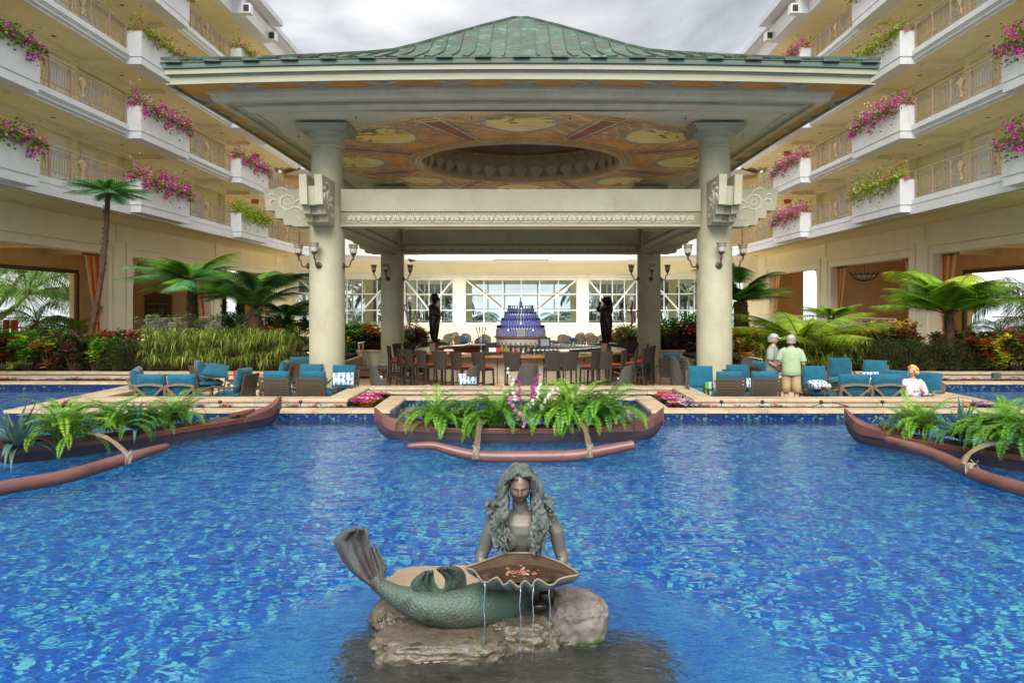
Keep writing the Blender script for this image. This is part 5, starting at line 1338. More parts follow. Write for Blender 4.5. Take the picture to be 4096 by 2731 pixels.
def lounge_chair_proto():
    t = thing('lounge_chair','x','chair'); # front faces +y, back at -y
    mb = MB()
    for x in (-.30,.30):
        for y in (-.30,.30): pass
    fr = MB(); fr.box(-.34,.34,-.34,.34,.26,.30); 
    f = fr.build('seat_frame', M_['bronzeframe'], t)
    for x in (-1,1):
        for y in (-1,1):
            lg = MB(); lg.tube([(x*.31,y*.31,.28),(x*.33,y*.34,.14),(x*.33,y*.36,0)],[.026,.020,.016],6); lg.build('leg', M_['bronzeframe'], t)
        ar = MB(); ar.tube([(x*.36,-.34,.62),(x*.38,-.15,.56),(x*.39,.10,.55),(x*.39,.32,.59),(x*.39,.41,.55),(x*.39,.40,.48),(x*.385,.35,.47),(x*.38,.33,.51)],[.018,.026,.028,.028,.026,.02,.016,.012],6)
        ar.tube([(x*.385,.37,.56),(x*.37,.34,.42),(x*.33,.33,.28)],[.02,.016,.018],6); ar.tube([(x*.385,.02,.54),(x*.37,.10,.42),(x*.34,.20,.29)],[.013,.012,.012],6)
        ar.build('armrest', M_['bronzeframe'], t, True)
    p = obj('back_panel', PANEL, t, (0,-.33,.27)); p.rotation_euler = (R(-10)*-1,0,0)
    s_ = obj('seat_cushion', SEATC, t, (0,.02,.30)); b = obj('back_cushion', BACKC, t, (0,-.14,.74)); b.rotation_euler=(R(78),0,0)
    p.rotation_euler = (R(12),0,0); b.location = (0,-.16,.76); b.rotation_euler = (R(100),0,0); b.location=(0,-.12,.73)
    return t
LC = lounge_chair_proto(); used = [False]
def rest(proto_, used_, loc, rz, label, group, sc=None):
    if not used_[0]:
        used_[0] = True; o = proto_; o.location = loc; o.rotation_euler=(0,0,rz); o['label']=label; o['group']=group
        if sc: o.scale = sc
        return o
    return dup(proto_, loc, rz, label, group, sc=sc)
def chair_at(u, y, deg, label, group='teal cushioned armchairs in the lounge'):
    """deg: direction it faces, 0 = away from camera (+y), 180 = towards camera"""
    return rest(LC, used, (xat(u,y),y,0.0), R(deg), label, group)
# left lounge
def U(zx): return 400+zx/2.138
chair_at(U(930),20.6,-55,'dark framed armchair turned right with a plump pillow on its seat, left lounge')
o=None
chair_at(U(1150),18.0,80,'teal armchair seen from the side beside the left sofa')
chair_at(U(1500),20.4,95,'teal armchair in profile facing left in front of the grassy hedge')
chair_at(U(1725),22.2,8,'dark backed armchair half hidden behind the left front column')
chair_at(U(1540),17.35,0,'left of the two low backed armchairs turned away at the left wall')
chair_at(U(1855),17.35,-4,'right of the two low backed armchairs turned away at the left wall')
chair_at(U(1790),19.0,182,'teal armchair facing the pool in front of the left column')
chair_at(U(2060),18.7,174,'teal armchair facing the pool with a patterned throw on its arm, left of the bar')
def V(zx): return 2650+zx/2.138
chair_at(V(340),18.4,176,'teal armchair facing the pool, left of the right front column')
chair_at(V(540),17.3,2,'left of the two low backed armchairs turned away at the right wall')
chair_at(V(845),17.3,-2,'right of the two low backed armchairs turned away at the right wall')
chair_at(V(675),18.8,184,'teal armchair facing the pool in front of the right column')
chair_at(V(900),20.2,-75,'dark framed armchair facing right behind the man in the pale green shirt')
chair_at(V(1330),18.4,182,'teal armchair right of the standing man with a printed towel on its seat')
chair_at(V(1520),21.3,160,'small teal armchair farthest back in the right lounge')
chair_at(V(1810),20.4,150,'teal armchair with a patterned pillow left of the seated woman')
chair_at(2700,23.6,-40,'teal armchair to the right of the bar stools beside the rear right column')
chair_at(2560,25.6,70,'teal armchair facing the bar, half behind the last bar stools')
chair_at(2775,25.5,100,'teal armchair left of the right front column facing the bar')
# sofas with crossed back
def sofa_proto():
    t = thing('sofa','x','sofa'); W = 1.36
    fr = MB(); fr.box(-W/2,W/2,-.36,.36,.26,.30); fr.build('seat_frame', M_['taupe'], t)
    bk = MB(); top = lambda x: .68+.035*math.cos((abs(x)-.34)*PI*1.4)
    th=.022
    for x in (-W/2+.03,0,W/2-.03): bk.beam((x,-.34,.30),(x,-.43,top(x)),.06,.04,up=(0,1,0))
    for sx in (-1,1):
        pts = [(sx*(.02+.64*i/8), -.43, .68+.04*math.sin(PI*i/8)) for i in range(9)]
        for a,b in zip(pts,pts[1:]): bk.beam(a,b,.05,.055,up=(0,1,0))
        bk.beam((sx*.03,-.43,.66),(sx*.34,-.37,.36),.05,.03,up=(0,1,0)); bk.beam((sx*.65,-.43,.66),(sx*.34,-.37,.36),.05,.03,up=(0,1,0))
        bk.beam((sx*.03,-.36,.33),(sx*.65,-.36,.33),.05,.03,up=(0,1,0))
    bk.build('crossed_back', M_['taupe'], t)
    for x in (-1,1):
        for y in (-1,1): lg=MB(); lg.tube([(x*.64,y*.33,.28),(x*.66,y*.37,0)],[.026,.018],6); lg.build('leg', M_['taupe'], t)
        ar=MB(); ar.tube([(x*.70,-.38,.60),(x*.73,-.12,.54),(x*.74,.2,.57),(x*.74,.40,.57),(x*.74,.42,.48),(x*.73,.36,.46)],[.02,.026,.03,.03,.024,.014],6); ar.tube([(x*.73,.36,.55),(x*.69,.34,.3)],[.018,.018],6); ar.build('armrest', M_['taupe'], t, True)
        obj('seat_cushion', SEATC, t, (x*.34,.0,.30),0,(1.02,1,1)); b = obj('back_cushion', BACKC2, t, (x*.34,-.17,.70)); b.rotation_euler=(R(100),0,0)
    return t
SF = sofa_proto(); us=[False]
sg='teal two seat sofas in the lounge'
rest(SF,us,(xat(U(625),17.25),17.25,0),0,'two seat sofa with crossed bronze back turned to the pool, left lounge',sg)
rest(SF,us,(xat(U(430),18.7),18.7,0),R(-68),'teal two seat sofa facing right at the left end of the lounge',sg)
rest(SF,us,(xat(V(1725),17.25),17.25,0),0,'two seat sofa with crossed bronze back turned to the pool, right lounge',sg,(1.08,1,1))
rest(SF,us,(xat(V(2085),17.5),17.5,0),R(130),'teal two seat sofa on which the woman in white sits',sg)
# pillows and throws
def pillow(u,y,z,rx,rz,label,sc=1): 
    o = obj('throw_pillow', PIL, None, (xat(u,y),y,z)); o.rotation_euler=(R(rx),0,R(rz)); o.scale=(sc,)*3; tag(o,label,'pillow','blue patterned pillows'); return o
pillow(U(2080),18.35,.66,60,15,'patterned blue and white pillow on the chair left of the bar',1.15)
pillow(V(1335),18.1,.52,20,20,'patterned blue throw on the chair right of the standing man',1.1)
pillow(V(1770),20.1,.56,75,0,'patterned pillow on the armchair left of the seated woman',1.0)
pillow(V(690),18.45,.58,70,0,'patterned pillow between the two low backed armchairs at the right wall',.8)
o = obj('spare_cushion', BACKC2, None, (xat(U(985),20.5),20.5,.62)); o.rotation_euler=(R(25),R(8),R(20)); tag(o,'loose plump teal cushion lying on the dark framed armchair, left lounge','cushion')
# ---- wicker wing chairs
def wing_proto():
    t = thing('wicker_wing_chair','x','chair'); mb = MB(); rows=[]
    # U-shaped shell: angle from -100 to 100 around the back; front faces +y
    for j in range(9):
        zf = j/8; row=[]
        for i in range(25):
            a = R(-118+236*i/24); k = math.cos(a/2.1); hmax = .60+.50*(1/(1+math.exp((abs(math.degrees(a))-66)/7))); z = .10+zf*(hmax-.10); r = .36+.05*zf*max(0,math.cos(a)); row.append((r*math.sin(a)*(1+.05*zf),-r*math.cos(a)*.95+.0,z))
        rows.append(row)
    mb.grid(rows); inner=[[(p[0]*.88,p[1]*.88+.0,p[2]) for p in r] for r in rows]; mb.grid(inner,flip=True); mb.grid([rows[-1],inner[-1]]); mb.grid([[r[0] for r in rows],[r[0] for r in inner]]); mb.grid([[r[-1] for r in rows],[r[-1] for r in inner]],flip=True)
    mb.build('shell', M_['wicker'], t, True)
    rl=MB(); rl.tube([tuple(Vector(p)*.94+Vector((0,0,p[2]*.06))) for p in rows[-1]],.028,6); rl.build('rolled_edge',M_['wicker'],t,True)
    s_=MB(); s_.box(-.30,.30,-.28,.32,.14,.40); s_.build('seat_base',M_['wicker'],t)
    for x in (-1,1):
        for y in (-1,1): l_=MB(); l_.box(x*.27-.02,x*.27+.02,y*.25-.02,y*.25+.02,0,.14); l_.build('leg',M_['wickerd'],t)
    return t
WC = wing_proto(); uw=[False]; wg='grey wicker wing chairs'
def wing(u,y,deg,label,sc=1): sc*=.84; return rest(WC,uw,(xat(u,y),y,0),R(deg),label,wg,(sc,sc,sc))
wing(1530,19.5,-75,'wicker wing chair with blue pillow nearest the left column, turned to the right')
wing(1870,19.5,70,'wicker wing chair with blue pillow turned to the left, in front of the bar')
wing(2105,19.6,150,'wicker wing chair in the middle, seen behind the orchids')
wing(2480,19.5,65,'wicker wing chair with small pillow at the right of the bar stools')
wing(2735,20.7,-100,'large wicker wing chair left of the right column, nearer the bar',1.15)
wing(2790,20.1,-110,'large wicker wing chair cut by the right column, nearer the pool',1.15)
wing(2985,21.3,120,'wicker wing chair just right of the right column',1.1)
pillow(1520,19.45,.55,65,-60,'blue patterned pillow in the wicker chair nearest the left column',.85)
pillow(1868,19.3,.58,70,20,'blue patterned pillow in the wicker chair turned left before the bar',1.05)
pillow(2488,19.4,.52,60,40,'small blue patterned pillow in the wicker chair at the right of the stools',.75)
# ---- side tables
def stable(u,y,label):
    t = thing('side_table',label,'table',(xat(u,y),y,0),0,'low side tables in the lounge'); b=MB(); b.lathe([(.30,.46),(.32,.47),(.32,.49),(.30,.50)],20); b.build('table_top',M_['bronzeframe'],t)
    for i in range(3): a=2*PI*i/3; l_=MB(); l_.tube([(.05*math.cos(a),.05*math.sin(a),.46),(.12*math.cos(a),.12*math.sin(a),.2),(.26*math.cos(a),.26*math.sin(a),0)],.014,6); l_.build('leg',M_['bronzeframe'],t)
    return t
stable(U(1190),20.2,'low dark table with menu cards among the left armchairs'); stable(U(1300),18.4,'low table between the side view armchair and the left wall'); stable(V(1180),19.2,'low dark table beside the standing man')
def card(x,y,z,rz,m,label,w_=.16,h=.24,grp='menu cards'):
    t = thing('menu_card',label,'menu',(x,y,z),rz,grp); 
    for q,mm in ((-1,m),(1,'paper')):
        b=MB(); b.M = Matrix.Rotation(q*R(28),4,'Z'); b.box(0 if q>0 else -w_, w_ if q>0 else 0,-.003,.003,0,h); b.build('cover' if q<0 else 'page',M_[mm],t)
card(xat(U(1185),20.2),20.2,.50,.2,'redp','red and white menu card on the low table of the left lounge'); card(xat(U(1215),20.3),20.3,.50,-.3,'paper','white menu card behind the red one on the left lounge table')
for (x,y,l) in ((1697,19.9,'green menu card standing below the bar stools on the left'),(2318,19.9,'green menu card standing below the bar stools on the right')):
    card(xat(x,y),y,.0+.12,0,'green',l,.15,.26)
card(xat(V(398),17.4),17.4,.38,.1,'green','tall green card beside the left low backed chair at the right wall',.08,.34)
card(xat(V(1205),19.2),19.2,.50,.1,'green','green and white menu card right of the standing man',.12,.34)
# ================================================================ the round bar
bar = thing('bar_counter','large round bar with a polished wooden top under the pavilion','bar counter',(0,PC,0))
mb=MB(); mb.lathe([(2.75,.98),(3.42,.98),(3.46,1.0),(3.46,1.04),(3.42,1.065),(2.75,1.065)],96,cap=False); mb.grid([[ (2.75*math.cos(2*PI*i/96),2.75*math.sin(2*PI*i/96),z) for i in range(96)] for z in (1.065,.98)],closed=True); mb.build('counter_top',M_['wood'],bar,40)
M_['bartile'] = mat('bar_top_stone',(.30,.25,.12),.15,var=.25,vs=5,coat=.6)
mb=MB(); mb.grid([[ (r*math.cos(2*PI*i/96),r*math.sin(2*PI*i/96),1.068) for i in range(96)] for r in (2.85,3.28)],closed=True); mb.build('counter_inlay',M_['bartile'],bar)
nP=28
for i in range(nP):
    a0=2*PI*i/nP+.006; a1=2*PI*(i+1)/nP-.006; b=MB(); rows=[[ (3.02*math.cos(a),3.02*math.sin(a),z) for a in np.linspace(a0,a1,5)] for z in (.12,.96)]; b.grid(rows); b.grid([[tuple(Vector(p)*.985) for p in rows[0]],rows[0]]); b.build('front_panel',M_['lime'],bar)
mb=MB(); mb.lathe([(2.99,0),(2.99,.12),(3.0,.97)],64,cap=False); mb.build('plinth',M_['wood'],bar)
fr=MB(); fr.tube([(3.30*math.cos(2*PI*i/64),3.30*math.sin(2*PI*i/64),.22) for i in range(65)],.022,6,False); fr.build('foot_rail',M_['brass'],bar,True)
# inner service counter and the centre cabinet
mb=MB(); mb.lathe([(1.9,.80),(2.45,.80),(2.45,.84),(1.9,.84)],64,cap=False); mb.build('service_counter',M_['steel'],bar)
mb=MB(); mb.lathe([(.80,0),(.80,1.40)],40,cap=False); mb.build('centre_cabinet',M_['paper'],bar)
for z,r in ((1.0,1.0),(1.20,.92)):
    mb=MB(); mb.lathe([(.3,z),(r,z),(r,z+.03),(.3,z+.03)],48,cap=False); mb.build('cabinet_shelf',M_['wood'],bar)
mb=MB(); mb.lathe([(.2,1.42),(.84,1.42),(.87,1.44),(.87,1.475),(.84,1.49),(.0,1.49)],48); mb.build('display_plate',M_['wood'],bar,40)
# tiers of bottles
tiers=[(.775,1.49,.345),(.625,1.765,.305),(.505,1.99,.285),(.40,2.215,.27)]
tmb=thing('bottle_display','stepped round stand lit blue from inside, carrying the bottle pyramid','display stand',(0,PC,0))
M_['acryl']=glassmat('acrylic_shelf',(.80,.84,.95),.12)
zb=1.49
for i,(r,z,h) in enumerate(tiers):
    if i: b=MB(); b.lathe([(r+.06,z-.012),(r+.06,z)],40); b.build('shelf',M_['acryl'],tmb)
b=MB(); b.lathe([(.08,2.40),(.08,2.41)],24); b.build('shelf',M_['acryl'],tmb)
for (x,y,z) in ((-.36,-.30,1.90),(.36,-.30,1.90),(-.26,-.24,2.12),(.26,-.24,2.12),(0,-.4,1.9),(.42,.1,1.9),(-.42,.1,1.9),(-.42,-.38,1.68),(.42,-.38,1.68),(0,-.5,1.68)):
    b=MB(); b.ball((x,y,z),.022,8,6); b.build('blue_lamp',M_['led'],tmb)
def bottle_parts(cap='bluecap',h=.30,r=.042,m='bottle'):
    b=MB(); b.lathe([(r*.95,0),(r,.01),(r,h*.52),(r*.8,h*.60),(r*.35,h*.66),(r*.32,h*.80)],12); me=b.mesh('glass_body'); me.materials.append(M_[m]); me.shade_smooth()
    c=MB(); c.lathe([(r*.37,h*.78),(r*.37,h),(r*.3,h*1.005)],10); mc=c.mesh('cap'); mc.materials.append(M_[cap]); mc.shade_smooth(); return me,mc
BT=bottle_parts()
bn=['bottom','second','third','fourth']
for ti,(r,z,h) in enumerate(tiers):
    n=int(2*PI*r/.093)
    for i in range(n):
        a=2*PI*i/n; t=thing('vodka_bottle','frosted bottle with blue cap in the %s ring of the lit pyramid' % bn[ti],'bottle',(r*math.cos(a),PC+r*math.sin(a),z+.001),a,'bottles of the lit pyramid, %s ring' % bn[ti])
        k=h/.30; obj('glass_body',BT[0],t).scale=(1,1,k); obj('cap',BT[1],t).scale=(1,1,k)
t=thing('vodka_bottle','single clear bottle crowning the lit pyramid','bottle',(0,PC,2.411)); obj('glass_body',BT[0],t).scale=(1.15,1.15,1.1); obj('cap',BT[1],t).scale=(1.15,1.15,1.1)
# stools
def stool_proto():
    t=thing('bar_stool','x','bar stool'); # faces +y, back at -y
    rows=[]; mb=MB()
    for j in range(9):
        z=.70+.45*j/8; w_=.17+.065*(j/8)**1.5+.01*math.cos(j/8*PI); row=[]
        for i in range(9):
            u=-1+2*i/8; row.append((u*w_, -.185-.05*(j/8)+.035*u*u, z+ (.012*(1-u*u) if j==8 else 0)))
        rows.append(row)
    mb.grid(rows); back=[[(p[0],p[1]-.028,p[2]) for p in r] for r in rows]; mb.grid(back,flip=True); mb.grid([rows[-1],back[-1]]); mb.grid([[r[0] for r in rows],[r[0] for r in back]]); mb.grid([[r[-1] for r in rows],[r[-1] for r in back]],flip=True)
    mb.build('backrest',M_['wickerd'],t,40)
    s_=MB(); s_.box(-.19,.19,-.20,.19,.66,.71); s_.build('seat_frame',M_['wickerd'],t)
    obj('seat_cushion',cushion(.38,.38,.065,'seat_cushion','red',nx=6,ny=6),t,(0,.0,.71))
    for x in (-1,1):
        for y in (-1,1): l_=MB(); l_.beam((x*.165,y*.17,.66),(x*.175,y*.20,0),.035,.035,up=(0,1,0)); l_.build('leg',M_['wickerd'],t)
    for (a,b,z) in (((-.17,.19),(.17,.19),.26),((-.17,-.19),(.17,-.19),.20),((-.17,-.19),(-.17,.19),.30),((.17,-.19),(.17,.19),.30)): f=MB(); f.beam((*a,z),(*b,z),.022,.03); f.build('footrest',M_['wickerd'],t)
    return t
ST=stool_proto(); ub=[False]
angs=[-3,-15,-24.5,-33.5,-43,-52,-61,-72,-84,-100,-112,-126,12.5,19,29.4,35.5,44.6,53.5,61,70,82,98,112,124]
random.seed(9)
for i,a in enumerate(sorted(angs)):
    rr=3.98 if abs(a)<70 else 4.05; x=rr*math.sin(R(a)); y=PC-rr*math.cos(R(a)); rz=R(a)+random.uniform(-.10,.10)+(random.choice((-.35,.3,.0)))
    side='left' if a<0 else 'right'; k=sorted([q for q in angs if (q<0)==(a<0)],key=abs).index(a)
    nm=['first','second','third','fourth','fifth','sixth','seventh','eighth','ninth','tenth','eleventh','twelfth'][k]
    rest(ST,ub,(x,y,0),rz,'dark wicker bar stool with red cushion, %s from the middle going %s round the bar' % (nm,side),'bar stools round the bar',(1.14,1.1,1.03))
# ---- things on the bar
def put(name,label,cat,u,y,z,build,group=None,rz=0):
    t=thing(name,label,cat,(xat(u,y),y,z),rz,group); build(t); return t
def b_reg(t):
    b=MB(); b.M=Matrix.Rotation(R(-14),4,'X'); b.box(-.19,.19,-.03,.05,.06,.38); b.build('housing',M_['black'],t); b=MB(); b.M=Matrix.Rotation(R(-14),4,'X'); b.box(-.13,.13,-.034,-.03,.12,.33); b.build('screen',M_['screen'],t); b=MB(); b.box(-.16,.16,-.12,.14,0,.06); b.build('base',M_['black'],t)
put('cash_register','black till with a tilted grey screen right of the bottle pyramid','cash register',2180,23.2,1.12,b_reg,rz=.2)
def boxb(w_,d,h,m): 
    def f(t): b=MB(); b.box(-w_/2,w_/2,-d/2,d/2,0,h*.85); b.build('body',M_[m],t); b=MB(); b.box(-w_/2-.006,w_/2+.006,-d/2-.006,d/2+.006,h*.85,h); b.build('lid',M_[m],t)
    return f
put('printer','black receipt printer left of the till','printer',2135,22.6,1.07,boxb(.26,.2,.17,'black'))
put('coffee_machine','black machine left of the pyramid behind the condiments','coffee machine',1965,23.0,1.09,boxb(.34,.3,.26,'black'))
def b_caddy(t):
    b=MB(); b.box(-.25,.25,-.09,.09,0,.09); b.build('tray',M_['black'],t); b=MB(); b.box(.11,.24,-.07,.07,.09,.20); b.build('red_box',M_['redp'],t); b=MB(); b.box(-.10,.10,-.05,.05,.09,.20); b.build('napkins',M_['paper'],t)
put('bar_caddy','black tray with white napkins and a bright red box on the front of the bar','caddy',1970,21.62,1.07,b_caddy)
def b_ball(t): b=MB(); b.ball((0,0,.05),.05,14,10); b.build('fruit',M_['redp'],t,True)
put('apple','small red round fruit on the front edge of the bar','fruit',2052,21.75,1.07,b_ball)
def b_cup(t): b=MB(); b.lathe([(.032,0),(.042,.12),(.039,.12),(.03,.01)],14); b.build('cup',M_['steel'],t,True)
put('steel_cup','steel shaker cup right of the red fruit','cup',2093,21.75,1.07,b_cup)
M_['juice']=mat('juice',(.7,.5,.08),.3)
def b_juice(t): b=MB(); b.lathe([(.03,0),(.004,.01),(.004,.08),(.035,.12),(.038,.17)],14,cap=False); b.build('glass',M_['stemglass'],t,True); b=MB(); b.lathe([(.01,.085),(.032,.12),(.034,.15)],12); b.build('drink',M_['juice'],t,True)
put('cocktail_glass','stemmed glass of yellow drink on the bar','glass',2067,21.85,1.07,b_juice)
M_['rattan']=mat('rattan',(.36,.20,.09),.6,var=.2,vs=40,bump=.6,bs=60)
def b_bask(t): b=MB(); b.lathe([(.14,0),(.16,.10),(.15,.10),(.13,.02)],16,sy=.6); b.build('basket',M_['rattan'],t); b=MB(); b.lathe([(.145,.09),(.145,.13),(.10,.14)],12,sy=.5); b.build('napkins',M_['paper'],t)
put('napkin_basket','rattan basket of napkins on the front right of the bar','basket',2257,21.75,1.07,b_bask)
put('napkin_basket','rattan basket of napkins on the front left of the bar','basket',1795,21.95,1.07,b_bask)
def b_book(t): b=MB(); b.M=Matrix.Rotation(R(-70),4,'X'); b.box(-.10,.10,0,.02,0,.28); b.build('cover',M_['black'],t)
def b_menu(t): b=MB(); b.M=Matrix.Rotation(R(-20),4,'X'); b.box(-.09,.09,-.01,.01,0,.26); b.build('cover',M_['darkwood'],t)
put('menu_folder','brown menu folder standing at the left of the bar','menu',1730,23.3,1.07,b_menu,rz=.3); put('menu_folder','dark menu folder leaning at the right of the bar','menu',2415,23.2,1.07,b_menu,rz=-.4)
def b_plate(t): b=MB(); b.lathe([(.10,0),(.13,.012),(.12,.014),(.09,.006)],18); b.build('plate',M_['paper'],t)
M_['greenp']=mat('green_dish',(.16,.20,.10),.4)
def b_dish(t): b=MB(); b.lathe([(.10,0),(.14,.015),(.13,.018),(.09,.006)],18); b.build('dish',M_['greenp'],t)
put('dish','green dish left of the front basket on the bar','dish',2185,21.7,1.07,b_dish); put('dish','green dish at the right of the bar top','dish',2330,22.0,1.07,b_dish); put('dish','green dish at the left of the bar top','dish',1825,21.9,1.07,b_dish)
def b_frame(t): b=MB(); b.box(-.13,.13,-.01,.01,0,.24); b.build('frame',M_['paper'],t); b=MB(); b.box(-.11,.11,-.014,-.01,.02,.22); b.build('sheet',mat('pale_card',(.45,.58,.52),.5),t)
put('price_card','pale framed card standing before the bottles of the pyramid','card',2084,24.0,1.495,b_frame)
def b_sign(t):
    b=MB(); b.lathe([(.06,0),(.05,.02),(.012,.03),(.012,.30)],10); b.build('stand',M_['steel'],t)
    b=MB(); b.lathe([(.08,.26),(.10,.44),(.095,.44),(.075,.27)],14); b.build('bucket',M_['steel'],t)
    for a in (-30,-10,10,28): b=MB(); b.tube([(0.03*a/30,0,.30),(.25*math.sin(R(a)),0,.62),(.30*math.sin(R(a))*1.05,0,.74)],[.010,.012,.022],6); b.build('tap_handle',M_['darkwood'],t)
put('tap_holder','steel stand holding four dark carved beer tap handles','beer taps',1925,23.3,1.07,b_sign)
# liquor bottles on the shelf of the cabinet
LB={}
for nme,m_ in (('green','greenglass'),('amber','amberglass'),('clear','bottle'),('yellow','yellowglass')):
    M_['greenglass']=M_.get('greenglass') or mat('green_glass',(.02,.08,.02),.15,spec=.7); M_['amberglass']=M_.get('amberglass') or mat('amber_glass',(.10,.04,.01),.15,spec=.7); M_['yellowglass']=M_.get('yellowglass') or mat('yellow_liqueur',(.55,.48,.03),.2)
    LB[nme]=bottle_parts('black',.28,.038,m_)
random.seed(4)
for i in range(15):
    a=R(200+140*i/14); k=random.choice(list(LB)); t=thing('liquor_bottle','%s liquor bottle on the shelf below the pyramid, %s from the left' % (k,['first','second','third','fourth','fifth','sixth','seventh','eighth','ninth','tenth','eleventh','twelfth','thirteenth','fourteenth','fifteenth'][i]),'bottle',(.93*math.cos(a),PC+.93*math.sin(a),1.03),0,'liquor bottles below the pyramid')
    obj('glass_body',LB[k][0],t); obj('cap',LB[k][1],t)
gl=MB(); gl.lathe([(.033,0),(.032,.004),(.004,.012),(.004,.075),(.018,.09),(.036,.125),(.034,.17)],10,cap=False); GL=gl.mesh('wine_glass'); GL.materials.append(M_['stemglass']); GL.shade_smooth()
for i in range(62):
    rr=2.62+ (i%2)*.085 if i<40 else 2.3; a=R(278+ (i//2)*2.6) if i<40 else R(283+(i-40)*3)
    z=1.068 if i<40 and rr>2.7 else (.845 if i<40 else 1.10)
    o=obj('wine_glass',GL,None,(rr*1.06*math.cos(a),PC+rr*1.06*math.sin(a),1.069 if rr*1.06>2.75 else .845)); tag(o,'clear stemmed glass in the rows on the right half of the bar','glass','stemmed glasses lined up on the bar')
mb=MB()
rk=thing('glass_rack','long rack crowded with upturned glasses at the right rear of the bar','glass rack',(1.75,PC+.6,1.09),R(-8)); b=MB(); b.box(-.95,.95,-.3,.3,0,.03); b.build('shelf',M_['steel'],rk); 
for i in range(16):
    for j in range(3): o=obj('tumbler',GL,rk,(-.88+i*.117,-.22+j*.2,.03))
# statues on dark plinths
def skin_figure(name, m, joints, edges, root=0, sub=2, parent=None, loc=None, rz=0):
    me=bpy.data.meshes.new(name); me.from_pydata([j[0] for j in joints],edges,[]); me.update(); o=obj(name,me,parent,loc,rz)
    md=o.modifiers.new('skin','SKIN'); md.use_smooth_shade=True
    sv=me.skin_vertices[0].data if me.skin_vertices else None
    if sv is None: 
        bpy.context.view_layer.objects.active=o; bpy.ops.mesh.customdata_skin_add(); sv=me.skin_vertices[0].data
    for i,j in enumerate(joints):
        r=j[1]; sv[i].radius=(r,r) if not hasattr(r,'__len__') else r; sv[i].use_root=(i==root)
    s2=o.modifiers.new('sub','SUBSURF'); s2.levels=sub; s2.render_levels=sub
    me.materials.append(M_[m] if isinstance(m,str) else m)
    return o
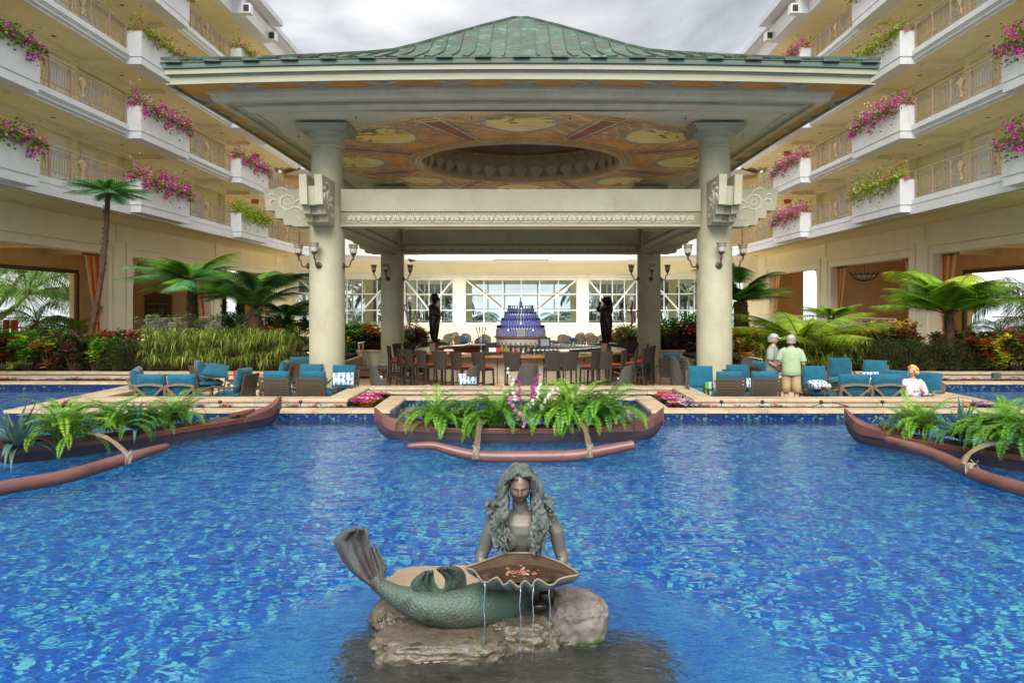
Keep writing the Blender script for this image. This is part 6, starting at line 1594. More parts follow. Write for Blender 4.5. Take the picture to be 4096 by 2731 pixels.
# ================================================================ outrigger canoes as planters
add_stain(M_['hullpink'], (.10,.045,.04), .57, 3, (1,3,3), .12)
def prof_interp(P,x):
    for (a,va),(b,vb) in zip(P,P[1:]):
        if x<=b: return va+(vb-va)*(x-a)/(b-a)
    return P[-1][1]
SHEER=[(0,.355),(1.2,.36),(1.54,.38),(1.88,.43),(2.13,.47),(2.25,.51),(2.37,.58),(2.44,.65),(2.49,.70)]
BEAM=[(0,.25),(1.0,.24),(1.6,.20),(2.0,.145),(2.3,.085),(2.45,.045),(2.50,.018)]
KEEL=[(0,-.10),(1.4,-.06),(2.0,.05),(2.3,.17),(2.42,.27),(2.50,.42)]
def canoe(name,label,cx,cy_,dx,dy):
    t=thing(name,label,'canoe planter',(cx,cy_,0),math.atan2(dy,dx))
    xs=sorted(set([-x for x in np.linspace(0,2.5,40)]+list(np.linspace(0,2.5,40))))
    def sec(x,zs):
        a=abs(x); b=prof_interp(BEAM,a); k=prof_interp(KEEL,a); sh=prof_interp(SHEER,a); return a,b,k,sh
    lo=MB(); up=MB(); rowsL=[]; rowsU=[]
    for x in xs:
        a,b,k,sh=sec(x,0); line=min(sh-.02,max(.285,prof_interp([(0,.285),(2.2,.31),(2.5,.50)],a))); line=max(line,k+.01)
        r=[]
        for q in np.linspace(-1,1,17):
            th=q*PI/2; zz=line-(line-k)*math.cos(th)**.75; yy=b*.96*math.sin(th); r.append((x,yy,zz))
        rowsL.append(r); rowsU.append([[(x,-b*.96,line),(x,-b*1.03,line+.004),(x,-b,sh)],[(x,b,sh),(x,b*1.03,line+.004),(x,b*.96,line)]])
    lo.grid(rowsL,flip=True); lo.build('lower_hull',M_['hulldark'],t,True)
    for ends in (0,1):
        u_=MB()
        sel=[(x,r) for x,r in zip(xs,rowsU) if (abs(x)<=1.60 if not ends else True)]
        if not ends:
            for sd in (0,1): u_.grid([r[sd] for x,r in sel],flip=(sd==0))
            u_.build('gunwale_strake',M_['hullred'],t)
            ri=MB()
            for sd in (-1,1): 
                pts=[(x,sd*(prof_interp(BEAM,abs(x))-.008),prof_interp(SHEER,abs(x))+.006) for x in xs if abs(x)<=1.6]; ri.tube(pts,.014,5)
            ri.build('gunwale_rim',M_['hullpink'],t)
        else:
            for sg in (-1,1):
                e=MB(); S_=[(x,r) for x,r in zip(xs,rowsU) if sg*x>=1.55]
                if sg<0: pass
                for sd in (0,1): e.grid([[tuple(Vector(p)+Vector((0,(-.004 if sd==0 else .004),0))) for p in r[sd]] for x,r in S_],flip=(sd==0))
                dk=[]
                for x,r in S_:
                    a=abs(x); b=prof_interp(BEAM,a)+.004; sh=prof_interp(SHEER,a); dk.append([(x,b*q,sh+.035*(1-q*q)*min(1,(2.5-a)*4)) for q in np.linspace(-1,1,9)])
                e.grid(dk); xe=sg*2.5; sh=prof_interp(SHEER,2.5); e.box(min(xe,xe+sg*.012),max(xe,xe+sg*.012),-.02,.02,.44,sh+.004)
                # low breakwater on the deck
                br=[]; 
                for q in np.linspace(-1,1,13): 
                    px=sg*(1.92-.42*abs(q)**1.6); pb=prof_interp(BEAM,abs(px)); br.append((px,q*pb*.82,0))
                e.grid([[ (p[0],p[1],prof_interp(SHEER,abs(p[0]))+.0) for p in br],[(p[0],p[1],prof_interp(SHEER,abs(p[0]))+.075) for p in br],[(p[0]-sg*.02,p[1]*.95,prof_interp(SHEER,abs(p[0]))+.075) for p in br],[(p[0]-sg*.02,p[1]*.95,prof_interp(SHEER,abs(p[0]))+.0) for p in br]])
                e.build('end_deck',M_['hullpink'],t,50)
    so_=MB(); rows=[[(x,q*prof_interp(BEAM,abs(x))*.93,.30+.03*fn(x*3,q*2)) for q in np.linspace(-1,1,7)] for x in np.linspace(-1.75,1.75,30)]; so_.grid(rows,flip=True); so_.build('planting_soil',M_['soil'],t)
    inn=MB()
    for sd in (-1,1): inn.grid([[(x,sd*(prof_interp(BEAM,abs(x))-.02),z) for z in (.28,prof_interp(SHEER,abs(x)))] for x in np.linspace(-1.75,1.75,20)])
    inn.build('inner_planking',M_['arm'],t)
    return t
def to_local(t,p):
    M=(Matrix.Translation(t.location)@Matrix.Rotation(t.rotation_euler.z,4,'Z')).inverted(); return M@Vector(p)
def float_arm(t,path,radii,arms,lash):
    pts=[to_local(t,p) for p in path]
    # smooth path
    sm=[];rr=[]
    n=len(pts)
    for i in range(n-1):
        p0=pts[max(0,i-1)];p1=pts[i];p2=pts[i+1];p3=pts[min(n-1,i+2)]
        for k in range(6):
            u=k/6; sm.append(.5*((2*p1)+(-p0+p2)*u+(2*p0-5*p1+4*p2-p3)*u*u+(-p0+3*p1-3*p2+p3)*u**3)); rr.append(radii[i]+(radii[i+1]-radii[i])*u)
    sm.append(pts[-1]); rr.append(radii[-1])
    f=MB(); d0=(sm[0]-sm[1]).normalized(); f.tube([sm[0]+d0*rr[0]*.9,sm[0]+d0*rr[0]*.6]+sm,[rr[0]*.15,rr[0]*.7]+rr,16); f.build('outrigger_float',M_['hullpink'],t,60)
    for a in arms:
        ap=[to_local(t,p) for p in a]; b=MB(); q=[]
        m=len(ap)
        for i in range(m-1):
            p0=ap[max(0,i-1)];p1=ap[i];p2=ap[i+1];p3=ap[min(m-1,i+2)]
            for k in range(5): u=k/5; q.append(.5*((2*p1)+(-p0+p2)*u+(2*p0-5*p1+4*p2-p3)*u*u+(-p0+3*p1-3*p2+p3)*u**3))
        q.append(ap[-1]); b.tube(q,[.036-.004*math.sin(i) for i in range(len(q))],4,True,1.15); b.build('outrigger_arm',M_['arm'],t)
    for c,r in lash:
        c=to_local(t,c); b=MB()
        for i in range(7):
            o_=(i-3)*.014; b.tube([(c.x+o_+.012*math.sin(k*1.3+i),c.y+r*math.sin(2*PI*k/12),c.z+r*.98*math.cos(2*PI*k/12)) for k in range(13)],.006,4,False)
        for sg in (-1,1): b.tube([(c.x+sg*.05,c.y-r*.6,c.z+r*1.3),(c.x-sg*.04,c.y-r*1.05,c.z+r*.3),(c.x+sg*.02,c.y-r*1.1,c.z-r*.5)],.007,4)
        b.build('rope_lashing',M_['rope'],t)
cc=canoe('outrigger_canoe','faded red outrigger canoe in the centre of the pool filled with ferns and orchids',-.03,13.15,1,0)
float_arm(cc,[(-1.66,11.28,.375),(-1.30,11.27,.385),(-1.0,11.25,.31),(-.6,11.24,.235),(.1,11.24,.225),(.8,11.24,.245),(1.2,11.25,.31),(1.68,11.27,.40)],[.045,.062,.075,.088,.092,.090,.085,.07],
   [[(-.70,13.35,.46),(-.69,13.0,.52),(-.68,12.4,.50),(-.66,11.8,.44),(-.66,11.28,.36)],[(.98,13.3,.46),(1.0,12.9,.50),(1.03,12.4,.50),(1.03,11.8,.46),(1.02,11.28,.37)]],[((-.66,11.25,.27),.11),((1.02,11.25,.29),.11),((-.69,13.0,.44),.07)])
cl=canoe('outrigger_canoe','outrigger canoe at the left frame edge, its upswept end pointing to the pavilion',-6.19,12.9,.58,.81)
float_arm(cl,[(-5.31,11.35,.36),(-5.5,10.94,.32),(-5.71,10.6,.27),(-5.95,9.83,.24),(-6.34,9.22,.24),(-6.7,8.2,.26),(-7.2,7.4,.34)],[.05,.075,.088,.095,.095,.09,.07],
   [[(-7.1,11.75,.47),(-6.7,11.55,.53),(-6.25,11.3,.52),(-5.95,11.1,.46),(-5.60,10.78,.36)]],[((-5.62,10.78,.285),.10)])
cr=canoe('outrigger_canoe','outrigger canoe at the right frame edge, its high end turned to the pavilion',7.07,11.0,-.6,.8)
float_arm(cr,[(5.62,11.62,.42),(5.72,11.40,.40),(5.90,11.1,.35),(6.02,10.6,.28),(5.98,9.9,.245),(6.08,9.2,.24),(6.3,8.2,.26)],[.05,.065,.08,.09,.095,.095,.09],
   [[(7.15,10.75,.47),(6.77,10.6,.52),(6.45,10.5,.53),(6.03,10.2,.47),(5.84,10.02,.36)]],[((5.99,10.05,.27),.11)])
# eyelet with rope end on the hull
# ---- Boston ferns
def fern_frond(L_=.8,el=60,droop=130,cols=((.10,.28,.02),),wid=.06,pairs=38,curl=0):
    mb=MB(); mb.color((.12,.16,.03)); n=12; pts=arc_pts(L_,el,droop,n); mb.tube(pts,[.005*(1-.7*i/n) for i in range(n+1)],3,False)
    for j in range(pairs):
        t=.12+.87*(j+.5)/pairs; f=t*n; i=min(n-1,int(f)); p=pts[i].lerp(pts[i+1],f-i); tan=(pts[i+1]-pts[i]).normalized(); nor=Vector((-tan.z,0,tan.x))
        ln=wid*min(1,(1-t)*3.2+.25)*min(1,t*4+.3)*random.uniform(.9,1.1)
        for s in (-1,1):
            d=(Vector((0,s,0))+tan*.22+nor*random.uniform(-.05,.35)).normalized(); mb.col=vary(random.choice(cols),.22); e=tan*(L_/pairs*.42)
            mb._a([p,p+d*ln*.45+e*1.1,p+d*ln,p+d*ln*.5-e*.8],[(0,1,2,3)])
    me=mb.mesh('frond'); me.materials.append(M_['leafv']); return me
random.seed(77)
LF=((.12,.32,.02),(.16,.38,.03),(.08,.25,.02)); DF=((.06,.20,.03),(.08,.25,.03),(.04,.14,.02)); YF=((.24,.42,.03),(.18,.36,.03),(.13,.29,.03))
FF={k:[fern_frond(.72,e,d,c,w) for e,d,w in ((82,95,.062),(66,130,.068),(50,130,.068),(72,165,.06))] for k,c in (('lime',LF),('dark',DF),('yellow',YF))}
def boston(label,x,y,z,n=30,sc=1.0,kinds=('lime','lime','dark'),upright=0,seed=0):
    random.seed(seed); n=int(n*2.0); sc*=1.22; t=thing('boston_fern',label,'fern',(x,y,z),0,'ferns planted in the canoes'); 
    pot=MB(); 
    for i in range(n):
        az=360*i/n*1.62+random.uniform(-15,15); k=random.choice(kinds); mi=random.choice((0,0,1,1,2,3,3)) if i>upright else 0
        o=obj('frond',FF[k][mi],t,(random.uniform(-.16,.16),random.uniform(-.07,.07),random.uniform(-.02,.08))); s_=sc*random.uniform(.65,1.15)
        o.rotation_euler=(random.uniform(-.15,.15),random.uniform(-.25,.15),R(az)); o.scale=(s_,s_,s_)
    return t
boston('fern at the left end of the central canoe',-1.42,13.1,.34,34,1.0,('lime','lime','yellow'),3,1)
boston('shorter shaded fern second from the left in the central canoe',-1.0,13.2,.32,22,.8,('dark','lime'),2,2)
boston('fern left of the orchids, trailing over the hull of the central canoe',-.42,13.05,.36,34,1.08,('lime','lime','dark'),5,3)
boston('fern just right of the orchids in the central canoe',.55,13.1,.40,34,1.08,('lime','lime','dark'),4,4)
boston('tall fern with upright fronds right of centre in the central canoe',.95,13.15,.42,34,1.15,('lime','yellow','dark'),5,5)
boston('wide fern at the right end of the central canoe hanging to the water',1.42,13.05,.40,38,1.15,('lime','lime','dark'),3,6)
boston('big fern in the left canoe spilling towards the float',*[*at(255,1760,11.3)[:2]],.42,34,1.0,('yellow','lime','lime'),6,7)
boston('fern in the middle of the left canoe before the teal agave',*[*at(455,1700,12.1)[:2]],.45,30,.95,('lime','dark','lime'),3,8)
boston('small fern beside the spiky plant of the left canoe',*[*at(560,1700,12.7)[:2]],.40,18,.7,('lime','dark'),2,9)
boston('upright fern nearest the end of the left canoe',*[*at(705,1720,13.4)[:2]],.40,30,.82,('lime','lime','dark'),8,10)
boston('lime fern at the end of the right canoe',*[*at(3680,1750,12.1)[:2]],.40,34,.92,('yellow','lime'),7,11)
boston('dense lime fern cut by the right frame edge in the right canoe',*[*at(4000,1750,11.0)[:2]],.50,44,.95,('yellow','lime','lime'),7,12)
boston('fern at the very right edge behind the arm of the right canoe',*[*at(4110,1770,10.5)[:2]],.5,34,.95,('lime','dark'),4,13)
boston('small fern drooping beside the agave of the left canoe',*[*at(640,1720,12.9)[:2]],.38,16,.7,('lime','dark'),1,14)
# ---- strap leaved agaves
def agave(label,x,y,z,n,L_,wd,cols,seed,el=(35,85)):
    random.seed(seed); t=thing('agave_plant',label,'plant',(x,y,z),0,'grey green strap leaved plants in the canoes')
    for i in range(n):
        az=2.4*i+random.uniform(-.2,.2); e=random.uniform(*el); dr=random.uniform(30,150) if e<70 else random.uniform(5,60); l=L_*random.uniform(.75,1.1); pts=arc_pts(l,e,dr,9); mb=MB(); mb.usec=True; c=vary(random.choice(cols),.2); rows=[]
        for j,p in enumerate(pts):
            u=j/9; ww=wd*(.75+.6*math.sin(PI*min(1,u*1.3)))*(1-u**3)*.5+.002; rows.append([(p.x,-ww,p.z+ww*.35),(p.x,0,p.z),(p.x,ww,p.z+ww*.35)])
        mb.col=c; mb.grid(rows); o=mb.build('leaf',M_['leafv'],t,True); o.rotation_euler=(0,0,az)
    return t
AG=((.09,.17,.13),(.13,.22,.17),(.07,.13,.10)); 
agave('large grey green agave at the left frame edge in the left canoe',*[*at(62,1790,10.9)[:2]],.36,34,.78,.075,AG,3,(35,88))
agave('teal grey agave standing between the ferns of the left canoe',*[*at(545,1720,12.4)[:2]],.40,24,.60,.06,((.06,.20,.14),(.10,.26,.19)),4,(45,88))
agave('blue green agave between the two ferns of the right canoe',*[*at(3845,1765,11.6)[:2]],.40,34,.72,.07,((.05,.14,.11),(.08,.19,.14),(.11,.22,.16)),6,(38,88))
# ---- orchids
def orchid(label,base,tip,bend,col,nb,seed,start=.45):
    random.seed(seed); t=thing('orchid',label,'orchid',base,0,'orchids in the central canoe'); b=Vector((0,0,0)); e=Vector(tip)-Vector(base); mid=e*.5+Vector(bend)
    pts=[(b*(1-u)**2+mid*2*u*(1-u)+e*u*u) for u in np.linspace(0,1,12)]; mb=MB(); mb.tube(pts,.005,4); mb.build('stem',M_['stemg'],t)
    for i in range(nb):
        u=start+(1-start)*i/max(1,nb-1); f=u*11; k=min(10,int(f)); p=pts[k].lerp(pts[k+1],f-k)+Vector((random.uniform(-.03,.03),random.uniform(-.04,0),random.uniform(-.015,.015))); fm=MB(); fm.usec=True
        a0=random.uniform(0,6); s_=random.uniform(.026,.038)*(1-.35*(u-start))
        for j in range(5):
            a=a0+2*PI*j/5; d=Vector((math.cos(a),random.uniform(-.35,.1),math.sin(a))); w_=Vector((-math.sin(a),0,math.cos(a))); fm.col=vary(col,.15)
            fm._a([p,p+d*s_*.6+w_*s_*.42,p+d*s_*1.15,p+d*s_*.6-w_*s_*.42],[(0,1,2,3)])
        fm.col=(.5,.05,.3) if col[1]<.6 else (.8,.75,.4); fm._a([p+Vector((0,-.012,0)),p+Vector((.012,-.02,-.018)),p+Vector((-.012,-.02,-.018))],[(0,1,2)])
        fm.build('blossom',M_['flowerv'],t)
    for i in range(4):
        lm=MB(); lm.usec=True; lm.col=vary((.06,.16,.02),.2); a=random.uniform(0,6); lm.leaf((0,0,0),(math.cos(a),math.sin(a),1.2),(0,0,1),.28,.05,.5,4); lm.build('leaf',M_['leafv'],t)
M_['stemg']=mat('green_stem',(.08,.14,.03),.6)
def zz4(x,y): return (1400+x/1.742,1450+y/1.742)
PU=(.42,.03,.30); PK_=(.62,.28,.50); WHT=(.80,.80,.80)
for lab,bx,bz,(tx,ty),yy,bend,c,nb in (('pale sparse orchid spray leaning left above the others',.0,.45,(1105,45),12.95,(.05,0,.1),(.66,.60,.66),10),
    ('magenta orchid spray left of the tallest one',.02,.45,(1180,120),12.9,(0,0,.1),PU,8),('tallest magenta orchid spray in the middle',.08,.45,(1310,80),12.95,(.0,0,.12),PU,10),
    ('white orchid spray just below the tallest magenta one',.1,.45,(1325,140),12.85,(.03,0,.1),WHT,9),('white orchid spray leaning right',.16,.45,(1435,175),12.9,(.02,0,.12),WHT,10),
    ('pink orchid spray leaning left low over the fern',.0,.45,(1105,225),12.8,(-.02,0,.15),PK_,8),('white orchid blossoms low in the middle',.06,.42,(1265,255),12.75,(.02,0,.1),WHT,6),
    ('pink orchid spray cascading down over the hull',.02,.5,(1215,440),12.6,(-.05,-.15,.45),PK_,12),('second magenta spray behind the tallest orchid',.12,.45,(1275,150),13.0,(0,0,.1),PU,7)):
    u,v=zz4(tx,ty); orchid(lab,(bx-.03,13.0,bz-.1),tuple(at(u,v,yy)),bend,c,nb,hash(lab[:9])%97 if False else len(lab)*3+nb)
# ================================================================ mermaid fountain
def mz(zx,zy,y): return at(1250+zx/1.598,1750+zy/1.598,y)
M_['mbody']=mat('patinated_bronze_skin',(.095,.09,.078),.45,metal=.25,c2=(.18,.15,.125),vs=5,bump=.12,bs=60)
add_stain(M_['mbody'],(.10,.16,.13),.46,3.2,(1,1,.7),.22); add_stain(M_['mbody'],(.035,.045,.04),.64,7,(1,1,1),.1)
def warm_face(m,c,col,r0=.07,r1=.15):
    n=m.node_tree.nodes; l=m.node_tree.links; p=n[m['bsdf']]; src=p.inputs['Base Color'].links[0].from_socket
    tc_=n.new('ShaderNodeTexCoord'); d=n.new('ShaderNodeVectorMath'); d.operation='DISTANCE'; d.inputs[1].default_value=c; l.new(tc_.outputs['Object'],d.inputs[0])
    r=n.new('ShaderNodeMapRange'); r.inputs[1].default_value=r0; r.inputs[2].default_value=r1; r.inputs[3].default_value=.75; r.inputs[4].default_value=0; l.new(d.outputs['Value'],r.inputs[0])
    x=n.new('ShaderNodeMix'); x.data_type='RGBA'; l.new(r.outputs[0],x.inputs[0]); l.new(src,x.inputs[6]); x.inputs[7].default_value=(*col,1); l.new(x.outputs[2],p.inputs['Base Color'])
warm_face(M_['mbody'],tuple(mz(1326,330,5.36)),(.20,.115,.09),.05,.13)
M_['mhair']=mat('verdigris_hair',(.045,.058,.05),.48,metal=.3,c2=(.20,.235,.21),vs=9,bump=1.0,bs=60,stretch=(1.6,1.6,.45))
add_stain(M_['mhair'],(.02,.025,.025),.60,6,(1,1,.6),.1)
M_['mtail']=mat('verdigris_tail',(.065,.13,.10),.45,metal=.3,c2=(.085,.075,.06),vs=2.6,bump=.5,bs=70)
add_stain(M_['mtail'],(.03,.025,.022),.53,5,(1,1,1),.15)
M_['mfin']=mat('purple_grey_fin',(.09,.055,.055),.45,metal=.3,c2=(.13,.15,.135),vs=4,bump=.5,bs=30,stretch=(3,1,1))
add_stain(M_['mfin'],(.03,.03,.035),.58,4,(1,1,1),.12)
mer=thing('mermaid_fountain','green bronze mermaid statue holding a scalloped basin on the rocks in the pool','statue',(0,0,0))
# torso, neck, head and arms united into one skin
b=MB()
sh=mz(1330,520,5.42); hipc=mz(1365,900,5.62)
rows=[]
for zy,rx,ry,yy in ((990,.165,.13,5.60),(930,.168,.135,5.59),(870,.150,.12,5.565),(800,.120,.092,5.53),(730,.124,.092,5.505),(660,.148,.104,5.475),(590,.166,.108,5.46),(540,.168,.098,5.46),(505,.140,.078,5.46),(480,.09,.062,5.455),(462,.058,.054,5.45)):
    c_=mz(1335+(zy-500)*.07,zy,yy); rows.append([(c_.x+rx*math.copysign(abs(math.cos(a))**.85,math.cos(a)),c_.y+ry*math.sin(a),c_.z) for a in np.linspace(0,2*PI,41)[:-1]])
b.grid(rows,closed=True,flip=True); b._a(rows[0],[tuple(range(40))]); b._a(rows[-1],[tuple(range(40))[::-1]])
b.ball(mz(1258,650,5.405),(.078,.060,.08),18,12); b.ball(mz(1415,650,5.405),(.078,.060,.08),18,12)

b.tube([mz(1330,540,5.46),mz(1328,465,5.45),mz(1326,400,5.44)],[.085,.056,.055],18)
for s,ex,el,wr in ((-1,1135,1085,1065),(1,1560,1590,1610)):
    shx=1190 if s<0 else 1490
    b.tube([mz(1330+s*60,500,5.47),mz(1330+s*130,505,5.46),mz(shx+s*20,535,5.45),mz(ex,600,5.43),mz(el+(-s)*8,720,5.44),mz(wr+(-s)*10,780,5.42),mz(wr+(-s)*40,850,5.36),mz(wr+(-s)*80,905,5.28)],[.05,.062,.064,.055,.047,.044,.034,.03],16)
    # hand cupping the basin from below
    hb_=mz(wr-s*95,925,5.24)
    b.ball(hb_,(.045,.05,.022),12,8)
    for k in range(4): b.tube([hb_+Vector((-s*.0,(k-1.5)*.02-.01,0)),hb_+Vector((-s*.045,(k-1.5)*.022-.015,-.012)),hb_+Vector((-s*.085,(k-1.5)*.022-.02,-.006))],[.011,.0095,.007],7)
    b.tube([hb_+Vector((s*.01,-.03,0)),hb_+Vector((s*.02,-.06,.02)),hb_+Vector((s*.01,-.075,.045))],[.012,.010,.008],7)
# head
hc=mz(1326,318,5.42); rows=[]; nh=120
tilt=Matrix.Rotation(R(11),3,'X')
def g2(x,z,cx,cz,sx,sz): return math.exp(-((x-cx)/sx)**2-((z-cz)/sz)**2)
for j in range(nh+1):
    el=-PI/2+PI*j/nh; row=[]
    for i in range(nh):
        a=2*PI*i/nh; x=math.sin(a)*math.cos(el); y=-math.cos(a)*math.cos(el); z=math.sin(el)
        k=1-.30*max(0,-z)**1.2; px,py,pz=x*.080*k,y*.102*(1-.12*max(0,-z)),z*.124
        if y<0:
            f=-y; d=.024*g2(px,pz,0,-.018,.010,.016)+.014*g2(px,pz,0,.008,.009,.024)+.006*g2(px,pz,.012,-.026,.008,.008)+.006*g2(px,pz,-.012,-.026,.008,.008)
            for s in (-1,1):
                d+=-.015*g2(px,pz,s*.030,.014,.017,.012)+.0085*g2(px,pz,s*.030,.013,.012,.0065)-.003*g2(px,pz,s*.030,.0105,.011,.0018)+.008*g2(px,pz,s*.032,.036,.024,.007)+.007*g2(px,pz,s*.046,-.020,.02,.02)-.006*g2(px,pz,s*.05,-.055,.018,.018)
            d+=.010*g2(px,pz,0,-.052,.020,.0055)+.0105*g2(px,pz,0,-.066,.017,.006)-.006*g2(px,pz,0,-.0592,.024,.002)-.004*g2(px,pz,0,-.078,.022,.006)+.013*g2(px,pz,0,-.094,.022,.016)
            py-=d*f**.5
        v=tilt@Vector((px,py,pz)); row.append(hc+v)
    rows.append(row)
b.grid(rows,closed=True)
body=b.build('body',M_['mbody'],mer,True)
rm=body.modifiers.new('unite','REMESH'); rm.mode='VOXEL'; rm.voxel_size=.0046; rm.use_smooth_shade=True
sm=body.modifiers.new('smooth','SMOOTH'); sm.factor=.5; sm.iterations=9
# hair: curling locks, united into one sculpted mass
random.seed(3); hb=MB()
for i in range(330):
    s=-1 if i%2 else 1; ph=random.random()**.9
    yy0=-.080+.18*ph; fr_=max(0,1-ph*2.2); zt=.130-.02*abs(ph-.4); w_=1.10+.22*random.random()
    wide=random.uniform(.10,.205); front=ph<.62
    drop=random.uniform(.03,.225) if front else random.uniform(.03,.18)
    if wide>.19: drop=min(drop,.16)
    yf=-.06-.05*random.random() if front else .03+.05*random.random()
    P_=[Vector((s*.003,yy0*.55,zt+.004)),Vector((s*.045,yy0*.98-.014*fr_,zt-.010)),Vector((s*.088*w_,yy0*1.0-.006*fr_,.055)),Vector((s*(.102*w_+.2*max(0,wide-.14)),yy0*.85-.01*fr_,-.03)),
        Vector((s*(.098+.45*(wide-.10)),yy0*.5+yf*.5,-.11)),Vector((s*(.5*.11+.55*wide),yf,-.18)),Vector((s*wide*random.uniform(.85,1.0),yf*1.15,-.22-drop*.45)),Vector((s*max(.085,wide*random.uniform(.62,.92)),yf*1.15-.015,-.22-drop))]
    q=[]; m=len(P_)
    for k in range(m-1):
        p0=P_[max(0,k-1)];p1=P_[k];p2=P_[k+1];p3=P_[min(m-1,k+2)]
        for e in range(6): u=e/6; q.append(.5*((2*p1)+(-p0+p2)*u+(2*p0-5*p1+4*p2-p3)*u*u+(-p0+3*p1-3*p2+p3)*u**3))
    q.append(P_[-1]); a0=random.uniform(0,6); fq=random.uniform(.35,.62); am=random.uniform(.012,.026)
    q=[p+Vector((math.sin(a0+k*fq)*am*min(1,k/16),math.cos(a0+k*fq*1.1)*am*min(1,k/16),math.sin(a0*2+k*fq)*am*.4*min(1,k/20))) for k,p in enumerate(q)]
    r0=random.uniform(.008,.0145); hb.tube([hc+p for p in q],[r0*(1.0-.55*(k/len(q))**2) for k in range(len(q))],7)
for i in range(110):   # short wavy locks over the crown and curls standing out at the shoulders
    a=random.uniform(0,2*PI); e=random.uniform(.2,1.0); p=Vector((math.cos(a)*.098*math.cos(e*1.3),math.sin(a)*.11*math.cos(e*1.3)+.008,.055+.09*e))
    if i>70:
        sg=random.choice((-1,1)); p=Vector((sg*random.uniform(.13,.205),random.uniform(-.08,.05),random.uniform(-.24,-.08))); d=Vector((sg*.03,random.uniform(-.02,.02),random.uniform(-.01,.03)))
        hb.tube([hc+p,hc+p+d,hc+p+d*1.5+Vector((0,-.01,-.025)),hc+p+d*.9+Vector((0,-.01,-.05))],[.016,.018,.014,.006],7); continue
    if p.y<-.05 and p.z<.09: continue
    d=Vector((-math.sin(a),math.cos(a),random.uniform(-.6,.2)))*.035; hb.tube([hc+p,hc+p*1.09+d*.6,hc+p*1.05+d*1.3,hc+p*.98+d*1.8],[.012,.018,.014,.006],7)
hair=hb.build('hair',M_['mhair'],mer,True); rm=hair.modifiers.new('unite','REMESH'); rm.mode='VOXEL'; rm.voxel_size=.0036; rm.use_smooth_shade=True
# tail with scales in relief
tp=[(1420,900,5.62,.150),(1400,1000,5.56,.172),(1300,1040,5.46,.178),(1180,1055,5.36,.166),(1050,1075,5.27,.152),(920,1090,5.22,.138),(800,1085,5.20,.122),(700,1070,5.20,.108),(610,1040,5.22,.090),(540,1010,5.25,.072),(480,975,5.28,.058),(430,945,5.31,.050),(390,905,5.33,.046)]
cp=[(mz(a,c,d),r) for a,c,d,r in tp]; pts=[];rr=[]
for i in range(len(cp)-1):
    p0=cp[max(0,i-1)];p1=cp[i];p2=cp[i+1];p3=cp[min(len(cp)-1,i+2)]
    for k in range(16):
        u=k/16; pts.append(.5*((2*p1[0])+(-p0[0]+p2[0])*u+(2*p0[0]-5*p1[0]+4*p2[0]-p3[0])*u*u+(-p0[0]+3*p1[0]-3*p2[0]+p3[0])*u**3)); rr.append(p1[1]+(p2[1]-p1[1])*u)
s_acc=0; rows=[]; up=Vector((0,0,1)); NN=144
for i,p in enumerate(pts):
    d=(pts[min(i+1,len(pts)-1)]-pts[max(i-1,0)]).normalized(); sd=d.cross(up).normalized(); u_=sd.cross(d).normalized()
    if i: s_acc+=(p-pts[i-1]).length
    row=[]
    for k in range(NN):
        a=2*PI*k/NN; sx=s_acc/.036; ay=a/(2*PI)*20
        # staggered round scales: distance inside the cell from its root
        best=0
        for o_ in (0,1):
            cx_=math.floor(sx-o_*.5)+o_*.5; fx=sx-cx_; fy=(ay-(o_*.5))%1-.5; dd=math.hypot(fx*1.0,fy*1.25)
            if dd<.62: best=max(best,(fx*.9)*(1 if dd<.56 else .6))
        k_=rr[i]+.0085*best*min(1,s_acc*1.2)
        row.append(p+sd*(math.cos(a)*k_*.95)+u_*(math.sin(a)*k_))
    rows.append(row)
tl=MB(); tl.grid(rows,closed=True); tl._a([tuple(p) for p in rows[0]],[tuple(range(NN))[::-1]]); tl.build('tail',M_['mtail'],mer,True)
def fin(name,left,right,y0,bend,m,ruf=.03,nf=7,nu=44,nv=40,thick=.012,seed=0):
    def cr(P,u):
        f=u*(len(P)-1); i=min(len(P)-2,int(f)); t=f-i; g=lambda q:Vector(P[max(0,min(len(P)-1,q))]); p0,p1,p2,p3=g(i-1),g(i),g(i+1),g(i+2)
        return .5*((2*p1)+(-p0+p2)*t+(2*p0-5*p1+4*p2-p3)*t*t+(-p0+3*p1-3*p2+p3)*t**3)
    rows=[]
    for j in range(nv+1):
        v=j/nv; Lp=cr(left,v); Rp=cr(right,v); row=[]
        for i in range(nu+1):
            u=i/nu; x=Lp.x+(Rp.x-Lp.x)*u; z=Lp.y+(Rp.y-Lp.y)*u
            rg=(fn(u*9+seed,3,1)+.6*fn(u*23+seed,5,2))*18*v**3; jag=0 if j<nv-2 else fn(u*30+seed,9,4)*16
            yy=y0+bend(u,v)+ruf*math.sin(u*nf*PI+seed)*v+.010*math.sin(u*nf*5+v*2)*v
            row.append(mz(x,z+rg+jag,yy))
        rows.append(row)
    mb=MB(); mb.grid(rows); o=mb.build(name,m,mer,True); so=o.modifiers.new('thickness','SOLIDIFY'); so.thickness=thick; so.offset=0; return o
fin('tail_fluke',[(440,985),(350,935),(285,890),(235,845),(185,775),(148,700),(140,655),(190,600),(235,590)],[(440,960),(440,930),(425,880),(400,800),(385,740),(372,690),(360,640),(352,600),(350,585)],5.33,lambda u,v:-.10*math.sin(PI*u)*v-.14*max(0,v-.75)*2*(1-u)+.05*v,M_['mfin'],.035,5,seed=1)
fin('tail_fluke',[(455,985),(445,950),(425,900),(400,840),(385,780),(372,735),(370,705)],[(465,980),(475,930),(455,880),(470,830),(455,790),(430,745),(412,700)],5.30,lambda u,v:.04*v-.03*u,M_['mfin'],.02,4,seed=4)
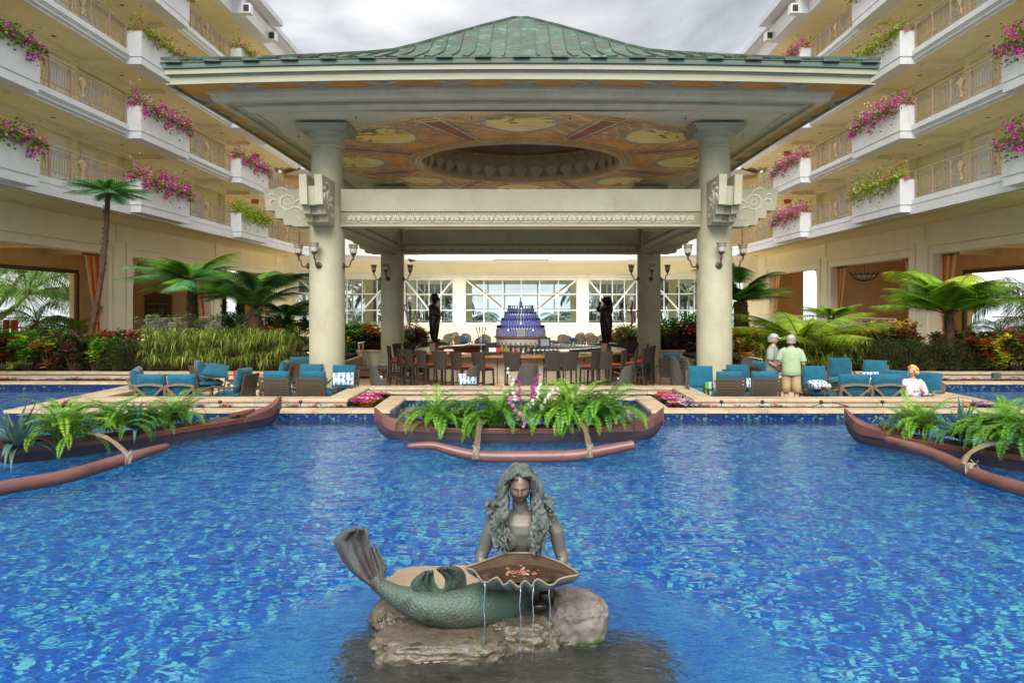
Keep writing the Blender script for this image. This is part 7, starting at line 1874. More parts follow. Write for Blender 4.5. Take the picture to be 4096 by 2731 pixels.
fin('hip_fin',[(640,990),(625,965),(630,930),(660,890),(700,870)],[(820,985),(810,960),(790,930),(775,890),(770,850)],5.18,lambda u,v:-.05*v*math.sin(PI*u),M_['mtail'],.022,5,seed=7)
fin('hip_fin',[(815,985),(845,950),(850,900),(825,865),(795,840)],[(985,935),(985,910),(975,870),(940,835),(890,822)],5.18,lambda u,v:-.09*math.sin(PI*u*.9)*v,M_['mtail'],.018,4,seed=9)
# scalloped basin
M_['basin']=mat('patinated_basin',(.05,.08,.08),.4,metal=.25,c2=(.13,.13,.10),vs=6,bump=.3,bs=40); add_stain(M_['basin'],(.30,.20,.07),.58,4,(1,1,1),.12)
bc=mz(1340,850,5.10); rows=[]; nb=160
RIMP=[(985,825),(1030,812),(1090,790),(1160,765),(1225,742),(1320,737),(1430,742),(1500,765),(1590,800),(1660,840),(1695,868),(1690,880),(1640,888),(1580,905),(1545,935),(1510,942),(1480,925),(1440,905),(1415,925),(1405,948),(1385,935),(1360,915),(1335,935),(1320,955),(1290,935),(1265,915),(1245,930),(1220,940),(1200,915),(1180,895),(1150,905),(1115,925),(1085,920),(1060,885),(1030,850),(1000,840)]
RIMY=lambda zy:5.10+.24*((850-zy)/110)
nR=len(RIMP)
rim=[]
for i in range(nb):
    f=i/nb*nR; k=int(f)%nR; t=f-int(f); p0,p1,p2,p3=[Vector(RIMP[(k+q)%nR]) for q in (-1,0,1,2)]
    p=.5*((2*p1)+(-p0+p2)*t+(2*p0-5*p1+4*p2-p3)*t*t+(-p0+3*p1-3*p2+p3)*t**3)
    smy=p.y; yy=RIMY(max(740,min(925,smy)))
    # front lip waves mostly up and down, not in depth
    if smy>880: yy=5.10-.155-.02*math.sin((p.x-985)/700*PI)
    rim.append(mz(p.x,p.y,yy))
prof_=[(1.0,0),(.985,-.010),(.93,-.022),(.80,-.040),(.60,-.058),(.35,-.07),(.12,-.075)]
inner=[]
for k_,dz in prof_:
    inner.append([Vector((bc.x+(p.x-bc.x)*k_, bc.y+(p.y-bc.y)*k_, (bc.z+.0+(p.z-bc.z)*k_**2.2)+dz)) for p in rim])
mb=MB(); mb.grid(inner,closed=True); mb._a([tuple(p) for p in inner[-1]],[tuple(range(nb))]); M_['basinin']=mat('stained_basin_inside',(.03,.018,.011),.75,c2=(.10,.055,.025),vs=5,coat=0); mb.build('basin_inside',M_['basinin'],mer,True)
mb=MB(); M_['lip']=mat('limescale_lip',(.12,.11,.085),.45,c2=(.24,.20,.15),vs=12); lp=MB(); lp.tube([p+Vector((0,0,.002)) for p in rim]+[rim[0]],.0075,6,False); lp.build('basin_lip',M_['lip'],mer,True)
outr=[[Vector((bc.x+(p.x-bc.x)*k_,bc.y+(p.y-bc.y)*k_,(bc.z+(p.z-bc.z)*k_**2.2)+dz)) for p in rim] for k_,dz in ((1.0,0),(1.008,-.010),(.97,-.030),(.86,-.055),(.66,-.080),(.38,-.10),(.10,-.108))]
mb.grid(outr,closed=True,flip=True); mb._a([tuple(p) for p in outr[-1]],[tuple(range(nb))[::-1]])
basin=mb.build('basin',M_['basin'],mer,True)
zw=bc.z-.022
wm=MB(); wm._a([(bc.x+(p.x-bc.x)*.90,bc.y+(p.y-bc.y)*.88,zw) for p in rim],[tuple(range(nb))]); M_['brownwater']=mat('dark_basin_water',(.045,.028,.018),.04,spec=.8,bump=.15,bs=12); wm.build('basin_water',M_['brownwater'],mer)
M_['coin']=mat('copper_coin',(.45,.19,.10),.35,metal=.4,var=.2,vs=20)
M_['coins']=mat('silver_coin',(.55,.50,.48),.3,metal=.5,var=.1)
cm=MB(); cm.lathe([(.012,0),(.012,.002)],10); CO=cm.mesh('coin'); CO.materials.append(M_['coin']); cm=MB(); cm.lathe([(.013,0),(.013,.002)],10); CO2=cm.mesh('coin'); CO2.materials.append(M_['coins'])
random.seed(8)
for i in range(46):
    o=obj('coin',CO if i%6 else CO2,None,(bc.x+random.gauss(0,.055)-.01,bc.y+random.gauss(0,.035)+.02,zw+.003+random.random()*.006)); o.rotation_euler=(random.uniform(-.3,.3),random.uniform(-.3,.3),0); tag(o,'copper coin in the small heap in the mermaid basin' if i%6 else 'silver coin in the small heap in the mermaid basin','coin','coins in the mermaid basin')
for i,(zx,zy) in enumerate(((690,1362),(700,1372),(745,1365),(752,1375),(800,1395),(820,1412),(850,1410),(860,1420),(875,1418),(890,1425),(925,1440),(945,1445),(935,1432),(960,1452))):
    p=mz(zx,zy,5.0); o=obj('coin',CO2 if i%3 else CO,None,(p.x,4.84+.004*i,.185)); tag(o,'pale coin lying on the wet rock below the tail','coin','coins on the wet rock'); o.scale=(1.5,1.5,1.5)
# streams of water
for i,(zx,z0,z1,yy) in enumerate(((1100,915,1480,4.93),(1327,950,1500,4.90),(1410,945,1540,4.90),(1515,935,1370,4.95))):
    a=mz(zx,z0,yy); bb_=[]
    for k in range(15):
        u=k/14; z=a.z+(.17-a.z)*u; bb_.append((a.x+.004*math.sin(k*1.1+i)+.006*u*math.sin(i*2),a.y-.05*u**.5+.0,z))
    mb=MB(); mb.tube(bb_,[.0044-.0014*math.sin(k*.9+i)**2 for k in range(15)],7); o=mb.build('water_stream',M_['jet'],None,True)
    tag(o,'thin stream of water falling from the basin rim, %s from the left' % ['first','second','third','fourth'][i],'water stream','water streams from the mermaid basin')
# rocks
M_['rock']=mat('wet_brown_rock',(.055,.045,.032),.33,c2=(.155,.128,.096),vs=5,bump=1.0,bs=18); add_stain(M_['rock'],(.05,.055,.012),.56,5,(1,1,1),.08); add_stain(M_['rock'],(.03,.025,.02),.60,8,(1,1,1),.08)
M_['rockg']=mat('grey_granite_rock',(.085,.075,.065),.6,c2=(.20,.175,.15),vs=7,bump=.45,bs=26); add_stain(M_['rockg'],(.05,.045,.04),.60,6,(1,1,1),.1)
M_['rockt']=mat('tan_slab_rock',(.24,.18,.12),.6,c2=(.34,.27,.19),vs=3,bump=.5,bs=14)
M_['rocku']=mat('submerged_rock',(.028,.028,.024),.6,c2=(.09,.08,.058),vs=4,bump=.8,bs=10)
def rock(label,c,r,m,seed,rot=0,amp=.22,flat=None,name='rock',n=6):
    import bmesh
    bm=bmesh.new(); bmesh.ops.create_icosphere(bm,subdivisions=n,radius=1)
    for v in bm.verts:
        d=v.co.normalized(); k=1+amp*mnoise.fractal(d*1.4+Vector((seed,seed*2,0)),.8,2.1,7)-.10*abs(mnoise.noise(d*3.1+Vector((seed,0,seed))))+amp*.5*mnoise.cell(d*1.3+Vector((seed,0,0)))*.3
        p=d*k; 
        for ax in range(3): p[ax]=math.copysign(abs(p[ax])**.70,p[ax])
        v.co=Vector((p.x*r[0],p.y*r[1],p.z*r[2]))
        if flat is not None and v.co.z>flat: v.co.z=flat+(v.co.z-flat)*.25
    me=bpy.data.meshes.new(name); bm.to_mesh(me); bm.free(); me.materials.append(M_[m]); me.shade_smooth(); o=obj(name,me,None,c,rot); tag(o,label,'rock','rocks under the mermaid'); return o
p=mz(840,1250,5.08); rock('broad wet brown boulder under the middle of the tail',(p.x,5.12,.14),(.50,.28,.17),'rock',1.3,.05,.2,.13)
p=mz(1690,1160,5.3); rock('pale granite boulder at the right of the mermaid',(p.x+.0,5.38,.235),(.225,.23,.20),'rockg',4.1,.2,.17)
p=mz(1380,1220,5.2); rock('dark mossy boulder between the two larger ones',(p.x-.02,5.28,.12),(.30,.24,.20),'rock',6.6,-.1,.25)
p=mz(760,960,5.75); rock('flat tan slab behind the tail',(p.x+.10,5.88,.22),(.50,.30,.22),'rockt',2.2,.1,.16,.14)
p=mz(480,1060,5.5); rock('brown wet rock behind the left side of the tail',(p.x+.12,5.62,.12),(.26,.28,.20),'rock',7.7,.1,.2)
rock('small black stone wedged below the right hip',tuple(mz(1450,1075,5.25)),(.06,.05,.035),'bronze',3.0,0,.1,None,'rock',3); rock('black rounded stone beside the right hip',tuple(mz(1495,1015,5.32)),(.055,.05,.05),'bronze',3.7,0,.1,None,'rock',3)
for i,(x,y,z,r) in enumerate(((-.95,4.75,-.12,(.42,.36,.22)),(-.35,4.62,-.10,(.50,.32,.20)),(.25,4.60,-.13,(.48,.34,.22)),(.78,4.75,-.14,(.40,.36,.20)),(-1.15,5.25,-.10,(.38,.34,.22)),(.95,5.3,-.22,(.32,.36,.22)),(0,4.3,-.22,(.6,.25,.2)),(-.75,4.35,-.22,(.45,.25,.2)),(.7,4.35,-.24,(.45,.26,.2)),(-.3,5.3,-.2,(.7,.5,.3)),(.5,5.2,-.22,(.5,.4,.26)))):
    rock('submerged dark rock in front of the mermaid, %s' % ['far left of the group','left of centre close to the boulder','right of centre close to the boulder','at the right end','left behind the tail tip','right behind the granite boulder','nearest the camera in the middle','nearest the camera on the left','nearest the camera on the right','below the tail','below the right boulder'][i],(x*.85,y+.08,z-.06),(r[0]*.8,r[1]*.8,r[2]*.95),'rocku',10+i*1.7,0,.38,None,'submerged_rock',4)
M_['moss']=mat('green_moss',(.02,.045,.006),.9,c2=(.045,.085,.012),vs=14,bump=.8)
p=mz(1700,1300,5.2); rock('green mossy fringe at the waterline of the right boulder',(p.x,5.20,.165),(.17,.05,.032),'moss',5.5,0,.3,None,'moss_patch',4)
# floating petals
random.seed(44)
M_['petal']=mat('orange_petal',(.45,.16,.05),.6,var=.2); 
for i,(u,v) in enumerate(((2380,1945),(2400,1950),(2440,2095),(2335,2180),(2510,2110),(2370,2400-210),(2540,2330),(1955,1745+110),(2590,2100),(1670,2130),(1740,2155),(2460,2170),(3000,2050),(900,2140),(700,1990),(3300,2240),(2900,2330),(1250,2330))):
    y=2.3*FPX/(v-1224); mb=MB(); mb.leaf((0,0,0),(1,0,0),(0,0,1),random.uniform(.03,.06),.022,.05,3); o=mb.build('fallen_petal',M_['petal'],None); o.location=(xat(u,y),y,WZ+.004); o.rotation_euler=(0,0,random.uniform(0,6)); tag(o,'small orange brown petal floating %s' % ('right of the mermaid' if u>2300 else 'left of the mermaid or behind her tail'),'petal','petals floating on the pool')
# ================================================================ people
def skinned(name,m,joints,edges,root=0,sub=2,parent=None,loc=None,rz=0):
    me=bpy.data.meshes.new(name); me.from_pydata([j[0] for j in joints],edges,[]); me.update(); o=obj(name,me,parent,loc,rz); me.materials.append(M_[m] if isinstance(m,str) else m)
    try: 
        if not me.skin_vertices:
            bpy.context.view_layer.objects.active=o; o.select_set(True); bpy.ops.mesh.customdata_skin_add(); o.select_set(False)
    except Exception: pass
    md=o.modifiers.new('skin','SKIN'); md.use_smooth_shade=True
    sv=me.skin_vertices[0].data
    for i,j in enumerate(joints):
        r=j[1]; sv[i].radius=(r,r) if not hasattr(r,'__len__') else r; sv[i].use_root=(i==root)
    s2=o.modifiers.new('sub','SUBSURF'); s2.levels=sub; s2.render_levels=sub; return o
def hand_geo(mb,wrist,d,palm,s=1,curl=.6,side=1):
    """palm and five fingers; d pointing direction, palm normal"""
    d=Vector(d).normalized(); n=Vector(palm).normalized(); w_=d.cross(n).normalized()*side; wrist=Vector(wrist)
    mb.tube([wrist-d*.03,wrist,wrist+d*.045,wrist+d*.085],[.026,.025,.036,.034],10,True)
    for k in range(4):
        o=wrist+d*.082+w_*(k-1.5)*.017; l=(.032,.037,.035,.027)[k]
        mb.tube([o,o+d*l+n*.004,o+d*l*1.7+n*curl*.02,o+d*l*2.1+n*curl*.045],[.0085,.008,.0072,.005],6)
    o=wrist+d*.025-w_*.022; mb.tube([o,o-w_*.022+d*.028+n*.008,o-w_*.022+d*.055+n*.02,o-w_*.012+d*.075+n*.028],[.011,.010,.009,.006],6)
def face_head(mb,c,s=1,yaw=0,tiltx=0):
    """head with brow, nose, mouth and ears; faces -y before turning"""
    Mx=Matrix.Rotation(yaw,3,'Z')@Matrix.Rotation(tiltx,3,'X'); n=48; rows=[]; c=Vector(c)
    for j in range(n+1):
        el=-PI/2+PI*j/n; row=[]
        for i in range(n):
            a=2*PI*i/n; x=math.sin(a)*math.cos(el); y=-math.cos(a)*math.cos(el); z=math.sin(el); k=1-.28*max(0,-z)**1.2; px,py,pz=x*.077*k,y*.098,z*.118
            if y<0:
                d=.024*g2(px,pz,0,-.016,.010,.018)+.010*g2(px,pz,0,.01,.009,.024)
                for q in (-1,1): d+=-.012*g2(px,pz,q*.030,.014,.015,.010)+.006*g2(px,pz,q*.03,.014,.01,.006)+.006*g2(px,pz,q*.03,.034,.022,.007)+.005*g2(px,pz,q*.045,-.02,.02,.02)
                d+=.008*g2(px,pz,0,-.058,.02,.010)-.005*g2(px,pz,0,-.058,.022,.0025)+.010*g2(px,pz,0,-.095,.022,.015); py-=d*(-y)**.5
            row.append(c+Mx@Vector((px,py,pz))*s)
        rows.append(row)
    mb.grid(rows,closed=True)
    for q in (-1,1): mb.ball(c+Mx@Vector((q*.080,.008,-.005))*s,(.012*s,.02*s,.03*s),8,6)
def cap_mesh(parent,c,yaw,m,brim=1):
    mb=MB(); Mx=Matrix.Rotation(yaw,4,'Z'); mb.M=Matrix.Translation(c)@Mx; rows=[]
    for j in range(9):
        t=j/8*PI/2; rows.append([(.092*math.cos(t)**.8*math.cos(2*PI*i/20),.112*math.cos(t)**.8*math.sin(2*PI*i/20),.035+.10*math.sin(t)) for i in range(20)])
    mb.grid(rows,closed=True)
    rows=[[(q*.08,-.09-.0,.038) for q in np.linspace(-1,1,9)],[(q*.075,-.12-.075*math.sqrt(max(0,1-q*q)),.028-.012*q*q) for q in np.linspace(-1,1,9)],[(q*.075,-.12-.075*math.sqrt(max(0,1-q*q)),.022-.012*q*q) for q in np.linspace(-1,1,9)],[(q*.08,-.09,.030) for q in np.linspace(-1,1,9)]]; mb.grid(rows); mb.build('cap',m,parent,True)
def person(label,x,y,rz,shirt,legs,arms,capc=None,hair='greyhair',H=1.0,head_yaw=0,shorts='khaki'):
    """standing adult 1.78 m, faces -y before turning; arms: list of joints from shoulder to wrist for left and right"""
    t=thing('person',label,'person',(x,y,0),rz); 
    # body: one skin, legs, torso, neck, arms
    J=[((0,-.01,.96),(.10,.07)),((0,0,1.10),(.12,.09)),((0,.0,1.28),(.145,.10)),((0,.01,1.40),(.13,.08)),((0,0,1.50),(.065,.065)),((0,-.01,1.58),(.055,.058))]
    E=[(0,1),(1,2),(2,3),(3,4),(4,5)]
    for s in (-1,1):
        b0=len(J); J+=[((s*.09,0,.86),(.095,.10)),((s*.105,0,.68),(.082,.085)),((s*.11,-.01,.50),(.060,.062)),((s*.115,.015,.34),(.058,.060)),((s*.115,.02,.12),(.038,.04)),((s*.12,.01,.06),(.042,.045)),((s*.125,-.09,.035),(.042,.03)),((s*.13,-.17,.025),(.035,.022))]
        E+=[(0,b0)]+[(b0+k,b0+k+1) for k in range(7)]
    for s,ar in zip((-1,1),arms):
        b0=len(J); J+=[((s*.13,.01,1.40),(.055,.055)),((s*.185,.01,1.37),(.052,.052))]; 
        rad=[.05,.045,.038,.030,.026]
        for p,r in zip(ar,rad): J.append((p,(r,r)))
        E+=[(3,b0)]+[(b0+k,b0+k+1) for k in range(1+len(ar))]
    body=skinned('body','skin',J,E,0,2,t)
    hd=MB(); face_head(hd,(0,-.02,1.665),1,head_yaw,.1); hd.build('head',M_['skin'],t,True)
    hm=MB()
    for s,ar in zip((-1,1),arms):
        a,b_=Vector(ar[-2]),Vector(ar[-1]); hand_geo(hm,b_,(b_-a),Vector((0,0,-1)) if abs((b_-a).normalized().z)<.7 else Vector((-s,0,0)),side=s)
    hm.build('hands',M_['skin'],t,True)
    # shirt: closed loose garment with short sleeves
    sm_=MB(); rows=[]
    for z,rx,ry,yo in ((.86,.215,.172,0),(.865,.222,.178,0),(.98,.215,.175,0),(1.12,.208,.162,0),(1.25,.215,.150,0),(1.36,.225,.140,.01),(1.43,.205,.115,.012),(1.475,.14,.09,.01),(1.50,.085,.075,.005),(1.515,.078,.07,0)):
        rows.append([(rx*math.copysign(abs(math.cos(a))**.8,math.cos(a))+.008*fn(z*9,a*2,1),yo+ry*math.sin(a)+.012*fn(z*5,a*3,7),z) for a in np.linspace(0,2*PI,33)[:-1]])
    sm_.grid(rows,closed=True)
    for s,ar in zip((-1,1),arms):
        p=[Vector((s*.10,.01,1.43)),Vector((s*.185,.01,1.395)),Vector(ar[0]),Vector(ar[0]).lerp(Vector(ar[1]),.55),Vector(ar[0]).lerp(Vector(ar[1]),.6)]; sm_.tube(p,[.088,.090,.084,.086,.083],14)
    sm_.build('shirt',M_[shirt],t,True)
    sh_=MB()
    for s in (-1,1): sh_.tube([(s*.08,0,.97),(s*.095,0,.80),(s*.108,0,.62),(s*.11,-.005,.47),(s*.11,-.005,.465)],[.125,.118,.108,.112,.105],16)
    sh_.tube([(0,0,.90),(0,0,1.0)],[.17,.165],18,True); sh_.build('shorts' ,M_[shorts],t,True)
    for s in (-1,1):
        fm=MB(); fm.tube([(s*.12,.06,.05),(s*.122,0,.055),(s*.126,-.10,.04),(s*.13,-.19,.03)],[.045,.052,.048,.03],12); fm.build('shoe',M_['capm'],t,True)
    hr=MB(); rows=[]
    for j in range(8):
        tt=j/7; rows.append([Vector((0,0,1.665))+Matrix.Rotation(head_yaw,3,'Z')@Vector((.087*math.sin(a)*(1-.1*tt),.108*-math.cos(a)*(1-.02*tt),.06-.13*tt)) for a in np.linspace(R(75),R(285),24)])
    hr.grid(rows); o=hr.build('hair',M_[hair],t,True); so=o.modifiers.new('thickness','SOLIDIFY'); so.thickness=.02
    if capc: cap_mesh(t,(0,-.02,1.665),head_yaw,M_[capc])
    return t
# man in pale green shirt, back to us, forearms forward holding a phone
yman=17.6
man=person('man in pale green shirt, khaki shorts and cap, back turned, holding a phone',xat(3165,yman),yman,R(158),'shirtg',None,
    [[(-.25,.0,1.24),(-.27,.02,1.13),(-.25,-.08,1.08),(-.20,-.22,1.10),(-.16,-.30,1.12)],[(.25,.0,1.24),(.28,.02,1.13),(.27,-.06,1.07),(.24,-.20,1.08),(.20,-.31,1.10)]],'capm',head_yaw=R(-25))
ph=MB(); ph.box(-.16,.0,-.012,.012,-.05,.05); 
o=thing('phone','dark phone held out by the man in the pale green shirt','phone',(xat(3118,17.35),17.42,zat(1440,17.4)),R(10)); b=MB(); b.box(-.09,.09,-.04,.04,-.006,.006); b.build('case',M_['black'],o)
man2=person('man in a grey green shirt and sun hat facing the other man, holding papers',xat(3092,18.3),18.3,R(60),'shirts',None,
    [[(-.25,.0,1.24),(-.27,.02,1.13),(-.25,-.08,1.05),(-.22,-.24,1.04),(-.18,-.34,1.06)],[(.25,.0,1.24),(.28,.02,1.13),(.28,-.08,1.05),(.25,-.24,1.05),(.22,-.34,1.08)]],'capm',head_yaw=R(10))
o=thing('papers','white sheets held by the man in the grey green shirt','papers',(xat(3022,18.1),18.1,zat(1432,18.1)),R(20)); b=MB(); b.M=Matrix.Rotation(R(12),4,'Y'); b.box(-.13,.13,-.09,.09,-.004,.004); b.build('sheets',M_['paper'],o)
# woman seated, white blouse, looking left
yw=17.0; wt=thing('person','blond woman in white blouse seated on the right sofa, looking left','person',(xat(3652,yw),yw,-.2),0)
J=[((0,.05,.52),(.15,.12)),((0,.05,.68),(.13,.10)),((0,.04,.86),(.13,.09)),((0,.04,.96),(.12,.07)),((0,.02,1.05),(.055,.055)),((-.005,.0,1.11),(.05,.05))]; E=[(0,1),(1,2),(2,3),(3,4),(4,5)]
for s in (-1,1):
    b0=len(J); J+=[((s*.10-.02,-.10,.54),(.09,.09)),((s*.11-.10,-.30,.56),(.075,.075)),((s*.11-.15,-.44,.52),(.06,.06)),((s*.11-.16,-.50,.40),(.05,.05)),((s*.11-.16,-.52,.28),(.036,.036)),((s*.11-.17,-.60,.24),(.035,.03))]; E+=[(0,b0)]+[(b0+k,b0+k+1) for k in range(5)]
armsW=[[(-.20,.0,.92),(-.22,-.02,.78),(-.20,-.06,.70),(-.19,-.20,.68),(-.18,-.27,.69)],[(.20,.0,.92),(.26,-.02,.76),(.24,-.08,.70),(.13,-.22,.74),(.07,-.27,.78)]]
for s,ar in zip((-1,1),armsW):
    b0=len(J); J+=[((s*.12,.03,.965),(.045,.045))]+[(p,(r,r)) for p,r in zip(ar,(.045,.04,.034,.028,.024))]; E+=[(3,b0)]+[(b0+k,b0+k+1) for k in range(5)]
skinned('body','skin',J,E,0,2,wt)
hd=MB(); face_head(hd,(-.01,-.01,1.20),.95,R(-62),.05); hd.build('head',M_['skin'],wt,True)
hm=MB(); hand_geo(hm,armsW[0][-1],(.1,-1,0),(0,0,-1),side=-1); hand_geo(hm,armsW[1][-1],(-.6,-.5,.5),(-1,0,0),side=1); hm.build('hands',M_['skin'],wt,True)
bl=MB(); rows=[]
for z,rx,ry in ((.44,.22,.19),(.50,.215,.18),(.62,.19,.155),(.75,.195,.15),(.88,.20,.145),(.96,.185,.12),(1.01,.13,.09),(1.035,.09,.075)):
    rows.append([(rx*math.cos(a)+.01*fn(z*9,a*2,1),.04+ry*math.sin(a)+.014*fn(z*6,a*3,5)-(.03 if z<.6 else 0),z) for a in np.linspace(0,2*PI,29)[:-1]])
bl.grid(rows,closed=True)
for ar,s in zip(armsW,(-1,1)):
    q=[Vector((s*.13,.03,.98))]+[Vector(p) for p in ar[:4]]; bl.tube(q,[.075,.07,.068,.066,.060],14)
bl.build('blouse',M_['shirtw'],wt,True)
hm=MB(); random.seed(2)
for i in range(90):
    a=random.uniform(0,2*PI); e=random.uniform(-.35,1.0); d=Vector((math.cos(a)*math.cos(e*1.5),math.sin(a)*math.cos(e*1.5),math.sin(e*1.5)))
    fd=Vector((-math.sin(R(62)),-math.cos(R(62)),0))
    if d.dot(fd)>.45 and e<.55: continue
    p=Vector((-.005,.0,1.215))+Vector((d.x*.092,d.y*.095,d.z*.112)); hm.tube([p,p+d*.015+Vector((random.uniform(-.02,.02),random.uniform(-.02,.02),-.015)),p+d*.010+Vector((random.uniform(-.02,.02),random.uniform(-.02,.02),-.045))],[.026,.024,.010],7)
o=hm.build('hair',M_['blond'],wt,True); rm=o.modifiers.new('unite','REMESH'); rm.mode='VOXEL'; rm.voxel_size=.008; rm.use_smooth_shade=True
o=obj('wine_glass',GL,None,(xat(3665,yw-.32),yw-.32,.40)); o.scale=(1.3,1.3,1.2); tag(o,'stemmed glass in front of the seated woman','glass')
# ================================================================ dark bronze statues by the bar (plain standing figures)
def statue(label,x,y,z,rz,hat):
    t=thing('bronze_statue',label,'statue',(x,y,z),rz)
    J=[((0,0,.86),(.20,.19)),((0,-.02,1.02),(.19,.19)),((0,0,1.20),(.20,.17)),((0,.01,1.34),(.17,.13)),((0,0,1.43),(.07,.07)),((0,0,1.50),(.07,.07))]; E=[(i,i+1) for i in range(5)]
    for s in (-1,1):
        b0=len(J); J+=[((s*.10,0,.72),(.13,.14)),((s*.11,0,.45),(.105,.11)),((s*.11,.01,.22),(.085,.085)),((s*.11,.0,.07),(.06,.06)),((s*.12,-.13,.04),(.055,.04))]; E+=[(0,b0)]+[(b0+k,b0+k+1) for k in range(4)]
        b0=len(J)
        if hat or s>0: J+=[((s*.20,0,1.31),(.085,.085)),((s*.25,-.02,1.12),(.07,.07)),((s*.20,-.14,.99),(.055,.055)),((s*.12,-.20,.97),(.05,.045))]
        else: J+=[((s*.20,0,1.31),(.085,.085)),((s*.24,-.10,1.18),(.07,.07)),((s*.12,-.22,1.28),(.05,.05)),((s*.03,-.20,1.40),(.045,.04))]
        E+=[(3,b0)]+[(b0+k,b0+k+1) for k in range(3)]
    skinned('figure','bronze',J,E,0,2,t); hd=MB(); face_head(hd,(0,-.02,1.60),1.15); hd.build('head',M_['bronze'],t,True); t.scale=(1.3,1.3,1.02)
    hm=MB(); hand_geo(hm,(-.12 if hat else -.03,-.20,.97 if hat else 1.40),(1,-.1,.1) if hat else (0,0,1),(0,1,0)); hand_geo(hm,(.12,-.20,.97),(-1,-.1,.1),(0,1,0)); hm.build('hands',M_['bronze'],t,True)
    if hat: mb=MB(); mb.lathe([(.115,1.66),(.14,1.665),(.14,1.675),(.10,1.68),(.098,1.74),(.07,1.775),(.0,1.785)],20); mb.build('hat',M_['bronze'],t,40)
    else:
        mb=MB(); 
        for i in range(26):
            a=R(20+140*i/25); mb.tube([(math.cos(a)*.06,.04+math.sin(a)*.05,1.73),(math.cos(a)*.11,.02+math.sin(a)*.12,1.62),(math.cos(a)*.11,.06+math.sin(a)*.12,1.45),(math.cos(a)*.09,.08+math.sin(a)*.10,1.30)],[.025,.03,.03,.012],7)
        mb.build('hair',M_['bronze'],t,True)
    b_=MB(); b_.lathe([(.34,-.04),(.34,0),(.30,.02)],24); b_.build('base',M_['bronze'],t); b_=MB(); b_.box(-.36,.36,-.36,.36,-z,-.04); b_.build('plinth',M_['darkwood'],t)
statue('dark bronze statue of a stout man in a round hat left of the bottle pyramid',xat(1738,28.6),28.6,1.12,R(75),True)
statue('dark bronze statue of a woman with long hair right of the bottle pyramid',xat(2425,28.6),28.6,1.05,R(-62),False)
# urns with ferns
def urn(u,y,label,sc=1):
    t=thing('garden_urn',label,'planter',(xat(u,y),y,.2)); b_=MB(); b_.lathe([(.25,0),(.27,.04),(.16,.10),(.14,.20),(.30,.34),(.46,.55),(.50,.72),(.56,.78),(.55,.82),(.46,.80)],28); b_.build('urn',M_['terracotta'],t,40); p_=MB(); p_.box(-.3,.3,-.3,.3,-.2,0); p_.build('plinth',M_['lime'],t); return t
for s,u,y in ((-1,1652,36),(1,2512,36)):
    urn(u,y,'cream stone urn on a plinth %s of the bar' % ('left' if s<0 else 'right')); 
    t=thing('bird_nest_fern','bright green leafy plant filling the %s stone urn' % ('left' if s<0 else 'right'),'plant',(xat(u,y),y,.98),0,'plants in the stone urns'); random.seed(s+5); me=shrub_mesh('foliage',520,(.62,.6),.62,((.14,.30,.02),(.2,.38,.03),(.08,.2,.02)),.42,.07,.6,3,.9,.2); obj('foliage',me,t)
    for q in range(2):
        base=(xat(u-12+q*20,y-.2),y-.2,1.2); tip=(base[0]+.15*(1 if q else -1),base[1]-.1,2.25-.1*q)
        t=thing('orchid','purple and white orchid spray above the %s urn, %s' % ('left' if s<0 else 'right',['first','second'][q]),'orchid',base,0,'orchids above the urns'); mb=MB(); mb.tube([(0,0,0),(tip[0]-base[0],tip[1]-base[1],tip[2]-base[2])],.012,4); mb.build('stem',M_['stemg'],t); fm=MB(); fm.usec=True
        for i in range(12):
            k=.5+.5*i/11; p=Vector((tip[0]-base[0],tip[1]-base[1],tip[2]-base[2]))*k; fm.col=(.5,.1,.4) if i%2 else (.7,.7,.7)
            for j in range(5): a=2*PI*j/5; fm._a([p,p+Vector((math.cos(a-.4)*.06,-.02,math.sin(a-.4)*.06)),p+Vector((math.cos(a)*.08,-.02,math.sin(a)*.08)),p+Vector((math.cos(a+.4)*.06,-.02,math.sin(a+.4)*.06))],[(0,1,2,3)])
        stuff(fm.build('blossoms',M_['flowerv'],t))
# ================================================================ balustrades
def iron_panel(w=1.2,h=.92):
    mb=MB()
    for z in (.06,.74,.86): mb.box(0,w,-.012,.012,z,z+.022)
    mb.box(0,.035,-.018,.018,0,h); n=6
    for i in range(n):
        x=.05+(i+.5)*(w-.06)/n; rx=(w-.06)/n*.42
        mb.tube([(x+rx*math.sin(a),0,.41+.32*math.cos(a)) for a in np.linspace(0,2*PI,15)],.013,4,False)
        mb.tube([(x+rx*.5*math.sin(a)*(1-.2*k/9),0,.48+.09*math.cos(a)) for k,a in enumerate(np.linspace(0,1.6*PI,10))],.010,4,False)
        mb.tube([(x-rx*.5*math.sin(a),0,.33-.08*math.cos(a)) for a in np.linspace(0,1.5*PI,8)],.010,4,False)
    me=mb.mesh('scroll_panel'); me.materials.append(M_['iron']); return me
IP=iron_panel()
def balustrade(label,a,b,z,top='brassd',n=None,group=None,dark=False):
    a=Vector((*a,0)); b=Vector((*b,0)); ln=(b-a).length; n=n or round(ln/1.2); d=(b-a)/n; ang=math.atan2(d.y,d.x)
    t=thing('balustrade',label,'railing',(a.x,a.y,z),ang,group)
    for i in range(n): obj('scroll_panel',IP,t,(i*ln/n,0,0),0,(ln/n/1.2,1,1))
    h=MB(); h.box(-.05,ln+.05,-.055,.055,.94,1.0); h.build('handrail',M_[top],t)
    p=MB(); p.box(-.03,.03,-.03,.03,0,.94); p.build('end_post',M_['iron'],t); return t
M_['brassd']=mat('brass_capped_rail',(.62,.50,.26),.35,metal=.25,var=.06); M_['whitecap']=mat('white_capped_rail',(.78,.77,.70),.4,var=.03)
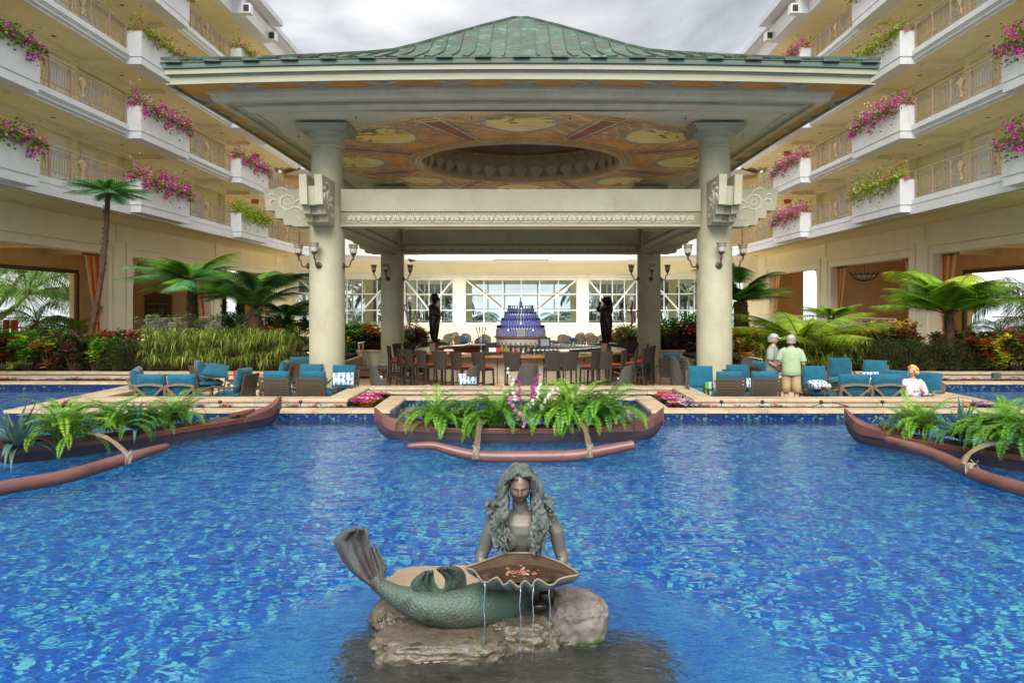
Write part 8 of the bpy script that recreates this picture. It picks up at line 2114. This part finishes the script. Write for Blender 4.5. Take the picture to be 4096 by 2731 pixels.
for s in (-1,1):
    nm='left' if s<0 else 'right'
    balustrade('white scrolled balustrade with brass top along the second opening of the %s wing'%nm,(s*16.9,34.2),(s*16.9,43.2),.91)
    balustrade('white scrolled balustrade in the farthest opening of the %s wing'%nm,(s*16.95,43.9),(s*16.95,53.6),.91)
    balustrade('railing outside the open doors of the %s wing'%nm,(s*25.6,26),(s*25.6,41),.91)
balustrade('white balustrade with pale rail across the terrace behind the bar',(-13,50.2),(13,50.2),.2,'whitecap')
# ================================================================ striped curtains
CS=((.62,.075,.03),(.72,.24,.06),(.74,.52,.24),(.66,.09,.03),(.74,.28,.08),(.76,.56,.30))
def curtain(label,x,yend,dirn,h=3.65,wtop=1.05,tie=1.25,s=1):
    """hangs from a rod beside the post at yend and is tied back; dirn is the way it spreads"""
    t=thing('curtain',label,'curtain',(x,yend,.91),0,'striped curtains of the lobby openings'); mb=MB(); mb.usec=True; nu,nv=42,26; rows=[]
    for j in range(nv+1):
        z=h*j/nv; k=(z-tie)/(h-tie) if z>tie else 0
        wd=(.30+(wtop-.30)*k**.75) if z>tie else .30+.20*((tie-z)/tie)**.8; row=[]
        for i in range(nu+1):
            u=i/nu; fold=.045*math.sin(u*PI*9)*(.6+.4*math.sin(z*2+u*7)); row.append((fold,dirn*(.03+u*wd),z))
        rows.append(row)
    mb.grid(rows); mb.c=[CS[int(i/nu*6.0)%6] for j in range(nv) for i in range(nu)]
    o=mb.build('cloth',M_['cloth'],t,True)
    r=MB(); r.tube([(0,dirn*-.05,h+.05),(0,dirn*(wtop+.12),h+.05)],.025,8); r.ball((0,dirn*(wtop+.14),h+.05),.045,8,6)
    for i in range(6): q=dirn*(.05+i*wtop/6); r.tube([(.0+.04*math.sin(a),q,h+.03+.05*math.cos(a)) for a in np.linspace(0,2*PI,9)],.010,4,False)
    r.build('rod',M_['darkiron'],t)
    b=MB(); b.tube([(-s*.06,dirn*.02,tie-.05),(-s*.07,dirn*.12,tie-.09),(-s*.05,dirn*.25,tie-.10),(s*.05,dirn*.24,tie-.08),(s*.06,dirn*.02,tie+.10),(0,-dirn*.02,tie+.28)],[.035]*6,6); b.build('tieback',M_['tie'],t,True)
M_['cloth']=mat('striped_cloth',vcol=True,rough=.85,var=.05,vs=12,trans=.2); M_['tie']=mat('orange_tieback',(.50,.20,.08),.8,var=.08)
for s in (-1,1):
    nm='left' if s<0 else 'right'
    for (y0,y1),bn_ in zip(((23.5,32.1),(34.1,42.7),(44.7,53.3)),('nearest','middle','farthest')):
        curtain('striped orange curtain at the far side of the %s opening, %s wing'%(bn_,nm),s*17.85,y1-.02,-1,s=s)
        if bn_!='nearest': curtain('striped orange curtain at the near side of the %s opening, %s wing'%(bn_,nm),s*17.85,y0+.02,1,s=s)
# ================================================================ lobby furnishings
def basket_lamp(label,u,v,y):
    p=at(u,v,y); t=thing('bowl_chandelier',label,'lamp',tuple(p),0,'iron bowl lamps in the lobby')
    b=MB(); 
    for i in range(14):
        a=2*PI*i/14; b.tube([(r*math.cos(a),r*math.sin(a),z) for r,z in ((.12,-.34),(.40,-.28),(.62,-.10),(.74,.10),(.84,.14))],.016,5)
    b.tube([(.68*math.cos(a),.68*math.sin(a),0) for a in np.linspace(0,2*PI,25)],.028,5,False); b.lathe([(.10,-.38),(.15,-.34),(.10,-.31)],12); b.build('iron_bowl',M_['darkiron'],t)
    g=MB(); g.lathe([(.1,-.30),(.38,-.25),(.58,-.08),(.66,.02)],20,cap=False); g.build('glass_bowl',M_['lampglass'],t,True); c=MB(); c.tube([(0,0,-.3),(0,0,5.3-p.z)],.015,5); c.build('rod',M_['darkiron'],t)
basket_lamp('dark iron bowl lamp hanging in the middle opening of the right wing',3458,1098,41.5); basket_lamp('dark iron bowl lamp half hidden by fern fronds in the left wing',700,1098,41.5)
t=thing('china_cabinet','carved brown cabinet with glazed doors standing in the left wing','cabinet',(xat(626,45.1),45.1,.91)); W,H=.73,2.15
b=MB(); b.box(-W,W,0,.38,0,.85); b.box(-W-.04,W+.04,-.03,.38,.85,.92); b.box(-W,-W+.06,0,.38,.92,H); b.box(W-.06,W,0,.38,.92,H); b.box(-W+.06,W-.06,.34,.38,.92,H); b.prism([(-W-.05,H),(W+.05,H),(W+.05,H+.06),(.45,H+.10),(.0,H+.26),(-.45,H+.10),(-W-.05,H+.06)],-.02,.38,'y'); b.build('carcass',M_['cab'] if 'cab' in M_ else M_.setdefault('cab',mat('cabinet_wood',(.17,.075,.03),.4,var=.2,vs=5)),t)
for sx in (-1,1):
    x0,x1=sorted((sx*.02,sx*(W-.07))); f=MB(); f.box(x0,x1,-.02,.0,.95,1.03); f.box(x0,x1,-.02,0,H-.10,H-.02); f.box(x0,x0+.05,-.02,0,1.03,H-.10); f.box(x1-.05,x1,-.02,0,1.03,H-.10); d=f.build('door',M_['cab'],t); g=MB(); g.box(x0+.05,x1-.05,-.012,-.008,1.03,H-.10); g.build('pane',M_['glass'],d)
for z in (1.25,1.6): sh=MB(); sh.box(-W+.06,W-.06,.03,.34,z,z+.02); sh.build('shelf',M_['cab'],t)
random.seed(6)
for i in range(14): 
    q=MB(); q.lathe([(.03,0),(.07,.05),(.06,.09)],10); o=q.build('crockery',M_['paper'],None); o.location=(t.location.x-.55+ (i%7)*.18,t.location.y+.15,.91+(1.27 if i<7 else 1.62)); tag(o,'white dish on the %s shelf of the china cabinet'%('lower' if i<7 else 'upper'),'dish','dishes in the china cabinet')
def tub(label,x,y,z,r,h,kind=None,long=0,plab=''):
    t=thing('planter_tub',label,'planter',(x,y,z)); b=MB()
    if long: b.box(-long/2,long/2,-r,r,0,h-.06); b.box(-long/2-.04,long/2+.04,-r-.04,r+.04,h-.06,h)
    else: b.lathe([(r*.82,0),(r*.95,h*.8),(r*1.02,h*.82),(r*1.05,h),(r*.92,h),(r*.9,h*.9)],28)
    b.build('tub',M_['terracotta'],t,40)
    if kind:
        p=thing('tub_plant',plab,'plant',(x,y,z+h-.08)); random.seed(len(label)); 
        if kind=='palm':
            for i in range(16): o=obj('frond',PFm['green'][i%3],p,(0,0,0)); q=random.uniform(.40,.62); o.scale=(q,q,q); o.rotation_euler=(0,0,i*2.4)
        else:
            me=shrub_mesh('foliage',420,(long/2 if long else r*1.0,r*1.0),.42,((.03,.10,.02),(.05,.14,.02),(.20,.03,.02)),.14,.06,.3,2,.7,.2); obj('foliage',me,p)
for s in (-1,1):
    nm='left' if s<0 else 'right'
    tub('round cream tub at the nearest opening of the %s wing'%nm,s*19.6,33.2 if s<0 else 31.0,.91,.42,.52,'palm',0,'dark feathery palm in the round tub of the %s wing'%nm)
    tub('long low cream planter beside the door of the %s wing'%nm,s*(21.2 if s<0 else 20.9),33.6 if s<0 else 31.2,.91,.35,.46,'low',1.9,'low dark plants in the long planter of the %s wing'%nm)
# armchair in the left lobby
def lobby_chair(label,x,y,rz):
    t=thing('lobby_armchair',label,'chair',(x,y,.91),rz,'red armchairs in the left lobby'); b=MB(); b.box(-.32,.32,-.3,.3,.36,.48); b.build('seat',M_['red'],t); b=MB(); b.box(-.32,.32,-.36,-.28,.40,1.0); b.build('backrest',M_['red'],t)
    for sx in (-1,1):
        a=MB(); a.tube([(sx*.36,-.30,.70),(sx*.37,.0,.68),(sx*.36,.30,.66),(sx*.36,.30,.4)],.025,6); a.build('armrest',M_['darkwood'],t)
        for sy in (-1,1): l_=MB(); l_.box(sx*.32-.025,sx*.32+.025,sy*.28-.025,sy*.28+.025,0,.38); l_.build('leg',M_['darkwood'],t)
lobby_chair('dark red armchair with wooden arms at the left frame edge',xat(20,29.8),29.8,1.9); lobby_chair('second dark red armchair with its seat towards us at the far left',xat(62,31),31,-1.2)
# brass handrails of the garden steps
def handrail(label,pts,group='brass handrails of the garden steps'):
    t=thing('step_handrail',label,'handrail',pts[0],0,group); q=[Vector(p)-Vector(pts[0]) for p in pts]; b=MB(); b.tube(q,.026,8); b.build('rail',M_['brass'],t,True)
    for k in (0,len(q)-1):
        p=q[k]; g_=.44-pts[0][2]; b=MB(); b.tube([(p.x,p.y,p.z),(p.x,p.y,g_)],.018,6); b.build('post',M_['brass'],t)
handrail('brass handrail above the left hedge beside the wing pilaster',[tuple(at(435,1328,27)),tuple(at(505,1330,28)),tuple(at(600,1347,27))])
handrail('second brass handrail just below the first on the left',[tuple(at(430,1345,26)),tuple(at(520,1352,26.4)),tuple(at(590,1362,26))])
handrail('brass handrail rising to the balustrade of the right wing',[tuple(at(3485,1366,26)),tuple(at(3600,1326,29)),tuple(at(3635,1327,30))])
handrail('brass handrail ending at the curtain of the right wing',[tuple(at(3630,1374,26)),tuple(at(3735,1337,29)),tuple(at(3775,1338,30))])
handrail('pair of polished rails left of the left front column, upper one',[tuple(at(1185,1403,24.0)),tuple(at(1240,1412,23.4))]); handrail('pair of polished rails left of the left front column, lower one',[tuple(at(1185,1433,24.0)),tuple(at(1240,1440,23.4))])
# dining chairs on the terrace behind the bar
def dining_proto():
    t=thing('dining_chair','x','chair'); mb=MB(); rows=[]
    for j in range(7):
        z=.42+.50*j/6; row=[]
        for i in range(13):
            a=R(-80+160*i/12); zz=min(z,.62+.30*max(0,math.cos(a*1.05))**.5) ; row.append((.29*math.sin(a)*(1+.06*j/6),-.27*math.cos(a)-.03*j/6,zz))
        rows.append(row)
    mb.grid(rows); inn=[[(p[0]*.9,p[1]*.88,p[2]) for p in r] for r in rows]; mb.grid(inn,flip=True); mb.grid([rows[-1],inn[-1]]); mb.build('backrest',M_['wickerb'],t,True)
    s_=MB(); s_.box(-.26,.26,-.24,.26,.38,.44); s_.build('seat',M_['wickerb'],t)
    for x in (-1,1):
        for y in (-1,1): l_=MB(); l_.box(x*.24-.02,x*.24+.02,y*.22-.02,y*.22+.02,0,.40); l_.build('leg',M_['wickerd'],t)
    return t
DC=dining_proto(); ud=[False]
for i,(zx,y,rz) in enumerate(((735,43,40),(822,40,5),(870,43.5,-20),(935,38.5,60),(1513,42,0),(1550,40.5,-30),(1625,41,10),(1628,44,160),(1712,40.5,0),(1695,44,170),(1768,42,30),(780,45,160),(1010,42,-40))):
    rest(DC,ud,(xat(1350+zx/1.68,y),y,.0),R(rz),'brown wicker dining chair %s of the bottle pyramid on the terrace, %s' % ('left' if zx<1200 else 'right', oL[i if zx<1200 and i<4 else (i-4 if i<11 else i-7)]),'dining chairs on the terrace')
def round_table(label,x,y):
    t=thing('dining_table',label,'table',(x,y,0),0,'dining tables on the terrace'); b=MB(); b.lathe([(.5,.70),(.52,.71),(.52,.73),(.5,.74)],24); b.build('table_top',M_['taupe'],t); b=MB(); b.lathe([(.28,0),(.28,.02),(.05,.05),(.05,.70)],14); b.build('pedestal',M_['bronzeframe'],t)
round_table('round table left of the bar on the terrace',xat(1350+790/1.68,42),42); round_table('round table right of the bar on the terrace',xat(1350+1660/1.68,42.5),42.5)
for i,(zx,y,z) in enumerate(((852,39,.62),(985,38,.55),(1450,38,.55),(1590,40,.6),(640+50,38,.5))):
    o=obj('throw_pillow',PIL if False else SEATC,None,(xat(1350+zx/1.68,y),y,z)); o.scale=(.7,.5,1); o.rotation_euler=(R(50),0,i); tag(o,'small teal pillow on the terrace seats, %s from the left'%oL[(1,2,3,4,0)[i]],'pillow','teal pillows on the terrace')
# platform and leaning board left of the bar
t=thing('platform','low dark wooden platform left of the rear left column','platform',(xat(1440,26.2),26.2,0)); b=MB(); b.box(-.85,.85,-.5,.5,.08,.30); b.build('deck_box',M_['darkwood'],t); b=MB(); b.box(-.90,.90,-.55,.55,.30,.34); b.build('deck_top',M_['hulldark'],t)
t=thing('folded_easel','folded brown wooden easel leaning on the bed wall','easel',(xat(1445,29.2),29.2,0)); 
for q in (-.12,.10): b=MB(); b.beam((q,0,0),(q*.6-.08,.35,1.05),.07,.05); b.build('leg',M_['wood'],t)
b=MB(); b.beam((-.2,.33,1.02),(.05,.33,1.06),.06,.04); b.build('bar',M_['paper'],t)
# plaque
t=thing('wall_plaque','small pale plaque with engraved lines inside the nearest left opening','plaque',(-17.82,32.085,zat(1236,32.1))); b=MB(); b.box(-.13,.13,-.012,.0,-.16,.14); b.prism([(-.13,.14),(.13,.14),(0,.19)],-.012,0,'y'); b.build('plate',M_['lime'],t)
for i in range(5): b=MB(); b.box(-.09,.09,-.015,-.012,.08-i*.045,.095-i*.045); b.build('engraved_line',M_['darkwood'],t)
# lanterns by the urns
for s,u in ((-1,1640),(1,2527)):
    y=37.5; t=thing('candelabrum','black iron candelabrum with a white lantern behind the %s urn'%('left' if s<0 else 'right'),'lantern',(xat(u,y),y,.2)); b=MB(); b.tube([(0,0,0),(0,0,2.3)],.035,6)
    for k in range(4): a=k*PI/2; b.tube([(0,0,1.6+.15*k),(.25*math.cos(a),.25*math.sin(a),1.7+.15*k),(.28*math.cos(a),.28*math.sin(a),1.95+.15*k)],.025,5); b.ball((.28*math.cos(a),.28*math.sin(a),2.0+.15*k),.06,6,5)
    b.build('stand',M_['darkiron'],t); b=MB(); b.lathe([(.10,2.3),(.14,2.38),(.14,2.6),(.03,2.75)],10); b.build('lantern',M_['lampglass'],t)
# blackbird on a lamp
t=thing('bird','small black bird perched on the right lamp of the rear left column','bird',(-HS+.455+.30,PC+5.05-.12,3.48+.70),R(200)); b=MB(); b.ball((0,0,.07),(.09,.05,.055),12,8); b.ball((.085,0,.115),(.035,.03,.033),10,7); b.tube([(.115,0,.115),(.15,0,.108)],[.012,.002],6); b.tube([(-.06,0,.075),(-.13,0,.07),(-.19,0,.05)],[.035,.025,.012],6,True); b.tube([(.01,.02,.03),(.015,.02,0)],.006,4); b.tube([(.01,-.02,.03),(.015,-.02,0)],.006,4); b.build('body',M_['black'],t,True)
# path lights and hoses in the bed
M_['pathl']=M_['black']
for i,(u,l) in enumerate(((1202,'left of the pool notch'),(2886,'first right of the pool notch'),(3050,'second right of the pool notch'),(3285,'third right of the pool notch'),(3530,'fourth right of the pool notch'),(880,'far left of the bed'),(2270,'behind the pool notch'))):
    y=15.95 if u!=2270 else 18.1; t=thing('path_light','small black path light in the flower bed, '+l,'path light',(xat(u,y),y,.31),0,'path lights in the flower bed'); b=MB(); b.tube([(0,0,0),(0,0,.12)],.007,5); b.build('stake',M_['black'],t); b=MB(); b.lathe([(.03,.10),(.045,.12),(.035,.16),(.01,.17)],10); b.build('lamp_head',M_['black'],t)
for i,(u0,u1,l) in enumerate(((1255,1290,'left front bed'),(3240,3400,'right front bed'),(1760,1800,'bed behind the notch'))):
    y=15.93 if u0!=1760 else 18.2; mb=MB(); a=xat(u0,y); c=xat(u1,y); mb.tube([(a+(c-a)*k/12,y,.33+.10*math.sin(PI*k/12)) for k in range(13)],.009,5); o=mb.build('irrigation_hose',M_['black'],None,True); tag(o,'thin black irrigation hose arching over the '+l,'hose','irrigation hoses')
t=thing('garden_floodlight','small green garden floodlight in the far right bed','floodlight',(xat(3985,21.9),21.9,.31)); b=MB(); b.box(-.11,.11,-.06,.06,.06,.22); b.build('housing',mat('green_metal',(.03,.12,.08),.4),t); b=MB(); b.box(-.02,.02,-.02,.02,0,.06); b.build('foot',M_['black'],t)
